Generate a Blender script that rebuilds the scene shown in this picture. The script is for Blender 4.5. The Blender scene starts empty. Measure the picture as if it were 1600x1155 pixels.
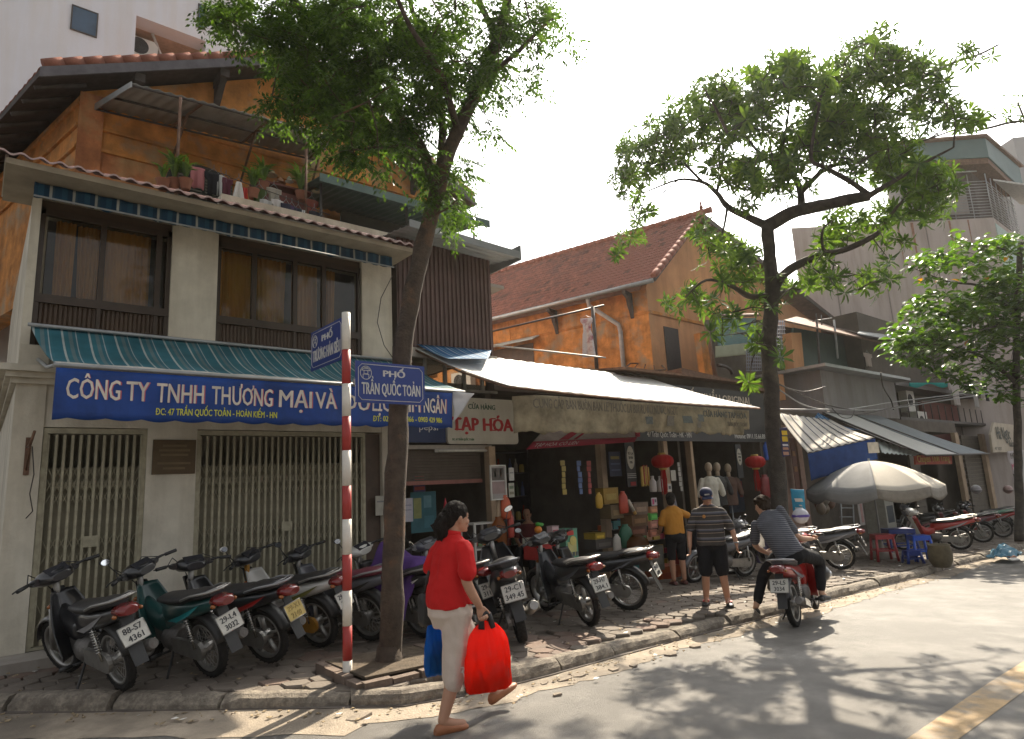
import bpy, bmesh, math, random
from mathutils import Vector, Matrix, noise
from math import sin, cos, pi, radians as rad
random.seed(7); GLARE_HAZE=.00045
SC=bpy.context.scene; COL=SC.collection
# ---------------- camera, world, sun, exposure ----------------
FPX=1000.0; PX,PY=800.0,577.5; HEAD=rad(50.0); CAMZ=1.6
ROLL=math.atan(0.052); PITCH=math.atan((763.0-PY)*cos(ROLL)/FPX)
_fh=Vector((cos(HEAD),sin(HEAD),0)); _rh=Vector((sin(HEAD),-cos(HEAD),0)); _up=Vector((0,0,1))
CF=_fh*cos(PITCH)+_up*sin(PITCH); _u0=_up*cos(PITCH)-_fh*sin(PITCH)
CR=_rh*cos(ROLL)-_u0*sin(ROLL); CU=_u0*cos(ROLL)+_rh*sin(ROLL)
CC=Vector((0,0,CAMZ))
cd=bpy.data.cameras.new('camera'); cam=bpy.data.objects.new('camera',cd); COL.objects.link(cam)
cd.sensor_width=36; cd.lens=36*FPX/1600; cd.clip_end=600; cd.clip_start=.05
cam.matrix_world=Matrix(((CR.x,CU.x,-CF.x,CC.x),(CR.y,CU.y,-CF.y,CC.y),(CR.z,CU.z,-CF.z,CC.z),(0,0,0,1)))
SC.camera=cam
SUN_AZ,SUN_EL=rad(26),rad(43)
W=bpy.data.worlds.new('World'); SC.world=W; W.use_nodes=True
nt=W.node_tree; bg=nt.nodes['Background']
sky=nt.nodes.new('ShaderNodeTexSky'); sky.sky_type='NISHITA'; sky.sun_disc=False
sky.sun_elevation=SUN_EL; sky.sun_rotation=pi/2-SUN_AZ; sky.dust_density=6; sky.air_density=1.0; sky.ozone_density=1; sky.altitude=0
hs=nt.nodes.new('ShaderNodeHueSaturation'); hs.inputs['Saturation'].default_value=0.15
nt.links.new(sky.outputs[0],hs.inputs['Color']); nt.links.new(hs.outputs[0],bg.inputs[0]); bg.inputs[1].default_value=0.11
sl=bpy.data.lights.new('sun','SUN'); sl.energy=5.0; sl.angle=rad(0.55); sl.color=(1,.88,.70)
so=bpy.data.objects.new('sun',sl); COL.objects.link(so)
SD=Vector((cos(SUN_EL)*cos(SUN_AZ),cos(SUN_EL)*sin(SUN_AZ),sin(SUN_EL)))
so.rotation_euler=SD.to_track_quat('Z','Y').to_euler(); so.location=(20,12,30)
vs=SC.view_settings; SC.display_settings.display_device='sRGB'; vs.view_transform='Standard'; vs.look='None'; vs.exposure=1.15; vs.gamma=1; vs.use_curve_mapping=False
try:
    SC.cycles.max_bounces=6; SC.cycles.transparent_max_bounces=12
except Exception: pass
# ---------------- a pixel of the photograph to a point on a real plane ----------------
def ray(x,y): return (CR*((x-PX)/FPX)-CU*((y-PY)/FPX)+CF)
def AY(x,y,Y): v=ray(x,y); return CC+v*(Y/v.y)
def AX(x,y,X): v=ray(x,y); return CC+v*(X/v.x)
def AD(x,y,d): return CC+ray(x,y)*d
SLP=0.03
def G(x): return -SLP*max(-8,min(60,x))
def AG(x,y,off=0.): v=ray(x,y); t=(off-CAMZ)/(v.z+SLP*v.x); return CC+v*t
# ---------------- materials ----------------
_mats={}
def M(name,col,rough=.6,metal=0,var=.18,scale=8,bump=.15,bscale=None,col2=None,fac=.5,spec=.5,streak=0,coat=0,trans=0,alpha=1,detail=6,ss=1.1):
    if name in _mats: return _mats[name]
    m=bpy.data.materials.new(name); m.use_nodes=True; t=m.node_tree; b=t.nodes['Principled BSDF']
    b.inputs['Roughness'].default_value=rough; b.inputs['Metallic'].default_value=metal
    b.inputs['Specular IOR Level'].default_value=spec; b.inputs['Coat Weight'].default_value=coat
    if trans: b.inputs['Transmission Weight'].default_value=trans
    b.inputs['Alpha'].default_value=alpha
    tc=t.nodes.new('ShaderNodeTexCoord'); 
    def noi(s,d=detail,v=None):
        n=t.nodes.new('ShaderNodeTexNoise'); n.inputs['Scale'].default_value=s; n.inputs['Detail'].default_value=d; n.inputs['Roughness'].default_value=.62
        if v:
            mp=t.nodes.new('ShaderNodeMapping'); mp.inputs['Scale'].default_value=v; t.links.new(tc.outputs['Object'],mp.inputs[0]); t.links.new(mp.outputs[0],n.inputs[0])
        else: t.links.new(tc.outputs['Object'],n.inputs[0])
        return n
    c=tuple(col)+(1,)
    n=noi(scale); r=t.nodes.new('ShaderNodeValToRGB'); e=r.color_ramp.elements
    c2=tuple(col2)+(1,) if col2 else None
    e[0].position=.3; e[1].position=.72
    e[0].color=tuple(max(0,k*(1-var)) for k in col)+(1,); e[1].color=tuple(min(1,k*(1+var)) for k in col)+(1,)
    t.links.new(n.outputs[0],r.inputs[0]); out=r.outputs[0]
    if c2:
        n2=noi(scale*.37); r2=t.nodes.new('ShaderNodeValToRGB'); r2.color_ramp.elements[0].position=fac-.06; r2.color_ramp.elements[1].position=fac+.1
        t.links.new(n2.outputs[0],r2.inputs[0]); mx=t.nodes.new('ShaderNodeMixRGB'); t.links.new(r2.outputs[0],mx.inputs[0]); t.links.new(out,mx.inputs[1]); mx.inputs[2].default_value=c2; out=mx.outputs[0]
    if streak:
        n3=noi(ss,5,(2.2,2.2,.25)); r3=t.nodes.new('ShaderNodeValToRGB'); r3.color_ramp.elements[0].position=.42; r3.color_ramp.elements[1].position=.7
        r3.color_ramp.elements[0].color=(1,1,1,1); k=1-streak; r3.color_ramp.elements[1].color=(k,k*.96,k*.9,1)
        t.links.new(n3.outputs[0],r3.inputs[0]); mx=t.nodes.new('ShaderNodeMixRGB'); mx.blend_type='MULTIPLY'; mx.inputs[0].default_value=1; t.links.new(out,mx.inputs[1]); t.links.new(r3.outputs[0],mx.inputs[2]); out=mx.outputs[0]
    t.links.new(out,b.inputs['Base Color'])
    if bump:
        nb=noi(bscale or scale*4); bp=t.nodes.new('ShaderNodeBump'); bp.inputs['Strength'].default_value=bump; bp.inputs['Distance'].default_value=.02
        t.links.new(nb.outputs[0],bp.inputs['Height']); t.links.new(bp.outputs[0],b.inputs['Normal'])
    _mats[name]=m; return m
def leafmat(name,c1,c2,trl=.5,rough=.38):
    m=bpy.data.materials.new(name); m.use_nodes=True; t=m.node_tree; b=t.nodes['Principled BSDF']; o=t.nodes['Material Output']
    tc=t.nodes.new('ShaderNodeTexCoord'); n=t.nodes.new('ShaderNodeTexNoise'); n.inputs['Scale'].default_value=2.3; n.inputs['Detail'].default_value=4
    g=t.nodes.new('ShaderNodeNewGeometry'); ad=t.nodes.new('ShaderNodeMath'); ad.operation='ADD'
    t.links.new(tc.outputs['Object'],n.inputs[0]); t.links.new(n.outputs[0],ad.inputs[0]); 
    ml=t.nodes.new('ShaderNodeMath'); ml.operation='MULTIPLY_ADD'; ml.inputs[1].default_value=.5; ml.inputs[2].default_value=-.25
    t.links.new(g.outputs['Random Per Island'],ml.inputs[0]); t.links.new(ml.outputs[0],ad.inputs[1])
    r=t.nodes.new('ShaderNodeValToRGB'); r.color_ramp.elements[0].position=.25; r.color_ramp.elements[1].position=.8
    r.color_ramp.elements[0].color=c1+(1,); r.color_ramp.elements[1].color=c2+(1,); t.links.new(ad.outputs[0],r.inputs[0])
    t.links.new(r.outputs[0],b.inputs['Base Color']); b.inputs['Roughness'].default_value=rough
    tl=t.nodes.new('ShaderNodeBsdfTranslucent'); mx=t.nodes.new('ShaderNodeMixShader'); mx.inputs[0].default_value=trl
    hv=t.nodes.new('ShaderNodeMixRGB'); hv.blend_type='MULTIPLY'; hv.inputs[0].default_value=1; hv.inputs[2].default_value=(1.9,2.0,.7,1); t.links.new(r.outputs[0],hv.inputs[1]); t.links.new(hv.outputs[0],tl.inputs[0])
    t.links.new(b.outputs[0],mx.inputs[1]); t.links.new(tl.outputs[0],mx.inputs[2]); t.links.new(mx.outputs[0],o.inputs[0]); _mats[name]=m; return m
def clothmat(name,col,tr=.35,var=.06,scale=5,rough=.8):
    m=M(name,col,rough,0,var,scale,.1,40,spec=.15); t=m.node_tree; b=t.nodes['Principled BSDF']; o=t.nodes['Material Output']
    tl=t.nodes.new('ShaderNodeBsdfTranslucent'); mx=t.nodes.new('ShaderNodeMixShader'); mx.inputs[0].default_value=tr
    src=b.inputs['Base Color'].links[0].from_socket; t.links.new(src,tl.inputs[0]); t.links.new(b.outputs[0],mx.inputs[1]); t.links.new(tl.outputs[0],mx.inputs[2]); t.links.new(mx.outputs[0],o.inputs[0]); return m
def stripemat(name,stops,axis,period,rough=.75,tr=.0,phase=0.):
    """woven or printed stripes: stops = [(position 0..1, colour)], repeated along an object axis"""
    m=bpy.data.materials.new(name); m.use_nodes=True; t=m.node_tree; b=t.nodes['Principled BSDF']; o=t.nodes['Material Output']
    tc=t.nodes.new('ShaderNodeTexCoord'); sp=t.nodes.new('ShaderNodeSeparateXYZ'); t.links.new(tc.outputs['Object'],sp.inputs[0])
    d=t.nodes.new('ShaderNodeMath'); d.operation='MULTIPLY_ADD'; d.inputs[1].default_value=1/period; d.inputs[2].default_value=phase+50; t.links.new(sp.outputs[axis],d.inputs[0])
    f=t.nodes.new('ShaderNodeMath'); f.operation='FRACT'; t.links.new(d.outputs[0],f.inputs[0])
    r=t.nodes.new('ShaderNodeValToRGB'); r.color_ramp.interpolation='CONSTANT'; el=r.color_ramp.elements
    el[0].position=stops[0][0]; el[0].color=tuple(stops[0][1])+(1,); el[1].position=stops[1][0]; el[1].color=tuple(stops[1][1])+(1,)
    for p,c in stops[2:]:
        q=el.new(p); q.color=tuple(c)+(1,)
    t.links.new(f.outputs[0],r.inputs[0])
    n=t.nodes.new('ShaderNodeTexNoise'); n.inputs['Scale'].default_value=3; n.inputs['Detail'].default_value=6; t.links.new(tc.outputs['Object'],n.inputs[0])
    mr=t.nodes.new('ShaderNodeMapRange'); mr.inputs['From Min'].default_value=.3; mr.inputs['From Max'].default_value=.7; mr.inputs['To Min'].default_value=.7; mr.inputs['To Max'].default_value=1.1; t.links.new(n.outputs[0],mr.inputs[0])
    mx=t.nodes.new('ShaderNodeMixRGB'); mx.blend_type='MULTIPLY'; mx.inputs[0].default_value=1; t.links.new(r.outputs[0],mx.inputs[1]); t.links.new(mr.outputs[0],mx.inputs[2])
    t.links.new(mx.outputs[0],b.inputs['Base Color']); b.inputs['Roughness'].default_value=rough; b.inputs['Specular IOR Level'].default_value=.2
    if tr:
        tl=t.nodes.new('ShaderNodeBsdfTranslucent'); ms=t.nodes.new('ShaderNodeMixShader'); ms.inputs[0].default_value=tr; t.links.new(mx.outputs[0],tl.inputs[0]); t.links.new(b.outputs[0],ms.inputs[1]); t.links.new(tl.outputs[0],ms.inputs[2]); t.links.new(ms.outputs[0],o.inputs[0])
    _mats[name]=m; return m
# ---------------- meshes ----------------
class MB:
    def __init__(s): s.v=[]; s.f=[]; s.sm=[]
    def add(s,vs,fs,smooth=False):
        o=len(s.v); s.v+= [tuple(p) for p in vs]; s.f+=[tuple(i+o for i in f) for f in fs]; s.sm+=[smooth]*len(fs); return s
    def box(s,c,d,R=None):
        x,y,z=d[0]/2,d[1]/2,d[2]/2; P=[Vector((i*x,j*y,k*z)) for i in(-1,1) for j in(-1,1) for k in(-1,1)]
        if R is not None: P=[R@p for p in P]
        c=Vector(c); P=[p+c for p in P]
        return s.add(P,[(0,1,3,2),(4,6,7,5),(0,4,5,1),(2,3,7,6),(0,2,6,4),(1,5,7,3)])
    def box2(s,a,b): return s.box([(a[i]+b[i])/2 for i in range(3)],[abs(b[i]-a[i]) for i in range(3)])
    def hexa(s,p): return s.add(p,[(0,3,2,1),(4,5,6,7),(0,1,5,4),(1,2,6,5),(2,3,7,6),(3,0,4,7)])
    def slab(s,q,n,t):
        n=Vector(n).normalized()*t; q=[Vector(p) for p in q]; k=len(q)
        P=q+[p+n for p in q]; return s.add(P,[tuple(range(k-1,-1,-1)),tuple(range(k,2*k))]+[(i,(i+1)%k,k+(i+1)%k,k+i) for i in range(k)])
    def tube(s,pts,r,n=6,cap=True,flat=1.0,smooth=True):
        pts=[Vector(p) for p in pts]; k=len(pts); rs=r if isinstance(r,(list,tuple)) else [r]*k
        V=[];up=None
        for i,p in enumerate(pts):
            d=(pts[min(i+1,k-1)]-pts[max(i-1,0)])
            if d.length<1e-9: d=Vector((0,0,1))
            d.normalize()
            if up is None:
                a=Vector((0,0,1)) if abs(d.z)<.9 else Vector((1,0,0)); up=(a-d*a.dot(d)).normalized()
            else:
                up=up-d*up.dot(d); up=up.normalized() if up.length>1e-6 else d.orthogonal().normalized()
            sd=d.cross(up)
            for j in range(n):
                a=2*pi*j/n; V.append(p+(up*cos(a)*flat+sd*sin(a))*rs[i])
        Fc=[(i*n+j,i*n+(j+1)%n,(i+1)*n+(j+1)%n,(i+1)*n+j) for i in range(k-1) for j in range(n)]
        s.add(V,Fc,smooth)
        if cap:
            o=len(s.v)-k*n; s.f+=[tuple(o+j for j in range(n-1,-1,-1)),tuple(o+(k-1)*n+j for j in range(n))]; s.sm+=[False,False]
        return s
    def loft(s,rings,cap=True,smooth=True,close=True):
        n=len(rings[0]); V=[p for r in rings for p in r]; k=len(rings)
        Fc=[(i*n+j,i*n+(j+1)%n,(i+1)*n+(j+1)%n,(i+1)*n+j) for i in range(k-1) for j in range(n if close else n-1)]
        o=len(s.v); s.add(V,Fc,smooth)
        if cap and close: s.f+=[tuple(o+j for j in range(n-1,-1,-1)),tuple(o+(k-1)*n+j for j in range(n))]; s.sm+=[False,False]
        return s
    def lathe(s,prof,c=(0,0,0),n=16,ax=2,smooth=True,cap=False):
        c=Vector(c); rings=[]
        for r,h in prof:
            ring=[]
            for j in range(n):
                a=2*pi*j/n; p=(r*cos(a),r*sin(a),h)
                if ax==1: p=(p[0],p[2],p[1])
                if ax==0: p=(p[2],p[0],p[1])
                ring.append(c+Vector(p))
            rings.append(ring)
        return s.loft(rings,cap,smooth)
    def grid(s,fn,nu,nv,smooth=True,t=0,nrm=None):
        V=[fn(i/nu,j/nv) for i in range(nu+1) for j in range(nv+1)]
        Fc=[(i*(nv+1)+j,(i+1)*(nv+1)+j,(i+1)*(nv+1)+j+1,i*(nv+1)+j+1) for i in range(nu) for j in range(nv)]
        s.add(V,Fc,smooth)
        if t:
            nrm=Vector(nrm).normalized()*t; m=(nu+1)*(nv+1); o=len(s.v)-m
            V2=[Vector(p)+nrm for p in V]; s.v+=[tuple(p) for p in V2]; s.f+=[tuple(i+o+m for i in reversed(f)) for f in Fc]; s.sm+=[smooth]*len(Fc)
            rim=[i*(nv+1) for i in range(nu+1)]+[nu*(nv+1)+j for j in range(1,nv+1)]+[i*(nv+1)+nv for i in range(nu-1,-1,-1)]+[j for j in range(nv-1,0,-1)]
            L=len(rim); s.f+=[(rim[i]+o,rim[(i+1)%L]+o,rim[(i+1)%L]+o+m,rim[i]+o+m) for i in range(L)]; s.sm+=[False]*L
        return s
    def ellip(s,c,r,nu=12,nv=8,R=None):
        c=Vector(c); rings=[]
        for i in range(nv+1):
            th=pi*min(max(i/nv,.015),.985); ring=[]
            for j in range(nu):
                a=2*pi*j/nu; p=Vector((r[0]*sin(th)*cos(a),r[1]*sin(th)*sin(a),-r[2]*cos(th)))
                ring.append(c+(R@p if R is not None else p))
            rings.append(ring)
        return s.loft(rings)
    def mesh(s,name,mats):
        me=bpy.data.meshes.new(name); me.from_pydata(s.v,[],s.f); me.polygons.foreach_set('use_smooth',s.sm)
        for m in (mats if isinstance(mats,(list,tuple)) else [mats]): me.materials.append(m)
        bm=bmesh.new(); bm.from_mesh(me); bmesh.ops.recalc_face_normals(bm,faces=bm.faces); bm.to_mesh(me); bm.free(); return me
def link(name,me,parent=None,world=True):
    o=bpy.data.objects.new(name,me); COL.objects.link(o)
    if parent is not None:
        o.parent=parent
        if world and not parent.get('_loc'):
            a=parent; T=Vector((0,0,0))
            while a is not None: T+=a.location; a=a.parent
            o.matrix_parent_inverse=Matrix.Translation(-T) if parent.parent is None else Matrix.Identity(4)
    return o
def obj(name,mb,mat,parent=None,**k):
    o=link(name,mb.mesh(name,mat) if isinstance(mb,MB) else mb,parent)
    for a,b in k.items(): o[a]=b
    return o
def tag(o,label,cat,group=None,kind=None):
    o['label']=label; o['category']=cat
    if group: o['group']=group
    if kind: o['kind']=kind
    return o
def thing(name,label,cat,loc=(0,0,0),group=None,local=False):
    o=bpy.data.objects.new(name,None); COL.objects.link(o); o.location=loc; o.empty_display_size=.1; tag(o,label,cat,group)
    if local: o['_loc']=1
    return o
def struct(name,mb,mat,parent=None):
    o=obj(name,mb,mat,parent); 
    if parent is None: o['kind']='structure'
    return o
def inst(name,me,mw,parent,mat=None):
    o=bpy.data.objects.new(name,me); COL.objects.link(o); o.parent=parent
    T=Vector((0,0,0)); a=parent
    while a is not None: T+=a.location; a=a.parent
    o.matrix_basis=Matrix.Translation(-T)@mw
    if mat: o.material_slots[0].link='OBJECT'; o.material_slots[0].material=mat
    return o
def dup(root,**k):
    mp={}
    def cp(o,par):
        c=o.copy(); COL.objects.link(c)
        if par is not None: c.parent=par
        for ch in o.children: cp(ch,c)
        mp[o.name]=c; return c
    r=cp(root,None)
    for a,b in k.items(): r[a]=b
    return r
def pieces(name,variants,places,parent,mat,limit=300,field=None):
    """places: nearest first. The first go in as parts sharing mesh data, the rest as one joined part."""
    mes=[v.mesh(name,mat) for v in variants]
    for i,(vi,mw) in enumerate(places[:limit]): inst(name,mes[vi%len(mes)],mw,parent)
    if len(places)>limit:
        mb=MB()
        for vi,mw in places[limit:]:
            v=variants[vi%len(variants)]; mb.add([mw@Vector(p) for p in v.v],v.f,v.sm[0])
        o=obj(field or name+'_field',mb,mat,parent); o['kind']='stuff'
TXT={}
def text_mb(s,w,h,bold=.0,res=2,depth=.003,mono=False):
    """text laid on the xy plane, width w and cap height h, left end at the origin; heavier strokes by shifted layers"""
    cu=bpy.data.curves.new('t','FONT'); cu.body=s.replace('Đ','D').replace('Ơ','O'); cu.size=1; cu.resolution_u=res; cu.extrude=.5
    o=bpy.data.objects.new('t',cu); COL.objects.link(o); dg=bpy.context.evaluated_depsgraph_get(); me=bpy.data.meshes.new_from_object(o.evaluated_get(dg))
    mb=MB(); xs=[v.co.x for v in me.vertices]; x0,x1=min(xs),max(xs); cap=.727
    if s[0]=='Đ': mb.box(((.12)/(x1-x0)*w*.8,.36/cap*h,0),(.34/(x1-x0)*w,.075/cap*h,depth*1.02))
    for i_,ch in enumerate(s):
        if ch=='Ơ':
            c2=bpy.data.curves.new('t','FONT'); c2.body=s[:i_].replace('Đ','D')+'O'; c2.size=1; o2=bpy.data.objects.new('t',c2); COL.objects.link(o2); m2=bpy.data.meshes.new_from_object(o2.evaluated_get(bpy.context.evaluated_depsgraph_get())); xr=max(v.co.x for v in m2.vertices); bpy.data.objects.remove(o2); bpy.data.curves.remove(c2); bpy.data.meshes.remove(m2)
            kx,ky=w/(x1-x0),h/cap; mb.slab([((a-x0)*kx,b*ky,-depth/2) for a,b in ((xr-.12,.60),(xr-.01,.60),(xr+.075,.68),(xr+.075,.80),(xr-.005,.80),(xr-.005,.70))],(0,0,1),depth)
    sh=[(0,0)] if bold<=.004 else [(-bold*1.1,0),(bold*1.1,0),(0,bold*.5),(0,-bold*.5)]
    for q,(sx,sy) in enumerate(sh): mb.add([((v.co.x+sx-x0)/(x1-x0)*w,(v.co.y+sy)/cap*h,v.co.z*depth+q*.0004) for v in me.vertices],[tuple(p.vertices) for p in me.polygons])
    bpy.data.objects.remove(o); bpy.data.curves.remove(cu); bpy.data.meshes.remove(me); return mb
def put(mb,O,ux,uy):
    """moves a flat mb onto the plane at O spanned by unit ux, uy"""
    O,ux,uy=Vector(O),Vector(ux).normalized(),Vector(uy).normalized(); n=ux.cross(uy); mb.v=[tuple(O+ux*p[0]+uy*p[1]+n*p[2]) for p in mb.v]; return mb
def mapmb(mb,fn): mb.v=[tuple(fn(Vector(p))) for p in mb.v]; return mb
def lettering(name,s,O,ux,uy,w,h,mat,parent,bold=.0,depth=.004,fn=None):
    mb=text_mb(s,w,h,bold,2,depth)
    if fn: mapmb(mb,fn)
    else: put(mb,O,ux,uy)
    return obj(name,mb,mat,parent)
def jit(a): return random.uniform(-a,a)
WHITE=(.78,.76,.72)
# ======================= GROUND =======================
asph=M('asphalt',(.155,.145,.13),.62,0,.42,2.2,.7,190,col2=(.115,.107,.095),fac=.53,spec=.4,detail=13)
mb=MB(); mb.grid(lambda u,v:((-40+140*u),-60+220*v,G(-40+140*u)-.0),28,4,False); road=struct('road',mb,asph)
# painted centre line
mb=MB(); mb.grid(lambda u,v:(-10+70*u,1.70+.24*v+.008*sin(u*140)*(1 if v>.5 else -1),G(-10+70*u)+.004),80,1,False)
struct('road_line',mb,M('yellow_paint',(.34,.225,.10),.7,0,.25,9,.4,90,col2=(.19,.155,.11),fac=.52),road)
# kerb line: along the street, curving off into the side street on the left
def curve_pts():
    P=[(-5.2,13.5),(-3.2,10.4),(-1.6,8.6),(-.4,7.6),(.3,7.05),(1.08,6.35),(1.87,5.65),(2.32,5.22),(2.76,4.86),(3.4,4.72),(4.2,4.7)]
    x=5.0
    while x<60: P.append((x,4.72+.008*max(0,x-6)+.03*sin(x*1.3))); x+=.9
    return P
KP=curve_pts()
def kerb_y(x):
    for a,b in zip(KP,KP[1:]):
        if a[0]<=x<=b[0]: return a[1]+(b[1]-a[1])*(x-a[0])/(b[0]-a[0])
    return KP[-1][1] if x>0 else 14
PAVE=.13
mb=MB(); n=len(KP)
V=[];Fc=[]
for (x,y) in KP:
    V.append((x,y+.12,G(x)+PAVE-.045)); V.append((x if x>-1 else x+.1,max(y+1,40),G(x)+PAVE-.045))
for i in range(n-1): Fc.append((2*i,2*i+2,2*i+3,2*i+1))
mb.add(V,Fc)
pave=struct('pavement',mb,M('pavement_bed',(.10,.085,.065),.95,0,.3,5,.5,60))
# paving stones
pm=M('paver',(.175,.145,.118),.88,0,.3,2.1,.5,46,col2=(.115,.095,.075),fac=.5)
pm2=M('paver_red',(.19,.13,.10),.88,0,.3,2.1,.5,46,col2=(.13,.10,.08),fac=.5)
def paver_mb():
    b=MB(); a=.128; t=[]
    for k in range(6):
        an=pi/6+k*pi/3; r=a*(1+jit(.09)); t.append((r*cos(an)*1.06,r*sin(an)))
    tz=.02+jit(.004)
    top=[(x*.93,y*.93,tz+jit(.0035)) for x,y in t]; mid=[(x,y,tz-.012) for x,y in t]; bot=[(x,y,-.03) for x,y in t]
    b.loft([bot,mid,top],True,False); return b
PV=[paver_mb() for _ in range(9)]
pl=[]; r=0; y=4.75
while y<9.0:
    x=-1.2+(.118 if r%2 else 0)
    while x<34:
        yy=y; ky=kerb_y(x)+.23
        if yy>ky and math.hypot(x-3.06,yy-5.63)>.0 and not(2.60<x<3.55 and 5.20<yy<6.05) and not(9.7<x<10.7 and 5.2<yy<6.1):
            d=math.hypot(x,yy)*(.75 if yy<6.6 else 1.15)
            mw=Matrix.Translation((x+jit(.006),yy+jit(.006),G(x)+PAVE-.03+jit(.004)))@Matrix.Rotation(SLP,4,'Y')@Matrix.Rotation(jit(.03),4,'X')@Matrix.Rotation(jit(.03),4,'Y')@Matrix.Rotation(random.randrange(6)*pi/3,4,'Z')
            if random.random()>.012: pl.append((d,random.randrange(9),mw))
        x+=.238
    y+=.204; r+=1
pl.sort(key=lambda q:q[0]); pl=[(q[1],q[2]) for q in pl if q[0]<36]
red=[q for q in pl[:420] if noise.noise(q[1].translation*.9)>.28][:40]; rs=set(id(q) for q in red)
pieces('paving_stone',PV,[q for q in pl if id(q) not in rs],pave,pm,230,'far_paving_stones')
pieces('paving_stone',PV,red,pave,pm2,40)
# grit between the stones and along the gutter
# kerb stones
km=M('kerb_granite',(.25,.215,.17),.9,0,.42,26,.9,70,col2=(.15,.125,.10),fac=.52)
mb=MB(); V=[]
for (x,y) in KP: V+= [(x,y-.03,G(x)-.05),(x,y+.16,G(x)-.05),(x,y+.16,G(x)+.03),(x,y-.03,G(x)+.03)]
kerb=struct('kerb',MB().loft([V[i*4:i*4+4] for i in range(len(KP))],True,False),M('kerb_bed',(.12,.10,.085),.95))
# walk the curve and cut it in stones
D=[0]
for a,b in zip(KP,KP[1:]): D.append(D[-1]+math.hypot(b[0]-a[0],b[1]-a[1]))
def at(d):
    for i in range(len(D)-1):
        if D[i]<=d<=D[i+1]:
            t=(d-D[i])/(D[i+1]-D[i]); return Vector((KP[i][0]+(KP[i+1][0]-KP[i][0])*t,KP[i][1]+(KP[i+1][1]-KP[i][1])*t,0))
    return Vector((KP[-1][0],KP[-1][1],0))
d=2.0
while d<D[-1]-2 and d<48:
    L=.72+random.random()*.42; a,b=at(d+.012),at(d+L-.018); u=(b-a).normalized(); w=Vector((-u.y,u.x,0)); sec=[]
    tw=jit(.05); h0=PAVE+.012+jit(.022); h1=h0+jit(.02)
    NS=7
    for i in range(NS+1):
        p=at(d+.012+(L-.03)*i/NS); t=i/NS; h=h0*(1-t)+h1*t+jit(.005); g=G(p.x); e=.0 if 0<i<NS else .012; o=tw*(t-.5)
        c=[(-.005+jit(.008)+o,-.04),(.004+jit(.010)+o,h*.5),(.03+e+jit(.009)+o,h-.022-e),(.065+e+o+jit(.008),h-e*.6),(.15+o,h-e*.6+jit(.004)),(.20+o,h-.012-e),(.205+o,-.04)]
        sec.append([Vector((p.x,p.y,g+cz))+w*cy for cy,cz in c])
    b=MB().loft(sec,True,False)
    if d<16 or random.random()<.9: obj('kerb_stone',b,km,kerb)
    d+=L
# gutter: broken concrete strip at the foot of the kerb
gm=M('gutter_concrete',(.33,.275,.21),.92,0,.28,3.2,.7,60,col2=(.19,.16,.125),fac=.52)
def gut(u,v):
    d=2+u*46; p=at(d); q=at(d+.05); w=Vector((-(q-p).y,(q-p).x,0)); 
    w=w.normalized() if w.length>0 else Vector((0,1,0))
    ed=.33+.16*noise.noise(Vector((d*.7,3,0)))+.10*noise.noise(Vector((d*2.9,8,0)))+.05*noise.noise(Vector((d*9,1,0)))
    if p.x<2.6: ed+=.25
    k=-v*ed+.03; p=p+w*k
    return (p.x,p.y,G(p.x)+.004+.022*(1-v)**1.3+.006*noise.noise(Vector((p.x*4,p.y*4,0)))*(1-v))
gut_o=struct('gutter',MB().grid(gut,420,8,False),gm)
# loose broken chips and cracked slabs in the gutter
cm=M('broken_concrete',(.24,.20,.155),.92,0,.25,6,.6,50)
for (px,py,s) in [(880,1062,.10),(850,1068,.06),(905,1056,.07),(960,1046,.08),(870,1085,.05),(1478,898,.34),(1050,1022,.1),(990,1040,.06),(300,1128,.05),(560,1122,.12),(430,1120,.07),(1085,1010,.09)]:
    p=AG(px,py,.012); b=MB(); k=random.randint(5,7); pts=[(cos(2*pi*i/k+jit(.3))*s*(.6+random.random()*.5),sin(2*pi*i/k+jit(.3))*s*.7*(.6+random.random()*.5)) for i in range(k)]
    b.loft([[Vector((p.x+x,p.y+y,G(p.x)+.004)) for x,y in pts],[Vector((p.x+x*.95,p.y+y*.95,G(p.x)+.016+s*.07+x*.05)) for x,y in pts]],True,False); obj('broken_slab',b,cm,gut_o)
# litter: leaves, grit and paper scraps, too many to count
mb=MB()
for i in range(520):
    x=random.uniform(.2,16); y=kerb_y(x)+random.choice([random.uniform(-.5,0),random.uniform(-.35,-.05),random.uniform(.2,1.6),random.uniform(-.2,0)]); 
    z=G(x)+(.026 if y<kerb_y(x) else PAVE+.012); s=random.uniform(.006,.02); a=random.random()*6.28
    P=[Vector((x,y,z))+Vector((cos(a+k*1.57)*s*(1.4 if k%2 else .8),sin(a+k*1.57)*s,jit(.006))) for k in range(4)]; mb.slab(P,(0,0,1),.004)
o=obj('street_litter',mb,M('litter',(.30,.23,.14),.9,0,.8,40,0)); o['kind']='stuff'
mb=MB()
for i in range(70):
    x=random.uniform(.2,15); y=kerb_y(x)+random.choice([random.uniform(-.5,-.02),random.uniform(.25,2.0)]); z=G(x)+(.027 if y<kerb_y(x) else PAVE+.014); s=random.uniform(.01,.03); a=random.random()*6.28
    P=[Vector((x,y,z))+Vector((cos(a+k*1.57)*s*(1.5 if k%2 else .7),sin(a+k*1.57)*s,random.random()*.012)) for k in range(4)]; mb.slab(P,(0,0,1),.002)
o=obj('paper_scraps',mb,M('scrap_paper',(.68,.66,.62),.8,0,.2,30,0)); o['kind']='stuff'
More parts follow.
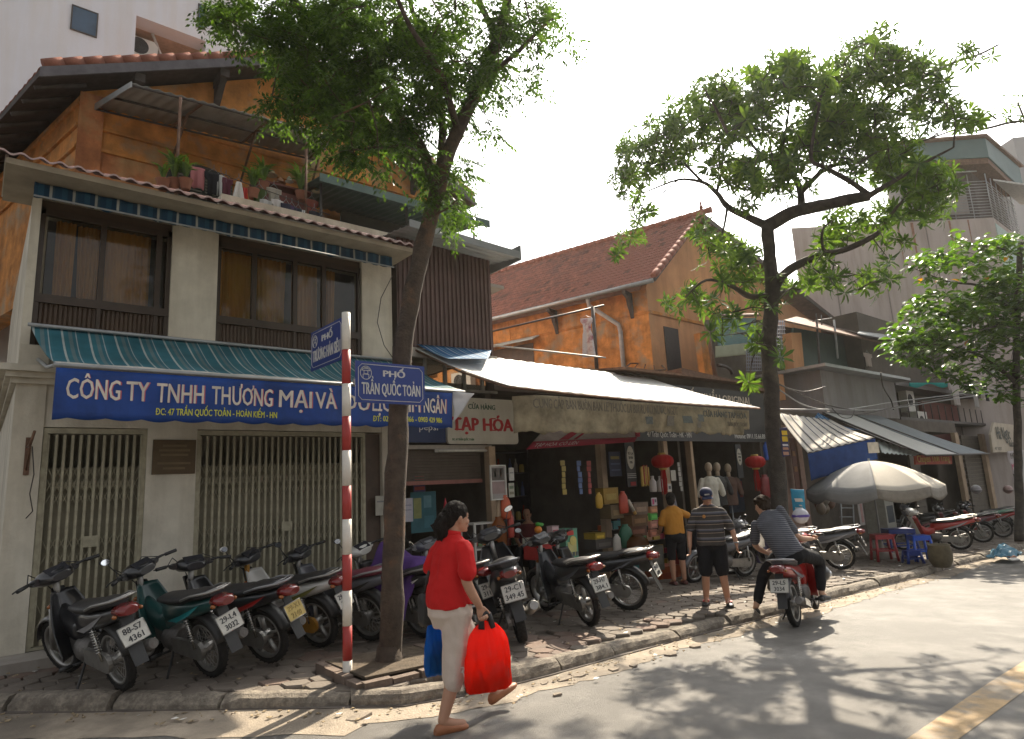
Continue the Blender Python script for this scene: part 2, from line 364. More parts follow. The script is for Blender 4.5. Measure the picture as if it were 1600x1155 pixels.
# ======================= BUILDINGS =======================
def glassmat():
    m=bpy.data.materials.new('window_glass'); m.use_nodes=True; t=m.node_tree; o=t.nodes['Material Output']; t.nodes.remove(t.nodes['Principled BSDF'])
    tr=t.nodes.new('ShaderNodeBsdfTransparent'); tr.inputs[0].default_value=(.9,.9,.86,1); gl=t.nodes.new('ShaderNodeBsdfGlossy'); gl.inputs['Roughness'].default_value=.05
    fr=t.nodes.new('ShaderNodeFresnel'); fr.inputs[0].default_value=1.4; mx=t.nodes.new('ShaderNodeMixShader'); t.links.new(fr.outputs[0],mx.inputs[0]); t.links.new(tr.outputs[0],mx.inputs[1]); t.links.new(gl.outputs[0],mx.inputs[2]); t.links.new(mx.outputs[0],o.inputs[0]); return m
glass=glassmat()
plaster=M('cream_plaster',(.62,.575,.475),.85,0,.15,2.6,.35,26,col2=(.47,.43,.35),fac=.60,streak=.26,detail=9)
ochre=M('ochre_plaster',(.56,.235,.06),.9,0,.42,3.4,.6,22,col2=(.34,.27,.18),fac=.585,streak=.34,detail=9)
ochre_red=M('ochre_red_plaster',(.46,.17,.065),.9,0,.45,4,.6,24,col2=(.50,.29,.13),fac=.5,streak=.4,detail=9)
salmon=M('salmon_plaster',(.62,.31,.145),.9,0,.16,1.1,.4,22,col2=(.50,.27,.13),fac=.57,streak=.2)
darkwood=M('dark_wood',(.075,.045,.028),.55,0,.3,5,.3,40)
darkmetal=M('dark_metal',(.07,.06,.055),.5,.4,.3,7,.2,40)
soffit=M('soffit_board',(.30,.25,.18),.8,0,.2,4,.2,30)
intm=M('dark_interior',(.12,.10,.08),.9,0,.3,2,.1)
concrete=M('concrete',(.33,.30,.265),.9,0,.15,1.2,.35,26,streak=.25)
rusty=M('rusty_steel',(.17,.095,.06),.75,.3,.4,9,.4,50)
grey_steel=M('grey_steel',(.30,.31,.31),.5,.5,.15,5,.15,30)
galv=M('galvanised',(.36,.37,.37),.45,.5,.2,4,.2,30)
# ---- building at the corner ----
Yf=8.6; B1=thing('shop_house','two-storey cream corner shop house with brown glazed upper floor and folding gates','house',(2.5,Yf,.05))
w=MB(); gz=-.1
w.box2((.25,Yf,gz),(.52,8.95,3.42)); w.box2((1.53,Yf,gz),(2.07,8.9,2.52)); w.box2((4.62,Yf,gz),(4.90,8.9,3.42)); w.box2((.52,Yf+.02,2.52),(4.62,8.9,3.42))
w.box2((.25,8.95,gz),(.42,14,5.1)); w.box2((4.74,8.9,gz),(4.90,12,5.1)); w.box2((.42,10.9,gz),(4.74,11.0,5.2))
w.box2((.25,Yf+.03,3.42),(.335,8.95,5.16)); w.box2((1.70,Yf+.03,3.42),(2.25,8.9,5.16)); w.box2((4.33,Yf+.03,3.42),(4.84,8.9,5.16))
w.box2((.42,8.9,3.30),(4.74,10.9,3.44)); w.box2((.42,8.97,5.16),(4.74,10.9,5.3))
obj('wall',w,plaster,B1)
c=MB()
for z0,z1,e in ((2.98,3.04,.05),(3.04,3.10,.10),(3.10,3.17,.16)):
    c.box2((.25-e,8.6-e,z0),(.62,8.6+.03,z1)); c.box2((.25-e,8.63,z0),(.25-.002,14,z1))
obj('cornice',c,plaster,B1)
st=MB().box2((.2,8.1,-.1),(4.9,8.597,.20)); obj('doorstep',st,concrete,B1)
# upper floor glazing
frame=M('brown_aluminium',(.048,.031,.019),.4,.2,.2,5,.1)
ribm=M('brown_ribbed_sheet',(.065,.040,.024),.5,.2,.2,3,.1)
curt=clothmat('tan_curtain',(.55,.29,.095),.3)
def curtain(x0,x1,z0,z1,y,amp,n,parent,ph=0,gather=0.):
    m=MB(); m.grid(lambda u,v:(x0+(x1-x0)*(u+gather*(1-v)*(.5-u)),y+amp*sin(u*n*2*pi+ph)+amp*.5*sin(u*n*5.3+1),z0+(z1-z0)*v),max(24,int(n*8)),4,True); return obj('curtain',m,curt,parent)
for bay,(x0,x1,mul) in enumerate([(.337,1.698,[.96,1.56]),(2.252,4.328,[2.74,3.31,3.74])]):
    f=MB()
    f.box2((x0,8.66,3.93),(x1,8.75,4.03)); f.box2((x0,8.67,4.98),(x1,8.74,5.06))
    f.box2((x0,8.67,3.44),(x0+.05,8.74,5.06)); f.box2((x1-.05,8.67,3.44),(x1,8.74,5.06))
    for mx in mul: f.box2((mx-.03,8.668,4.03),(mx+.03,8.738,4.98)); f.box2((mx-.02,8.672,3.46),(mx+.02,8.70,3.93))
    fo=obj('window_frame',f,frame,B1)
    xs=[x0+.05]+mul+[x1-.05]
    for a,b in zip(xs,xs[1:]): obj('pane',MB().box2((a+.03,8.70,4.03),(b-.03,8.706,4.98)),glass,fo)
    r=MB(); n=int((x1-x0)/.05); r.grid(lambda u,v:(x0+.05+(x1-x0-.1)*u,8.715-.012*(abs(((u*n)%1)-.5)<.32),3.44+.49*v),n*4,1,False); obj('ribbed_panel',r,ribm,B1)
    obj('head_panel',MB().box2((x0,8.70,5.062),(x1,8.74,5.16)),ribm,B1)
curtain(.50,.70,4.0,5.0,8.86,.02,4,B1,0,.1); curtain(.72,.98,4.0,5.0,8.9,.02,5,B1,1,.25); curtain(.99,1.5,4.0,5.0,8.86,.018,7,B1,2); curtain(2.3,2.75,4,5,8.86,.018,6,B1); curtain(2.8,3.25,4,5,8.87,.02,7,B1,1,.12); curtain(3.33,3.72,4,5,8.86,.018,6,B1,2); curtain(3.8,4.0,4,5,8.88,.02,4,B1,0,.2)
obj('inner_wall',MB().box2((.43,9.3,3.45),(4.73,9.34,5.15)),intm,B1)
# folding gates
gate_m=M('gate_steel',(.36,.33,.235),.55,.25,.25,9,.2,40); lat_m=M('gate_lattice',(.33,.30,.21),.55,.3,.2,9,.1)
def gate(x0,x1,label,z0=.20,z1=2.50,y=8.66,wide=None):
    g=thing('folding_gate',label,'gate',((x0+x1)/2,y,z0),'folding steel gates')
    fr=MB(); fr.box2((x0,y-.03,z1-.05),(x1,y+.05,z1+.01)); fr.box2((x0,y-.03,z0),(x1,y+.05,z0+.03)); fr.box2((x0,y-.03,z0+.03),(x0+.04,y+.05,z1-.05)); fr.box2((x1-.04,y-.03,z0+.03),(x1,y+.05,z1-.05)); obj('gate_frame',fr,gate_m,g)
    n=max(6,int((x1-x0)/.083)); sp=(x1-x0-.1)/n; me=MB()
    me.loft([[Vector(p)+Vector((0,0,h)) for p in ((-.017,0,0),(-.011,-.012,0),(.011,-.012,0),(.017,0,0),(.011,.01,0),(-.011,.01,0))] for h in (z0+.04,z1-.06)],True,False); me=me.mesh('slat',gate_m)
    for i in range(n+1): inst('slat',me,Matrix.Translation((x0+.05+i*sp,y-.006,0)),g)
    L=MB(); zz=[z0+.32,z0+.98,z0+1.62]; 
    for zc in zz:
        for i in range(n-1):
            for s in(-1,1):
                a=Vector((x0+.05+i*sp,y+.012,zc-s*.16)); b=Vector((x0+.05+(i+2)*sp,y+.012,zc+s*.16)); L.tube([a,b],.0065,4,False)
    for i in range(0,n-1):
        for s in(-1,1): L.tube([Vector((x0+.05+i*sp,y+.012,z1-.55-s*.16)),Vector((x0+.05+(i+2)*sp,y+.012,z1-.55+s*.16))],.0065,4,False)
    o=obj('lattice',L,lat_m,g); o['kind']='stuff'
    obj('backing',MB().box2((x0+.02,y+.09,z0),(x1-.02,y+.10,z1-.42)),M('gate_backing',(.25,.225,.155),.7,.1,.25,3,.2),g)
    obj('lock_plate',MB().box2(((x0+x1)/2-.07,y-.028,z0+1.0),((x0+x1)/2+.07,y-.02,z0+1.12)),gate_m,g); return g
gate(.525,1.528,'narrow folding steel gate beside the corner pillar behind the leftmost motorbike'); gate(2.075,4.36,'wide folding steel gate of the corner house right of the brown plaque')
ds=MB().box2((4.362,8.68,.2),(4.618,8.74,2.50)); obj('side_door',ds,darkwood,B1)
pq=thing('name_plaque','brown engraved plaque on the wall between the two folding gates','plaque',(1.82,8.57,2.0)); pqm=M('bronze_plaque',(.10,.065,.03),.5,.3,.2,10,.2)
obj('board',MB().box2((1.585,8.575,1.975),(2.055,8.597,2.385)),pqm,pq); fb=M('plaque_letters',(.17,.12,.06),.5,.3,.1)
for i,(l,ww) in enumerate([(.06,.26),(.115,.34),(.17,.30),(.27,.36),(.33,.24)]): obj('letter_line',MB().box2((1.82-ww/2,8.571,2.36-l),(1.82+ww/2,8.5745,2.385-l)),fb,pq)
# lean-to roof over the upper floor
tile_red=M('roof_sheet_red',(.17,.07,.06),.6,.1,.25,6,.3,30)
def corr(x0,x1,ya,za,yb,zb,per,amp,t,nv=5,ph=0):
    nn=int((x1-x0)/per*6); return MB().grid(lambda u,v:(x0+(x1-x0)*u,ya+(yb-ya)*v,za+(zb-za)*v+amp*sin((x1-x0)*u/per*2*pi+ph)),nn,nv,True,t,(0,0,1))
LR=thing('lean_to_roof','dark red wavy sheet roof along the top of the corner house','roof',(2.4,8.3,5.2)); obj('roof_sheet',corr(-.1,4.86,7.86,5.25,8.76,5.66,.165,.02,.012),tile_red,LR)
obj('edge_trim',corr(-.1,4.86,7.845,5.246,7.862,5.254,.165,.02,.02,1),M('pale_pink_edge',(.42,.30,.28),.6),LR)
obj('soffit',MB().box2((-.02,7.93,5.165),(4.84,8.96,5.195)),soffit,LR)
obj('fascia',MB().box2((-.02,7.90,5.16),(4.84,7.928,5.225)),soffit,LR)
obj('gable_end',MB().slab([(-.03,7.95,5.2),(-.03,8.95,5.2),(-.03,8.95,5.68),(-.03,8.75,5.64)],(1,0,0),.03),plaster,LR)
pp=MB().box2((2.35,8.78,5.30),(4.95,8.92,5.69)); pp.box2((2.3,8.77,5.69),(4.98,8.94,5.80)); obj('parapet',pp,plaster,B1)
obj('terrace_floor',MB().box2((.42,8.93,5.30),(7.4,10.98,5.36)),concrete,B1)
# rolled-up awning under the eaves
ra=thing('rolled_awning','rolled blue and white awning strip hanging under the red eaves','awning',(2.4,8.2,5.05)); vst=stripemat('blue_white_valance',[(0,(.014,.05,.095)),(.30,(.022,.075,.13)),(.55,(.012,.042,.08)),(.78,(.33,.34,.31)),(.90,(.03,.07,.11))],0,.212)
obj('roll',MB().tube([(.24,8.27,5.12),(4.62,8.27,5.12)],.035,8),vst,ra)
def vfn(u,v): x=.24+4.38*u; return (x,8.215+.018*sin(x*9)*(v)+.01*sin(x*23),5.15-.155*v-.02*v*abs(sin(x*pi/.17)))
obj('valance',MB().grid(vfn,180,4,True,.004,(0,1,0)),vst,ra); obj('front_bar',MB().tube([(.24,8.19,4.985),(4.64,8.19,4.985)],.012,6),grey_steel,ra)
# striped street awning with the blue company banner
aw=thing('striped_awning','teal striped awning over the folding gates carrying the blue banner','awning',(2.7,7.9,3.0))
ast=stripemat('teal_stripes',[(0,(.035,.15,.19)),(.34,(.42,.47,.45)),(.42,(.045,.165,.20)),(.60,(.13,.20,.21)),(.74,(.04,.15,.19)),(.86,(.36,.42,.42)),(.90,(.04,.16,.2))],0,.255,.7,.12)
def afn(u,v):
    x=(.33+4.75*u)*(1-v)+(.50+4.72*u)*v; y=8.56-1.24*v; z=3.615-.63*v-.07*sin(v*pi)+.012*sin(u*52)*sin(v*pi)+.010*sin(u*23+v*4)*sin(v*pi); return (x,y,z)
obj('canvas',MB().grid(afn,90,16,True,.005,(0,.4,1)),ast,aw)
wst=stripemat('white_hem',[(0,(.62,.58,.52)),(.8,(.50,.48,.45)),(.95,(.6,.57,.52))],0,.3,.7,.1)
def hem(u,v): a=Vector(afn(u,.93+.07*v)); return (a.x,a.y-.004*v,a.z+.008)
obj('hem_strip',MB().grid(hem,60,2,True,.003,(0,.4,1)),wst,aw)
fr=MB(); fr.tube([(.48,7.31,2.975),(5.24,7.31,2.975)],.018,8); fr.tube([(.30,8.5,3.62),(5.1,8.5,3.62)],.022,8); obj('roller_bars',fr,galv,aw)
for x in (.42,5.0): obj('folding_arm',MB().tube([(x,8.55,3.25),(x+.05,7.95,3.06),(x+.07,7.34,2.97)],.02,6),galv,aw)
blue=M('banner_blue',(.012,.055,.25),.55,0,.32,2.2,.3,9,spec=.3,streak=.25)
BX0,BX1,BZ0,BZ1,BYY=.50,5.02,2.945,2.47,7.30
def bfn(u,v):
    x=BX0+(BX1-BX0)*u; sc=.022*abs(sin(x*pi/.31))*(1 if v>.99 else 0)
    return (x,BYY+.026*sin(x*5.3)*v+.010*sin(x*13+v*2)*v+.012*v-.12*max(0,u-.93)*v*8*.0,BZ0-(BZ0-BZ1)*v-sc)
bn=obj('banner',MB().grid(bfn,160,8,True,.004,(0,1,0)),blue,aw)
lw=M('banner_letters',(.64,.59,.51),.6,0,.22,5,.05); lr=M('banner_letter_shadow',(.50,.12,.14),.6); ly=M('banner_yellow',(.62,.62,.06),.6)
def bmap(x0,z0,off):
    def f(p):
        X=x0+p.x; u=(X-BX0)/(BX1-BX0); v=(BZ0-(z0+p.y))/(BZ0-BZ1); return (X,bfn(u,min(v,.98))[1]-off-p.z,z0+p.y)
    return f
def banner_word(s,xa,xb,z0,h,mat,bold,shadow=True):
    mb=text_mb(s,xb-xa,h,bold,2,.004); 
    if shadow: obj('letter_shadow',mapmb(text_mb(s,xb-xa+.012,h,bold+.004,2,.002),bmap(xa,z0,.003)),lr,bn)
    mapmb(mb,bmap(xa,z0,.006)); obj('letters',mb,mat,bn)
def bx(px): return AY(px,620,7.3).x
for s,a,b in (('CÔNG',103,187),('TY',197,232),('TNHH',245,318),('THƯƠNG',331,426),('MẠI',437,487),('VÀ',493,525),('DU',538,577),('LỊCH',583,622),('KIM',626,655),('NGÂN',661,697)):
    banner_word(s,bx(a),bx(b),2.655,.205,lw,.013)
banner_word('ĐC: 47 TRẦN QUỐC TOẢN - HOÀN KIẾM - HN',bx(246),bx(434),2.525,.072,ly,.014,False); banner_word('ĐT: 02',bx(585),bx(607),2.525,.072,ly,.014,False); banner_word('466 - 0903 429 986',bx(634),bx(691),2.525,.072,ly,.014,False)
fl=MB(); fl.grid(lambda u,v:(5.03+.30*u*(1-v),7.30-.10*sin(u*1.6)*(1-v)+.02*sin(v*7),2.96-.40*v-.02*u),8,10,True,.004,(0,1,0)); obj('banner_flap',fl,clothmat('banner_back_white',(.6,.6,.62),.25),aw)
# wall fittings on the corner pillar
br=thing('iron_bracket','rusty iron bracket with loose wire on the corner pillar','bracket',(.40,8.57,2.3)); obj('arm',MB().tube([(.40,8.60,2.30),(.40,8.25,2.30),(.42,8.12,2.42)],.014,6).tube([(.40,8.60,2.05),(.40,8.3,2.29)],.01,6).box((.40,8.592,2.2),(.05,.012,.4)),rusty,br)
obj('loose_wire',MB().tube([(.42,8.3,2.28),(.46,8.42,2.0),(.44,8.45,1.8),(.48,8.5,1.62),(.43,8.53,1.55)],.006,5),darkmetal,br)
lw_=thing('loose_cable','thin black cable hanging down the white upper pillar beside the tree','cable',(4.6,8.55,4.3)); obj('wire',MB().tube([(4.83,8.58,5.0),(4.62,8.57,4.6),(4.55,8.57,4.2),(4.66,8.57,3.85),(4.86,8.57,3.6)],.007,5),darkmetal,lw_)
# ---- brown sheet-clad box next door, grocery below ----
B2=thing('clad_house','brown corrugated sheet-clad upper floor above the grocery','house',(5.9,8.6,0))
cladm=M('brown_cladding',(.115,.068,.058),.5,.15,.22,2.4,.15,30,streak=.3)
cl=MB(); nr=22; cl.grid(lambda u,v:(4.915+1.895*u,8.6-.03*(abs(((u*nr)%1)-.5)<.28),3.88+1.80*v),nr*6,1,False); obj('cladding',cl,cladm,B2)
cs=MB(); cs.grid(lambda u,v:(6.82-.02*(abs(((u*24)%1)-.5)<.28),8.6+2.4*u,3.88+1.80*v),24*4,1,False); obj('side_cladding',cs,cladm,B2)
obj('concrete_beam',MB().box2((4.905,8.55,3.72),(6.85,8.95,3.875)),concrete,B2)
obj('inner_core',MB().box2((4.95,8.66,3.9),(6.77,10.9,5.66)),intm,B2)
roofm=M('grey_roof_sheet',(.24,.25,.245),.5,.3,.15,3,.2,30)
rr=MB(); q=[Vector((4.78,7.95,5.60)),Vector((6.98,7.93,5.52)),Vector((7.05,10.9,5.95)),Vector((4.78,10.9,6.0))]
rr.grid(lambda u,v:q[0].lerp(q[1],u).lerp(q[3].lerp(q[2],u),v)+Vector((0,0,.018*(abs(((v*16)%1)-.5)<.25))),2,64,False,.014,(0,0,1)); obj('roof_sheet',rr,roofm,B2)
obj('roof_edge',MB().box((5.88,7.93,5.60),(2.22,.02,.12),Matrix.Rotation(.036,3,'Y')).box2((6.98,7.93,5.48),(7.0,9.2,5.75)),roofm,B2)
# shop spaces behind the street front
SH=thing('shop_row','dark row of open shopfronts under the awnings','building',(10,9,0))
s=MB(); s.box2((4.92,11.6,-.6),(15.6,11.7,3.9)); s.box2((4.92,8.95,3.3),(15.6,11.6,3.42)); s.box2((15.5,8.7,-.8),(15.6,11.6,3.9))
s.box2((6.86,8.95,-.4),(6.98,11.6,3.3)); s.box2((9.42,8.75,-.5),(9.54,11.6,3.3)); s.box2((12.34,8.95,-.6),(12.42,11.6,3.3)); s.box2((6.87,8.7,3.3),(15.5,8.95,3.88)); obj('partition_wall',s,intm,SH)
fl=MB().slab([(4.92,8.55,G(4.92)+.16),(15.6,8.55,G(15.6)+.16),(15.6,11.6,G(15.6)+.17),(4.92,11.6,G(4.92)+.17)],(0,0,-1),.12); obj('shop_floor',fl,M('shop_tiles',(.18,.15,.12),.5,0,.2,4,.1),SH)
tan=M('tan_post',(.40,.29,.19),.8,0,.2,4,.3,30)
for px,wd in ((768,.13),(943,.14),(1042,.13),(1083,.09)): x=AY(px,760,8.52).x; obj('post',MB().box2((x-wd/2,8.46,G(x)+.1),(x+wd/2,8.6,2.3 if px<900 else 2.45)),tan,SH)
# rolling shutter box over the first grocery door
rb=thing('roller_shutter','half-raised brown roller shutter above the grocery doorway','shutter',(5.7,8.6,2.1)); shm=M('shutter_brown',(.10,.075,.055),.6,.2,.2,5)
sg=MB()
for i in range(12): sg.box((5.72,8.66+.004*(i%2),2.30-.045*i-.02),(1.5,.02,.040))
obj('shutter_curtain',sg,shm,rb); obj('shutter_rail',MB().box2((4.95,8.56,2.27),(6.65,8.64,2.33)),M('rail_pale',(.42,.38,.32),.6),rb); obj('bottom_bar',MB().box2((4.97,8.62,1.72),(6.47,8.68,1.78)),M('bar_red',(.30,.12,.09),.6),rb)
ft=thing('tube_lamp','unlit fluorescent tube fixed under the grocery sign','lamp',(6.0,8.5,2.2)); obj('tube',MB().tube([(5.55,8.52,2.235),(6.62,8.52,2.235)],.016,8),M('tube_white',(.7,.68,.6),.3),ft); obj('base',MB().box2((5.5,8.535,2.215),(6.67,8.557,2.262)),M('lamp_base',(.5,.48,.44),.6),ft)
# signs of the grocery
def board(name,label,x0,x1,z0,z1,y,mat,cat='sign',t=.05,round_=0):
    g=thing(name,label,cat,((x0+x1)/2,y,z0)); 
    if round_:
        P=[]; r=round_
        for cx,cz,a0 in ((x1-r,z1-r,0),(x0+r,z1-r,90),(x0+r,z0+r,180),(x1-r,z0+r,270)):
            for k in range(5): a=rad(a0+k*22.5); P.append((cx+r*cos(a),y,cz+r*sin(a)))
        obj('board',MB().slab(P,(0,1,0),t),mat,g)
    else: obj('board',MB().box2((x0,y,z0),(x1,y+t,z1)),mat,g)
    return g
X=(1,0,0); Z=(0,0,1)
pg=board('drink_sign','dark blue soft drink sign left of the grocery board','%.2f'and 4.98,5.64,2.36,3.22,8.46,M('soda_blue',(.008,.03,.11),.35,0,.15,3,.05))if False else board('drink_sign','dark blue soft drink sign left of the white grocery board',4.98,5.66,2.36,3.22,8.46,M('soda_blue',(.008,.03,.11),.35,0,.15,3,.05))
lettering('letters','pepsi',(5.18,8.458,2.55),X,Z,.34,.105,M('soda_white',(.6,.62,.62),.5),pg,-.008)
def disc(c,r,a0,a1,ny=24,inner=0.):
    P=[]
    for k in range(ny+1): a=rad(a0+(a1-a0)*k/ny); P.append((c[0]+r*cos(a),c[1],c[2]+r*sin(a)))
    return MB().slab(P,(0,-1,0),.006)
obj('globe_ring',disc((5.34,8.459,2.93),.20,0,360),M('soda_ring',(.5,.52,.52),.5),pg); obj('globe_red',disc((5.34,8.4525,2.93),.178,15,165),M('soda_red',(.45,.03,.04),.5),pg); obj('globe_blue',disc((5.34,8.4525,2.93),.178,195,345),M('soda_globe_blue',(.01,.06,.3),.5),pg)
tg=board('grocery_sign','white grocery board with red serif capitals above the grocery door','sign'and 5.70,7.16,2.34,3.10,8.46,M('sign_white',(.55,.53,.45),.5,0,.12,2,.05,streak=.2),round_=.06)
lettering('heading','CỬA HÀNG',(6.12,8.458,2.915),X,Z,.56,.085,M('sign_dark_green',(.03,.09,.05),.6),tg,.02)
lettering('letters','TẠP HÓA',(5.80,8.458,2.56),X,Z,1.24,.215,M('sign_red',(.42,.02,.025),.6),tg,.045)
lettering('address','ĐC: 47 TRẦN QUỐC TOẢN',(5.79,8.458,2.395),X,Z,.42,.036,M('sign_green',(.05,.16,.06),.6),tg,.02); 
sf=MB()
for (a,b,z0,z1) in ((5.84,6.02,2.56,2.585),(6.58,6.68,2.56,2.58),(6.58,6.68,2.755,2.775),(6.72,6.8,2.56,2.58),(5.80,5.83,2.72,2.775),(6.04,6.06,2.72,2.775)): sf.box2((a,8.4545,z0),(b,8.4595,z1))
obj('letter_serifs',sf,_mats['sign_red'],tg)
# transom windows above the grocery sign
tw=MB()
for i in range(5): tw.box2((5.0+i*.38,8.58,3.24),(5.05+i*.38,8.64,3.72))
tw.box2((4.95,8.58,3.22),(6.85,8.64,3.26)); obj('transom_frame',tw,M('transom_grey',(.22,.21,.18),.6),B2)
for i in range(4): obj('transom_pane',MB().box2((5.06+i*.38,8.61,3.27),(5.37+i*.38,8.615,3.71)),glass,B2)
# big white awning
wa=thing('white_awning','big sunlit white sheet awning over the grocery','awning',(9,7.8,3.2)); wm=clothmat('white_tarpaulin',(.80,.79,.77),.25,.06,1.2,.6)
a0,a1,a2,a3=AY(646,543,8.6),AY(1012,590,8.6),AY(1187,637,6.95),AY(795,603,6.95)
def wfn(u,v):
    p=a0.lerp(a1,u).lerp(a3.lerp(a2,u),v); return p+Vector((0,0,-.05*sin(v*pi)-.04*sin(u*pi)*v+.006*sin(u*150)*(1-.4*v)))
obj('sheet',MB().grid(wfn,150,12,True,.006,(0,.3,1)),wm,wa)
bars=MB()
for k in range(7): u=k/6; bars.tube([wfn(u,0)-Vector((0,0,.03)),wfn(u,.5)-Vector((0,0,.035)),wfn(u,1)-Vector((0,0,.03))],.016,6)
bars.tube([wfn(k/10,1)-Vector((0,0,.02)) for k in range(11)],.018,6); obj('awning_frame',bars,rusty,wa)
sb=thing('blue_awning','blue and white striped awning tucked against the brown clad wall','awning',(5.8,8.4,3.8)); q0,q1,q2,q3=AY(652,543,8.56),AY(768,552,8.56),AY(762,566,7.85),AY(700,566,7.85)
obj('canvas',MB().grid(lambda u,v:q0.lerp(q1,u).lerp(q3.lerp(q2,u),v)+Vector((0,0,.05-.02*sin(v*pi))),30,8,True,.005,(0,.3,1)),stripemat('blue_stripes',[(0,(.02,.13,.3)),(.4,(.5,.55,.6)),(.5,(.02,.15,.32)),(.8,(.3,.42,.55)),(.86,(.02,.13,.3))],0,.21,.7,.15),sb)
# old faded valance hanging from it
fv=thing('faded_valance','old faded lettered tarpaulin strip hanging below the white awning','banner',(9,7,2.7)); fm=clothmat('faded_tarp',(.30,.25,.165),.2,.5,3.2,.85); t_=fm.node_tree
VL=AY(819,613,6.93); VR=AY(1170,640,6.93)
def ffn(u,v):
    p=VL.lerp(VR,u); h=(.55-.07*u+.02*sin(u*9))*v; x=p.x
    return Vector((x+.03*v*sin(u*31),p.y-.035*sin(u*38+v*3)*v-.05*sin(u*11)*v-.02*sin(u*90+v*6)*v+(.28*(1-u/.07)**2 if u<.07 else 0),p.z-.02-h+(.10*v if u>.97 else 0)+(.05*noise.noise(Vector((u*26,1,0)))+.03*noise.noise(Vector((u*80,4,0))) if v>.95 else 0)))
obj('tarpaulin',MB().grid(ffn,170,12,True,.004,(0,1,0)),fm,fv)
def fmap(x0,z0,off):
    def f(p):
        Xx=x0+p.x; u=(Xx-VL.x)/(VR.x-VL.x); q=VL.lerp(VR,u); v=max(0,min(1,(q.z-.02-(z0+p.y))/.56)); return (Xx,ffn(u,v).y-off-p.z,z0+p.y)
    return f
ink=M('faded_ink',(.10,.11,.10),.8,0,.4,14); ink2=M('faded_ink_pale',(.15,.13,.10),.8,0,.3,14)
def fx(px): return AY(px,650,6.93).x
obj('letters',mapmb(text_mb('CỬA HÀNG TẠP HÓA',fx(1166)-fx(1098),.12,.02),fmap(fx(1098),2.74,.008)),ink,fv)
obj('small_letters',mapmb(text_mb('TRẦN QUỐC TOẢN',fx(1166)-fx(1135),.085,.01),fmap(fx(1135),2.58,.008)),ink2,fv)
obj('faded_letters',mapmb(text_mb('CUNG CẤP BÁN BUÔN BÁN LẺ THUỐC LÁ BIA RƯỢU NƯỚC NGỌT',fx(1060)-fx(838),.15,.0),fmap(fx(838),2.74,.008)),ink2,fv)
for i,(px,zz) in enumerate(((1010,2.62),(1042,2.6),(1065,2.66),(1085,2.58),(1088,2.7))):
    obj('printed_patch',mapmb(MB().box2((0,0,0),(.16+.05*(i%3),.13+.05*(i%2),.003)),fmap(fx(px),zz-.06,.006)),[ink,ink2][i%2],fv)
# red promotional awning
pr=thing('promo_awning','red and grey printed drop awning over the open grocery front','awning',(8,7.9,2.3)); pm_=clothmat('promo_print',(.36,.30,.28),.2,.25,2.5); prd=clothmat('promo_red',(.36,.03,.055),.2,.15,4)
P0,P1,P2,P3=AY(866,655,8.35),AY(1008,662,8.35),AY(992,689,7.5),AY(824,700,7.5)
pf=lambda u,v:P0.lerp(P1,u).lerp(P3.lerp(P2,u),v)+Vector((0,-.01*sin(u*25)*v,0))
obj('canvas',MB().grid(lambda u,v:pf(u,v*.80),40,6,True,.004,(0,.6,1)),pm_,pr); obj('red_hem',MB().grid(lambda u,v:pf(u,.80+.24*v)+Vector((0,-.002,-.004)),40,2,True,.004,(0,.6,1)),prd,pr)
for ua,ub,sk in ((.34,.42,-.12),(.47,.50,-.12),(.88,.93,.1)): obj('red_stripe',MB().grid(lambda u,v:pf(ua+(ub-ua)*u+sk*v,v*.80)+Vector((0,-.005,.006)),4,6,True,.003,(0,.6,1)),prd,pr)
ptm=M('promo_letters',(.55,.40,.40),.6)
def pmap(u0,du,v0,dv): return lambda p: pf(u0+du*p.x,v0-dv*p.y)+Vector((0,-.012-p.z*.3,.006))
obj('letters',mapmb(text_mb('TẠP HÓA CÔ LIÊN',1,1,.0),pmap(.04,.38,1.0,.12)),ptm,pr)
# black shop sign
bs=board('clothes_shop_sign','long black board with pale capitals above the clothes shop',10.05,15.45,2.42,3.66,8.42,M('sign_black',(.018,.016,.015),.4,0,.3,3,.05)); 
sw=M('sign_cream',(.58,.50,.40),.5); x0=AY(1062,620,8.42).x; x1=AY(1174,632,8.42).x
lettering('letters','XUẤT KHẨU ORIGINAL',(x0,8.418,AY(1120,629,8.42).z),X,Z,x1-x0,.20,sw,bs,.016); lettering('address','47 Trần Quốc Toản - HK - HN',(AY(1011,677,8.42).x,8.418,2.50),X,Z,AY(1080,680,8.42).x-AY(1011,677,8.42).x,.12,M('sign_pale',(.62,.60,.56),.5),bs,-.008)
lettering('phone_number','Hotline: 0911.15.66.88',(AY(1148,680,8.42).x,8.418,2.50),X,Z,AY(1195,680,8.42).x-AY(1148,680,8.42).x,.12,_mats['sign_pale'],bs,-.008)
obj('ledge_roof',MB().slab([(9.9,8.25,3.84),(15.7,8.25,3.84),(15.7,9.6,4.0),(9.9,9.6,4.0)],(0,0,1),.05),rusty,SH)
